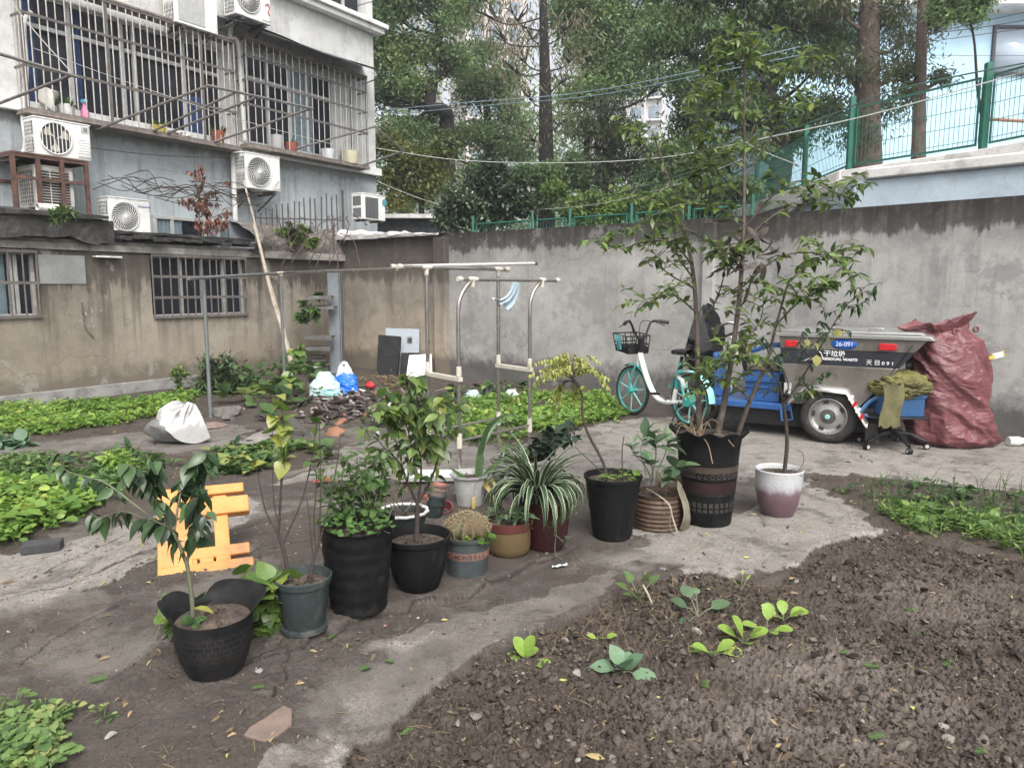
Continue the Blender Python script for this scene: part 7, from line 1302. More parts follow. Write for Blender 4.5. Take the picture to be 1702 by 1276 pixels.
m.build('foliage', leafmat('leaf_strap', (.03, .075, .04), (.12, .2, .07), (.42, .27, .06), .4, .25), K, smooth=70)
# L: grey round pot with dark shrub behind the spider plant
Lp = pot_thing('big grey round pot with a dark leaved shrub behind the spider plant', 862, 832, [(.12, 0), (.17, .08), (.19, .18), (.185, .25), (.20, .262), (.20, .28), (.188, .282), (.178, .25)], mat('pot_grey', (.30, .29, .28), (.21, .2, .195), .7, 5, .15, dirt=(.12, .11, .10)), .25, .175)
d = dp(Lp); br = [([(868, 800), (872, 760), (880, 740)], .009, .006, 0)]
for k in range(18): tx_, ty_ = rng.uniform(880, 962), rng.uniform(692, 750); br.append(([(872, 775, .05), (lerp(872, tx_, .5), 745, rng.uniform(-.1, .2)), (tx_, ty_, rng.uniform(-.1, .25))], .003, .001, 13))
br2 = br; plant(Lp, d + .05, br2, M_STEMD, M_DARKL, LEAF_HEART, .075, droop=.35, tints=(.1, 1.), t0=.4)
m, lf = MB(), MB()
for k in range(12): e = W(rng.uniform(815, 880), rng.uniform(705, 775), d - .05 + rng.normal(0, .08)) - np.array(Lp.location); L = smooth_path([(0, -.03, .25), e * .6 + (0, 0, .1), e], 4); m.tube(L, .002, 4); leaves_on(lf, L, 5, .07, LEAF_OV, t0=.3, droop=.3, tints=(.3, 1))
m.build('side_stem', M_STEMG, Lp); lf.build('side_foliage', M_HERB, Lp, smooth=60)
# M: black pot with a young yellow green tree
Mp = pot_thing('plain black pot with a leaning thin trunk and yellow green feathery crown', 1021, 900, [(.112, 0), (.116, .008)] + [(lerp(.118, .168, q) * (1 + .006 * math.sin(q * 40)), lerp(.015, .365, q)) for q in np.linspace(0, 1, 22)] + [(.176, .368), (.177, .385), (.168, .386), (.16, .35)], M_PBLK, .35, .158)
d = dp(Mp); br = [([(1013, 815), (1003, 770), (978, 722), (968, 690), (967, 655), (950, 628)], .010, .0055, 0), ([(967, 655), (962, 640), (944, 620)], .005, .003, 0), ([(1035, 800), (1034, 750), (1037, 725)], .004, .003, 0), ([(1005, 790), (985, 770), (955, 742)], .004, .002, 0)]
for k in range(38):
    a = rng.uniform(0, 6.28); q = rng.uniform(.3, 1); tx_ = 945 + 80 * q * math.cos(a); dd_ = .28 * q * math.sin(a); ty_ = 600 + rng.uniform(-12, 26) + 22 * q ** 2; br.append(([(950, 630), (lerp(950, tx_, .5), min(ty_, 620) - 8, dd_ * .5), (tx_, ty_, dd_)], .002, .0008, 20, dict(size=.034, t0=.25, droop=.4, tints=(.2, 1.))))
for k in range(10): tx_, ty_ = 925 + rng.normal(0, 30), rng.uniform(640, 690); br.append(([(948, 632), (lerp(948, tx_, .6), 640, .05), (tx_, ty_, rng.normal(0, .12))], .002, .0008, 16, dict(size=.038, t0=.4, droop=.8)))
plant(Mp, d, br, M_STEMD, M_YEL, LEAF_OV_D, .04, droop=.7)
lf = MB(); n = 60; lf.inst(LEAF_OV, np.c_[rng.uniform(-.08, .16, n), rng.uniform(-.13, .05, n), .365 + rng.uniform(0, .05, n)], rdir(n, -.3, .5), nrm(UP + rng.normal(0, .4, (n, 3))), rng.uniform(.03, .06, n), rng.uniform(.2, 1, n)); lf.build('creeper', M_POTH, Mp, smooth=60)
# N: ribbed brown pot in a torn bag with broad leaves
Np = pot_thing('ribbed brown pot in a torn sack with broad hydrangea leaves', 1098, 884, [(.115, 0), (.13, .01)] + [(.145 + .012 * math.sin(q * 3.1) + .004 * math.sin(q * 44), .02 + .2 * q) for q in np.linspace(0, 1, 30)] + [(.15, .235), (.14, .235), (.13, .2)], mat('pot_ribbed', (.075, .042, .026), (.045, .025, .018), .6, 6, .1, dirt=(.2, .16, .08), damt=.5), .21, .13)
m = MB(); th = np.linspace(-.9, 1.5, 26); V = []
for i, f in enumerate(np.linspace(0, 1, 14)): rr = .165 + .03 * math.sin(f * 5) + .02 * fbm(np.c_[np.cos(th) * 6, np.sin(th) * 6, np.full(26, f * 5)], 3, 5); V.append(np.stack([rr * np.cos(th), rr * np.sin(th), .01 + .30 * f + .03 * np.sin(th * 5)], -1))
m.grid(np.array(V)); m.build('torn_sack', mat('sackcloth', (.27, .235, .17), (.15, .13, .10), .85, 9, .4, dirt=(.07, .06, .05), damt=.8), Np, smooth=60)
m = MB(); c = np.array(Np.location)
for q in ([(1075, 812), (1090, 820, -.1), (1112, 838, -.2), (1118, 860, -.2), (1126, 884, -.22)], [(1116, 845, -.19), (1113, 870, -.21), (1118, 888, -.21)]): m.tube(smooth_path([W(a_[0], a_[1], dp(Np) + (a_[2] if len(a_) > 2 else 0)) - c for a_ in q], 5), .006, 5, flat=.4)
m.build('sack_tie', mat('sacktie', (.36, .31, .24), None, .9), Np)
d = dp(Np); br = [([(1085, 820), (1080, 790), (1068, 765)], .006, .004, 0), ([(1105, 825), (1115, 790), (1125, 775, -.12)], .005, .003, 9, dict(size=.15, t0=.8)), ([(1080, 800), (1090, 760), (1088, 730, -.05)], .005, .003, 9, dict(size=.13, t0=.7)), ([(1075, 790), (1065, 750, .1), (1075, 720, .1)], .004, .002, 8, dict(size=.12, t0=.6)), ([(1090, 790), (1105, 755, .05), (1110, 735, .05)], .004, .002, 9, dict(size=.12, t0=.6)), ([(1070, 770), (1055, 755, -.05), (1050, 735)], .003, .002, 6, dict(size=.09, t0=.5)), ([(1085, 800), (1085, 780, -.12), (1078, 765, -.16)], .004, .002, 8, dict(size=.12, t0=.6)), ([(1095, 810), (1105, 800, -.12), (1108, 795, -.16)], .004, .002, 5, dict(size=.11, t0=.6))]
plant(Np, d, br, M_STEMG, M_HYD, blade(.5, 5, .25, .16, .85, .85), .12, droop=-.05, tints=(.05, 1.), fwd=.6)
# O: tall barrel pot with the big three stemmed tree
def wobO(r, z_, t): k = sstep(.56, .61, z_); return r * (1 + .035 * np.cos(t * 11) * k), z_ + .012 * np.cos(t * 11 + 1) * k
O_ = pot_thing('tall black barrel pot with ruffled rim and a big three stemmed tree', 1183, 876, [(.150, 0), (.156, .006), (.165, .09), (.168, .095), (.171, .20), (.176, .205), (.177, .213), (.174, .218), (.180, .305), (.185, .31), (.186, .318), (.182, .322), (.188, .40), (.196, .50), (.205, .56), (.232, .598), (.246, .612), (.243, .617), (.225, .605), (.198, .575), (.19, .5)], M_PBLK, .575, .197, wob=wobO, n=88)
m = MB(); m.lathe([(.1845, .358), (.1885, .398), (.1905, .398), (.1865, .358)], 60); bd_ = m.build('band', mat('band_brown', (.058, .043, .031), (.035, .026, .02), .6, 10, .1), O_, smooth=80); M_EMB = mat('emboss', (.036, .029, .024), (.022, .018, .016), .6, 14, .1)
m = MB()
for k in range(30):
    a = k / 30 * 2 * math.pi
    for z_, h_, r_ in ((.338, .026, .183), (.15, .03, .169), (.115, .018, .168)):
        if z_ > .3: torus_pts = np.array([(.013 * math.cos(q), 0, .013 * math.sin(q)) for q in np.linspace(0, 2 * math.pi, 9)]); M_ = rotz(a + math.pi / 2); m.tube(torus_pts @ M_.T + (r_ * math.cos(a), r_ * math.sin(a), z_), .004, 4, cap=False)
        else: m.box((r_ * math.cos(a), r_ * math.sin(a), z_), (.006, .022, h_), rotz(a)); m.box((r_ * math.cos(a + .05), r_ * math.sin(a + .05), z_ - .008), (.006, .008, h_ * .6), rotz(a))
m.build('relief', M_EMB, O_)
m = MB(); m.lathe([(.1755, .225), (.1805, .30), (.182, .30), (.177, .225)], 60); m.build('band', mat('band_maroon', (.022, .010, .012), (.014, .009, .009), .6, 10, .1, spec=.25, dirt=(.04, .016, .018)), O_, smooth=80)
d = dp(O_); T1 = [(1163, 735, 0), (1160, 640, .05), (1158, 540, .1), (1150, 440, .12), (1130, 360, .15), (1108, 290, .18), (1085, 220, .2)]; T2 = [(1190, 735, -.06), (1205, 660, -.06), (1218, 580, -.04), (1230, 480, 0), (1236, 380, 0), (1237, 260, .05), (1238, 150, .05), (1238, 60, .05)]; T3 = [(1222, 735, -.02), (1245, 670, -.1), (1275, 600, -.16), (1290, 540, -.2), (1310, 470, -.22)]
br = [(T1, .020, .006, 6), (T2, .022, .004, 10), (T3, .016, .005, 8)]
sec = [([(1150, 440, .12), (1120, 405, .0), (1080, 400, -.1), (1035, 412, -.2), (995, 405, -.25)], 26), ([(1158, 520, .1), (1120, 490, -.05), (1085, 500, -.15), (1055, 520, -.2)], 26), ([(1155, 480, .1), (1105, 450, .1), (1095, 420, .1)], 14), ([(1130, 360, .15), (1170, 300, .2), (1185, 240, .2), (1175, 130, .2)], 30), ([(1108, 290, .18), (1060, 240, .1), (1070, 210, .1)], 16), ([(1130, 360, .15), (1080, 330, .1), (1045, 335, .1)], 22),
    ([(1237, 300, .05), (1285, 220, .0), (1305, 160, 0), (1330, 90, 0)], 34), ([(1237, 330, .05), (1190, 280, -.1), (1160, 220, -.15), (1165, 120, -.15)], 28), ([(1236, 380, 0), (1290, 320, -.1), (1340, 300, -.15), (1400, 325, -.2), (1420, 330, -.2)], 36), ([(1236, 400, 0), (1300, 350, .15), (1370, 340, .25), (1410, 345, .3)], 26), ([(1236, 370, 0), (1190, 345, -.2), (1130, 340, -.3), (1080, 365, -.35)], 34), ([(1237, 260, .05), (1260, 200, .1), (1300, 185, .15), (1340, 170, .15)], 26),
    ([(1238, 200, .05), (1210, 160, .1), (1185, 150, .15)], 16), ([(1238, 180, .05), (1265, 130, .1), (1285, 110, .15)], 16), ([(1230, 480, 0), (1290, 430, -.1), (1350, 420, -.2), (1400, 440, -.25), (1415, 470, -.25)], 34), ([(1230, 470, 0), (1270, 470, -.2), (1320, 490, -.3), (1360, 500, -.35)], 26), ([(1290, 540, -.2), (1330, 500, -.25), (1375, 480, -.3), (1390, 470, -.3)], 22), ([(1310, 470, -.22), (1345, 440, -.2), (1400, 420, -.15)], 22), ([(1275, 600, -.16), (1230, 590, -.3), (1195, 600, -.35)], 20), ([(1245, 660, -.1), (1200, 630, -.2), (1170, 650, -.25)], 14),
    ([(1158, 540, .1), (1190, 500, .2), (1205, 440, .2), (1195, 390, .2)], 20), ([(1218, 580, -.04), (1260, 540, .1), (1270, 500, .15)], 20), ([(1150, 460, .12), (1125, 420, .2), (1120, 370, .25)], 18), ([(1238, 120, .05), (1225, 90, .1), (1222, 70, .1)], 9), ([(1238, 110, .05), (1250, 80, 0), (1246, 62, 0)], 9), ([(1160, 640, .05), (1185, 620, -.1), (1195, 595, -.15)], 8), ([(1120, 330, .15), (1150, 290, 0), (1140, 250, -.05)], 18), ([(1236, 420, 0), (1215, 410, -.15), (1200, 440, -.2)], 16), ([(1237, 280, .05), (1210, 260, -.1), (1205, 215, -.12)], 16)]
for p, n in sec:
    br.append((p, .0065, .002, int(n * 1.15)))
    for tw_ in twigs(p, 7, 50, 40, .18): br.append((tw_, .0026, .001, 11))
plant(O_, d, br, M_STEM, M_TREEL, blade(.42, 5, .2, .12, .8), .074, stname='trunk', droop=.15, tints=(.0, .95), fwd=.45, t0=.12, old=.015)
m = MB(); lf = MB(); n = 60; p = np.array([W(rng.normal(1228, 26), rng.normal(415, 32), d + rng.normal(0, .12)) for _ in range(n)]); lf.inst(LEAF_OV_D, p, rdir(n, -1, -.4), rdir(n), rng.uniform(.06, .13, n), rng.random(n)); lf.build('withered_leaves', leafmat('withered', (.04, .032, .028), (.13, .11, .095), None, .8, .1), O_, world=True, smooth=60)
m = MB()
for k in range(16): a = rng.uniform(2.2, 4.2); r_ = rng.uniform(.1, .2); p = np.array((r_ * math.cos(a), r_ * math.sin(a), .59)); e = rng.normal(0, .07, 3); m.tube(smooth_path([p, p + e + (0, 0, .05), p + 1.6 * e], 4), .002, 4)
m.build('dry_grass', mat('drygrass', (.38, .29, .17), None, .8), O_)
# P: two tone ceramic pot with a small sparse tree
s = Sh('pot_ceramic'); z_ = s.n('SeparateXYZ', {0: s.n('TexCoord', out=3)}, 2); f = s.noise(16, s.co((1, 1, .35)), 6, .75); ff = s.noise(140, s.co(), 3); lim = s.m_('ADD', z_, s.m_('MULTIPLY', s.m_('SUBTRACT', f, .5), .14))
cc = s.ramp(lim, [(.10, (.125, .075, .088)), (.17, (.17, .11, .125)), (.205, (.40, .38, .41)), (.24, (.46, .47, .48)), (.32, (.52, .53, .53))]); cc = s.mix(.5, cc, s.ramp(ff, [(.35, .55), (.6, 1.2)]), 'MULTIPLY'); M_PCER = s.fin(cc, .35, 0, .5, s.bump(ff, .06, .002))
P_ = pot_thing('white and mauve speckled ceramic pot with a thin sparse tree', 1300, 860, [(.098, 0), (.104, .008), (.128, .08), (.146, .17), (.152, .24), (.152, .30), (.155, .308), (.150, .314), (.144, .308), (.142, .27)], M_PCER, .278, .141, n=60)
d = dp(P_); br = []
for ln in ([(1325, 640), (1385, 540)], [(1385, 540), (1440, 475)], [(1296, 640), (1270, 565)], [(1303, 668), (1345, 648)]):
    for tw_ in twigs(ln, 5, 34, 26, .12): br.append((tw_, .002, .0008, 7))
br += [([(1303, 790), (1308, 740), (1306, 700), (1301, 668)], .014, .011, 0), ([(1301, 668), (1296, 640, .0), (1280, 610), (1275, 570, .05)], .008, .003, 10), ([(1303, 672), (1325, 640), (1350, 600), (1385, 540), (1405, 510), (1440, 475)], .008, .002, 26), ([(1300, 670), (1310, 640, -.05), (1290, 590, -.1), (1268, 560, -.1)], .005, .002, 16), ([(1325, 640), (1345, 640, -.1), (1370, 620, -.12), (1385, 620, -.12)], .003, .001, 12), ([(1350, 600), (1330, 570, -.1), (1340, 545, -.1)], .003, .001, 10), ([(1385, 540), (1370, 560, -.1), (1345, 575, -.12)], .003, .001, 12), ([(1405, 510), (1440, 500), (1460, 470)], .0025, .001, 14), ([(1405, 510), (1375, 520, .1), (1365, 505, .1)], .002, .001, 9), ([(1300, 668), (1320, 655, -.1), (1340, 650, -.15), (1350, 645, -.15)], .003, .001, 12), ([(1298, 650), (1275, 650, -.05), (1255, 640, -.05)], .003, .001, 9), ([(1280, 610), (1255, 600, .05), (1240, 590, .05)], .003, .001, 10)]
plant(P_, d, br, M_STEMD, M_PLG, LEAF_OV_D, .06, stname='trunk', droop=.45, tints=(.05, .85), old=.06)
m, lf = MB(), MB(); lf.inst(LEAF_RD, [local(P_, W(1357, 590, d - .1)), local(P_, W(1385, 555, d - .1)), local(P_, W(1345, 565, d - .08))], [(0, -.4, -1), (.5, -.5, .2), (-.6, -.3, -.6)], [(0, -1, .3)] * 3, [.07, .06, .055], [.98, .96, .97]); lf.build('yellow_leaves', leafmat('leaf_yellowing', (.2, .2, .05), (.36, .34, .10), None, .5, .3), P_, smooth=60)
m.tube(smooth_path([(.12, -.02, .30), (.15, -.02, .36), (.14, -.02, .42), (.10, -.02, .44)], 5), .002, 4); m.build('dry_twig', M_STEMD, P_)
# ================================================================ BEDS, BUSHES, SEEDLINGS
LET3 = lobed([(.03, 0), (.06, .2), (.2, .34), (.3, .46), (.27, .56), (.36, .68), (.3, .82), (.22, .93), (.005, 1)], .3, .22)
def bed(name, label, poly, n, mt, size, tpl, h, per=5, tints=(.1, .95), el=(.1, .8), extra=None):
    x0, y0 = np.min(poly, 0); x1, y1 = np.max(poly, 0); x = rng.uniform(x0, x1, n * 3); y = rng.uniform(max(y0, 1.3), y1, n * 3); k = inpoly(x + .12 * rng.normal(0, 1, len(x)) * .5, y + .1 * rng.normal(0, 1, len(x)) * .5, poly)
    pat = fbm(np.c_[x * 2.2, y * 2.2, 0 * x], 4, 77); k &= rng.random(len(x)) < np.clip((pat - .36) * 5, .05, 1); x, y = x[k][:n], y[k][:n]; zz = zat(x, y)[0]; m = MB(); N = len(x) * per; p = np.repeat(np.c_[x, y, zz], per, 0); hh = np.repeat(rng.uniform(.3, 1.1, len(x)) * h, per) * rng.uniform(.35, 1.05, N); dv = rdir(N, *el); q = p + np.c_[dv[:, 0] * .03, dv[:, 1] * .03, hh]
    m.inst(tpl, q, dv, nrm(UP + rng.normal(0, .25, (N, 3))), np.repeat(rng.uniform(.7, 1.25, len(x)), per) * rng.uniform(.55, 1.3, N) * size, np.clip(np.repeat(rng.uniform(*tints, len(x)) * np.clip(fbm(np.c_[x * 1.3, y * 1.3, 0 * x], 3, 5) * 1.9 - .05, .4, 1.15), per) + rng.normal(0, .1, N), 0, 1))
    k2 = rng.random(len(x)) < .22; n2_ = int(k2.sum()) * 3; p2 = np.repeat(np.c_[x, y, zz][k2], 3, 0); m.inst(LEAF_HEART if tpl is not LEAF_HEART else LEAF_OV, p2 + np.c_[rng.normal(0, .03, (n2_, 2)), rng.uniform(.2, 1.3, n2_) * h], rdir(n2_, -.3, .7), nrm(UP + rng.normal(0, .4, (n2_, 3))), rng.uniform(.6, 1.6, n2_) * size, np.clip(rng.uniform(-.1, .45, n2_) + (rng.random(n2_) < .07), 0, 1))
    for i in range(0, N, 2): m.tube([p[i], q[i]], .002, 3, .3, cap=False)
    return kind(tag(m.build(name, mt, smooth=60), label, 'ground cover'), 'stuff')
bed('leafy_greens', 'bright seedling greens in the long bed below the brown wall', P((-250, 690), (0, 680), (235, 668), (330, 655), (300, 686), (225, 700), (150, 716), (0, 728), (-250, 745)), 2300, M_LET, .050, LET3, .08, 6)
bed('leafy_greens', 'bright seedling greens below the grey wall behind the rack', P((748, 728), (765, 672), (870, 658), (1000, 658), (1042, 688), (955, 712), (830, 742)), 2400, M_LET, .048, LET3, .08, 6)
bed('weed_cover', 'low clover like weeds over the back of the left bed', P((-200, 775), (0, 762), (120, 758), (330, 766), (290, 785), (200, 815), (60, 835), (-200, 850)), 950, leafmat('leaf_weed', (.06, .12, .035), (.17, .27, .08), (.3, .34, .12), .5, .35), .05, LEAF_OV, .06, 7)
bed('leafy_greens', 'young pale lettuces at the front of the left bed', P((-200, 830), (0, 815), (130, 815), (170, 835), (110, 870), (60, 895), (0, 910), (-200, 960)), 620, M_LET, .06, LET3, .10, 6)
bed('weed_cover', 'low broad leaved weeds in the middle bed of the yard', P((340, 757), (400, 744), (475, 740), (572, 744), (555, 762), (440, 786), (335, 792)), 260, M_HERB, .075, LEAF_HEART, .06, 5, (.3, 1))
bed('creeping_vine', 'creeping squash leaves around the heap and posts', P((390, 690), (370, 640), (460, 600), (520, 615), (545, 655), (520, 690), (450, 705)), 110, M_HERB, .14, LEAF_RD, .24, 4, (.2, 1))
bed('creeping_vine', 'weeds and leaves creeping along the wall foot behind the rack', P((640, 690), (600, 712), (700, 715), (800, 690), (900, 652), (850, 640), (700, 665)), 150, M_HERB, .08, LEAF_OV, .10, 5, (.1, 1))
bed('weed_cover', 'bright green weed patch at the bottom left corner', P((-200, 1150), (0, 1155), (50, 1170), (105, 1195), (85, 1235), (80, 1300), (-200, 1350)), 230, leafmat('leaf_weed', (.06, .12, .035), (.17, .27, .08)), .036, LEAF_JAG, .045, 7, (.3, 1))
bed('weed_cover', 'grassy weeds along the front of the right strip', P((1440, 842), (1500, 850), (1600, 862), (1702, 870), (1900, 890), (1900, 950), (1702, 922), (1560, 898), (1490, 876)), 330, leafmat('leaf_chick', (.07, .14, .03), (.20, .31, .075), None, .5, .4), .042, LEAF_LA, .07, 9)
bed('weed_cover', 'sparse weeds at the back edge of the right strip', P((1335, 786), (1440, 795), (1560, 806), (1702, 822), (1850, 835), (1850, 880), (1640, 865), (1440, 835), (1380, 818)), 130, M_HERB, .05, LEAF_LA, .05, 6, (.2, 1))
m = MB()
for k in range(110):
    px, py = rng.uniform(1430, 1760), rng.uniform(812, 895); py = min(py, 835 + (px - 1430) * .2 + rng.uniform(0, 30)); p = G(px, py); p[2] = zat(p[:1], p[1:2])[0][0]; L = rng.uniform(.08, .26); e = np.array((rng.normal(0, .22), rng.normal(0, .15), 1)) * L; m.tube([p, p + e * .6 + rng.normal(0, .006, 3), p + e + (e[0] * .4, 0, -.01)], [.0028, .0024, .0007], 4, rng.uniform(.1, .8), cap=False)
kind(tag(m.build('chive_shoots', M_HERB, smooth=60), 'thin upright chive shoots standing in the right strip', 'ground cover'), 'stuff')
m = MB()
for k in range(420):
    p = G(rng.uniform(830, 1340), rng.uniform(955, 1085)); q_ = zat(p[:1], p[1:2]); p[2] = q_[0][0]
    if not q_[1][0]: continue
    e = rdir(1, -.1, .8)[0] * rng.uniform(.02, .09); m.tube([p, p + e * .6 + (0, 0, .01), p + e], .0011, 3, rng.uniform(.4, .85), cap=False)
kind(tag(m.build('straw', M_LITTER, smooth=0), 'straw and root bits around the seedlings in the dug bed', 'straw'), 'stuff')
# dark bush at the brown wall
def bush(name, label, blobs_, mt, tpl, size, d, stem=M_STEMD, droop=.2, group=None, cat='bush', dens=1.):
    c = W(*blobs_[0][:2], d); c[2] = 0; o = thing(name, label, cat, c, 0, group); m, lf = MB(), MB()
    for px, py, r_, n, *q in blobs_:
        p = W(px, py, d + (q[0] if q else 0)); R_ = r_ * d / FPX
        for k in range(int(n * dens)):
            e = p + rdir(1, -.4, 1)[0] * R_ * rng.uniform(.5, 1.05); s0 = np.array((lerp(c[0], p[0], .6) + rng.normal(0, .06), lerp(c[1], p[1], .6), max(p[2] - R_ * 1.0, .0))); L = smooth_path([s0, lerp(s0, e, .55) + rng.normal(0, .03, 3), e], 4); m.tube(L, np.linspace(.006, .002, len(L)), 4); leaves_on(lf, L, 15, size, tpl, t0=.35, droop=droop, tints=(.05, 1.), jit=.3)
    m.build('stems', stem, o, world=True); lf.build('foliage', mt, o, world=True, smooth=60); return o
bush('dark_bush', 'dense dark green bush at the foot of the brown lean-to wall', [(365, 630, 48, 60), (335, 645, 34, 30), (405, 640, 34, 36), (360, 600, 26, 26), (380, 660, 30, 24), (425, 655, 22, 14)], leafmat('leaf_bush', (.016, .036, .014), (.062, .115, .036), None, .35, .2), LEAF_LA, .10, 10.6)
bush('small_shrub', 'pale leaved small shrub left of the dense dark bush', [(300, 618, 14, 9), (290, 636, 10, 5)], M_BRI, LEAF_OV, .08, 10.7)
bush('broad_leaf_weed', 'broad leaved weed at the left edge by the bed', [(30, 752, 22, 14), (-8, 745, 26, 12)], M_BLUEG_L, LEAF_RD, .15, 6.9, M_STEMG); bush('broad_leaf_weed', 'light green broad leaved weed between the white sack and left bed', [(205, 752, 20, 10), (40, 765, 14, 6)], M_HERB, LEAF_OV, .11, 6.6, M_STEMG); bush('broad_leaf_weed', 'bright green upright weed behind the drooping pepper plant', [(205, 770, 16, 9), (180, 760, 12, 5)], M_LET, LEAF_OV, .10, 5.9, M_STEMG)
bush('hanging_weed', 'lobed leafed weed hanging over the stacked slates', [(515, 512, 18, 3), (502, 528, 12, 2), (520, 490, 10, 1)], M_HERB, LEAF_IVY, .17, 12.8, M_STEMD, .7, cat='weed'); bush('squash_plant', 'tall leaning squash leaves beside the bamboo pole foot', [(495, 580, 12, 1), (470, 645, 26, 5), (425, 660, 26, 5)], M_POTH, LEAF_RD, .16, 10.3, M_STEMG, cat='plant')
bush('dead_creeper', 'withered red brown creeper hanging on the grey blue facade', [(330, 285, 16, 7), (338, 312, 20, 10), (355, 335, 24, 14), (322, 340, 20, 9), (345, 362, 26, 16), (305, 335, 14, 4), (380, 350, 12, 4), (375, 372, 14, 6), (335, 378, 16, 6), (372, 300, 8, 2)], leafmat('leaf_dead', (.085, .028, .018), (.22, .085, .05), None, .7, .15), LEAF_OV_D, .08, 11.9, M_STEMD, .8, cat='creeper', dens=.6)
bush('roof_fern', 'green fern tuft on the tarred roof edge below the cage', [(95, 352, 16, 12), (120, 356, 10, 6)], M_HERB, LEAF_LA, .10, 9.3, M_STEMG, cat='fern'); bush('roof_weed', 'leafy weed on the broken concrete roof end', [(495, 385, 18, 9), (520, 400, 14, 6), (470, 380, 10, 4)], M_POTH, LEAF_IVY, .14, 12.9, M_STEMD, .5, cat='weed')
o = thing('bare_vine', 'bare dark vine straggling along the facade above the roof', 'vine', W(260, 315, 11.2)); m = MB()
for k in range(24): px = rng.uniform(150, 380); py = 300 + (px - 150) * .10 + rng.normal(0, 10); q = [W(px + 34 * j + rng.normal(0, 4), py + 5 * j + rng.normal(0, 8), 10.75 + (px + 34 * j - 150) / 230 * 1.25) for j in range(4)]; m.tube(smooth_path(q, 4), .006, 4, cap=False)
m.build('stems', M_STEMD, o, world=True); o = thing('bare_vine', 'dry tangled vine stems drooping over the broken roof end', 'vine', W(460, 400, 12.2)); m = MB()
for k in range(40): p = W(rng.uniform(430, 590), rng.uniform(355, 392), 12.55); q = p + np.array((rng.normal(0, .25), -.12, -rng.uniform(.1, .7))); m.tube(smooth_path([p, lerp(p, q, .5) + rng.normal(0, .08, 3), q], 4), .007, 4, cap=False)
m.build('stems', mat('vine_dry', (.12, .085, .065), (.07, .05, .04), .9), o, world=True)
# seedlings in the dug bed
def seedling(name, label, px, py, specs, mt, tpl, st=M_STEMG, dz=0):
    c = G(px, py, -.02); c[2] = zat(c[:1], c[1:2])[0][0] - .004; o = thing(name, label, 'seedling', c, 0, 'vegetable seedlings in the dug bed'); m = MB()
    for ax, ay, el, L, s_, t in specs: v = nrm(np.array((ax, ay, el))); e = v * L; lf = MB(); m.tube(smooth_path([(0, 0, 0), e * .5 + (0, 0, .008), e], 4), [.004, .0025], 5); lf.inst(tpl, [e * .92], [v + (0, 0, -.15)], [nrm(UP + (-ax * .5, -ay * .5 - .2, .2))], [s_], [t]); lf.build('leaf', mt, o, smooth=70)
    m.build('stem', st, o); return o
LET2 = lobed([(.06, 0), (.12, .12), (.22, .2), (.27, .32), (.34, .42), (.33, .52), (.38, .62), (.34, .74), (.30, .84), (.18, .95), (.005, 1)], .25, .22)
seedling('lettuce_seedling', 'lone bright lettuce seedling nearest the broken slab edge', 873, 1102, [(-.7, -.5, .5, .03, .075, .8), (-.25, .1, 1, .03, .085, .9), (.15, .0, 1, .03, .09, .7), (.8, -.5, .4, .04, .085, .85), (.5, .6, .7, .03, .06, .6), (-.8, .4, .5, .03, .06, .7)], M_LET, LET2)
seedling('cabbage_seedling', 'blue green cupped cabbage seedling in the middle of the dug bed', 1036, 1122, [(-1, .2, .35, .04, .10, .7), (-.3, .3, .9, .03, .09, .8), (.1, -.3, .9, .02, .08, .3), (.5, 0, .8, .02, .09, .35), (1, -.5, .25, .04, .105, .85), (-.3, -.5, .8, .02, .075, .2), (.3, .7, .6, .03, .08, .6)], M_BLUEG_L, LEAF_RD)
seedling('squash_seedling', 'dark round leaved seedling with four separate leaves in the dug bed', 1160, 1030, [(-.8, .2, .7, .07, .085, .2), (-.3, .8, .9, .10, .08, .35), (.9, .1, .6, .08, .095, .45), (-.9, -1, .3, .07, .085, .1), (.2, 1.4, 1, .13, .05, .8)], M_HYD, LEAF_RD)
seedling('lettuce_seedling', 'pale spreading lettuce seedling lying flat at the front right', 1185, 1093, [(-1, .5, .3, .05, .07, .9), (-.5, 0, .5, .03, .07, .8), (.4, 0, .5, .03, .08, .9), (1, .1, .25, .05, .10, .95), (0, -.4, .6, .02, .06, .7)], M_LET, LET2)
seedling('lettuce_seedling', 'upright pale lettuce seedling beside the flat spreading one', 1236, 1076, [(-.8, .2, .9, .05, .085, .9), (-.2, .0, 1, .04, .10, .8), (.3, -.3, .9, .04, .085, .7), (.7, .1, .7, .05, .08, .9), (0, -.6, .6, .03, .06, .7)], M_LET, LET2)
seedling('lettuce_seedling', 'small three leaved lettuce seedling between two larger pale ones', 1274, 1056, [(-.9, .0, .6, .05, .07, .9), (.1, .2, 1, .06, .075, .85), (.8, -.3, .5, .04, .075, .7), (.2, -.7, .5, .03, .05, .6)], M_LET, LET2)
seedling('lettuce_seedling', 'rightmost bright lettuce seedling with a yellow outer leaf', 1302, 1030, [(-.7, .5, .8, .05, .075, .99), (-.4, -.4, .6, .04, .085, .85), (.3, -.4, .7, .04, .09, .75), (.9, .3, .6, .05, .095, .9), (.1, .5, .9, .04, .07, .8)], M_LET, LET2)
seedling('bean_seedling', 'fresh green seedling tied by a dark twig near the slab', 1062, 1002, [(-.9, .0, .9, .10, .06, .8), (-.4, .3, 1, .11, .06, .9), (.2, -.1, 1, .11, .06, .7), (.7, .2, 1, .12, .055, .9), (-.2, -.4, .6, .06, .05, .6), (.3, -.4, .5, .05, .05, .6), (-.7, -.3, .6, .06, .05, .7)], M_HERB, LEAF_HEART)
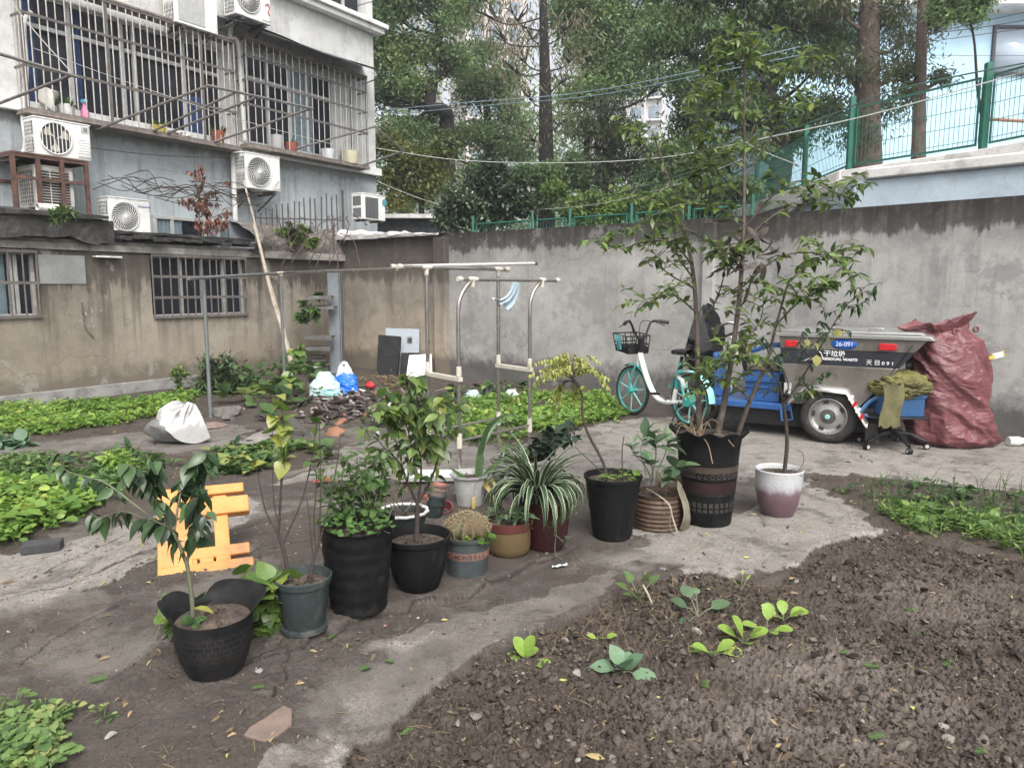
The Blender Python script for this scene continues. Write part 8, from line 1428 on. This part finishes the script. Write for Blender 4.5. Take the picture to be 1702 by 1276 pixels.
seedling('weed_sprout', 'small yellow round leaved sprout left of the cabbage seedling', 1000, 1070, [(-.7, 0, .5, .03, .045, .95), (.6, .0, .5, .03, .045, .9), (0, -.4, .5, .03, .045, .95)], M_LET, LEAF_RD); seedling('weed_sprout', 'tiny light green sprout at the right of the dug bed back', 1232, 985, [(-.5, 0, .9, .05, .03, .9), (.5, .2, 1, .07, .035, .9), (.1, .2, 1, .09, .03, .8)], M_LET, LEAF_OV)
# torn green leaf scraps and fern sprigs lying on the ground
m = MB()
for px, py, s_, a in ((665, 1208, .07, .3), (640, 1240, .10, .6), (600, 1118, .05, 1.), (150, 1133, .06, .3), (420, 1150, .04, .2), (640, 1102, .035, 0), (1350, 1136, .05, 1.2), (1395, 1095, .04, .4), (1435, 1112, .05, -.4), (1565, 1112, .055, .5), (1440, 1248, .05, .1), (1170, 1140, .05, 1.1), (1610, 1258, .05, .1), (545, 1070, .04, 1.3), (1505, 1010, .05, .2), (1530, 1050, .05, 1.5), (660, 975, .03, .2)):
    p = G(px, py, 0); p[2] = zat(p[:1], p[1:2])[0][0] + .012; v = np.array((math.cos(a), math.sin(a), .1))
    if px in (665, 640, 600): m.inst(LET2, [p], [v], [UP], [s_], [.7])
    else:
        for k in range(9): q = p + v * s_ * (k / 9); sd = np.array((-v[1], v[0], 0)); m.inst(LEAF_LA, [q, q], [sd + v * .6, -sd + v * .6], [UP, UP], [s_ * .4, s_ * .4], [.7, .8])
kind(tag(m.build('fern_sprigs', M_HERB, smooth=60), 'torn green leaves and fern sprigs dropped on the dirt', 'leaf scraps'), 'stuff')
# ================================================================ AIR
hz_ = MB(); hz_.box((0, 60, 39), (300, 180, 80.4)); hzo = hz_.build('haze', bpy.data.materials.new('haze_air'), smooth=0); kind(hzo, 'stuff')
hm = hzo.data.materials[0]; hm.use_nodes = True; ht = hm.node_tree; ht.nodes.clear(); ho = ht.nodes.new('ShaderNodeOutputMaterial'); pvn = ht.nodes.new('ShaderNodeVolumePrincipled')
pvn.inputs['Color'].default_value = (.93, .96, 1, 1); pvn.inputs['Density'].default_value = .0021; pvn.inputs['Anisotropy'].default_value = .2; ht.links.new(pvn.outputs[0], ho.inputs['Volume'])
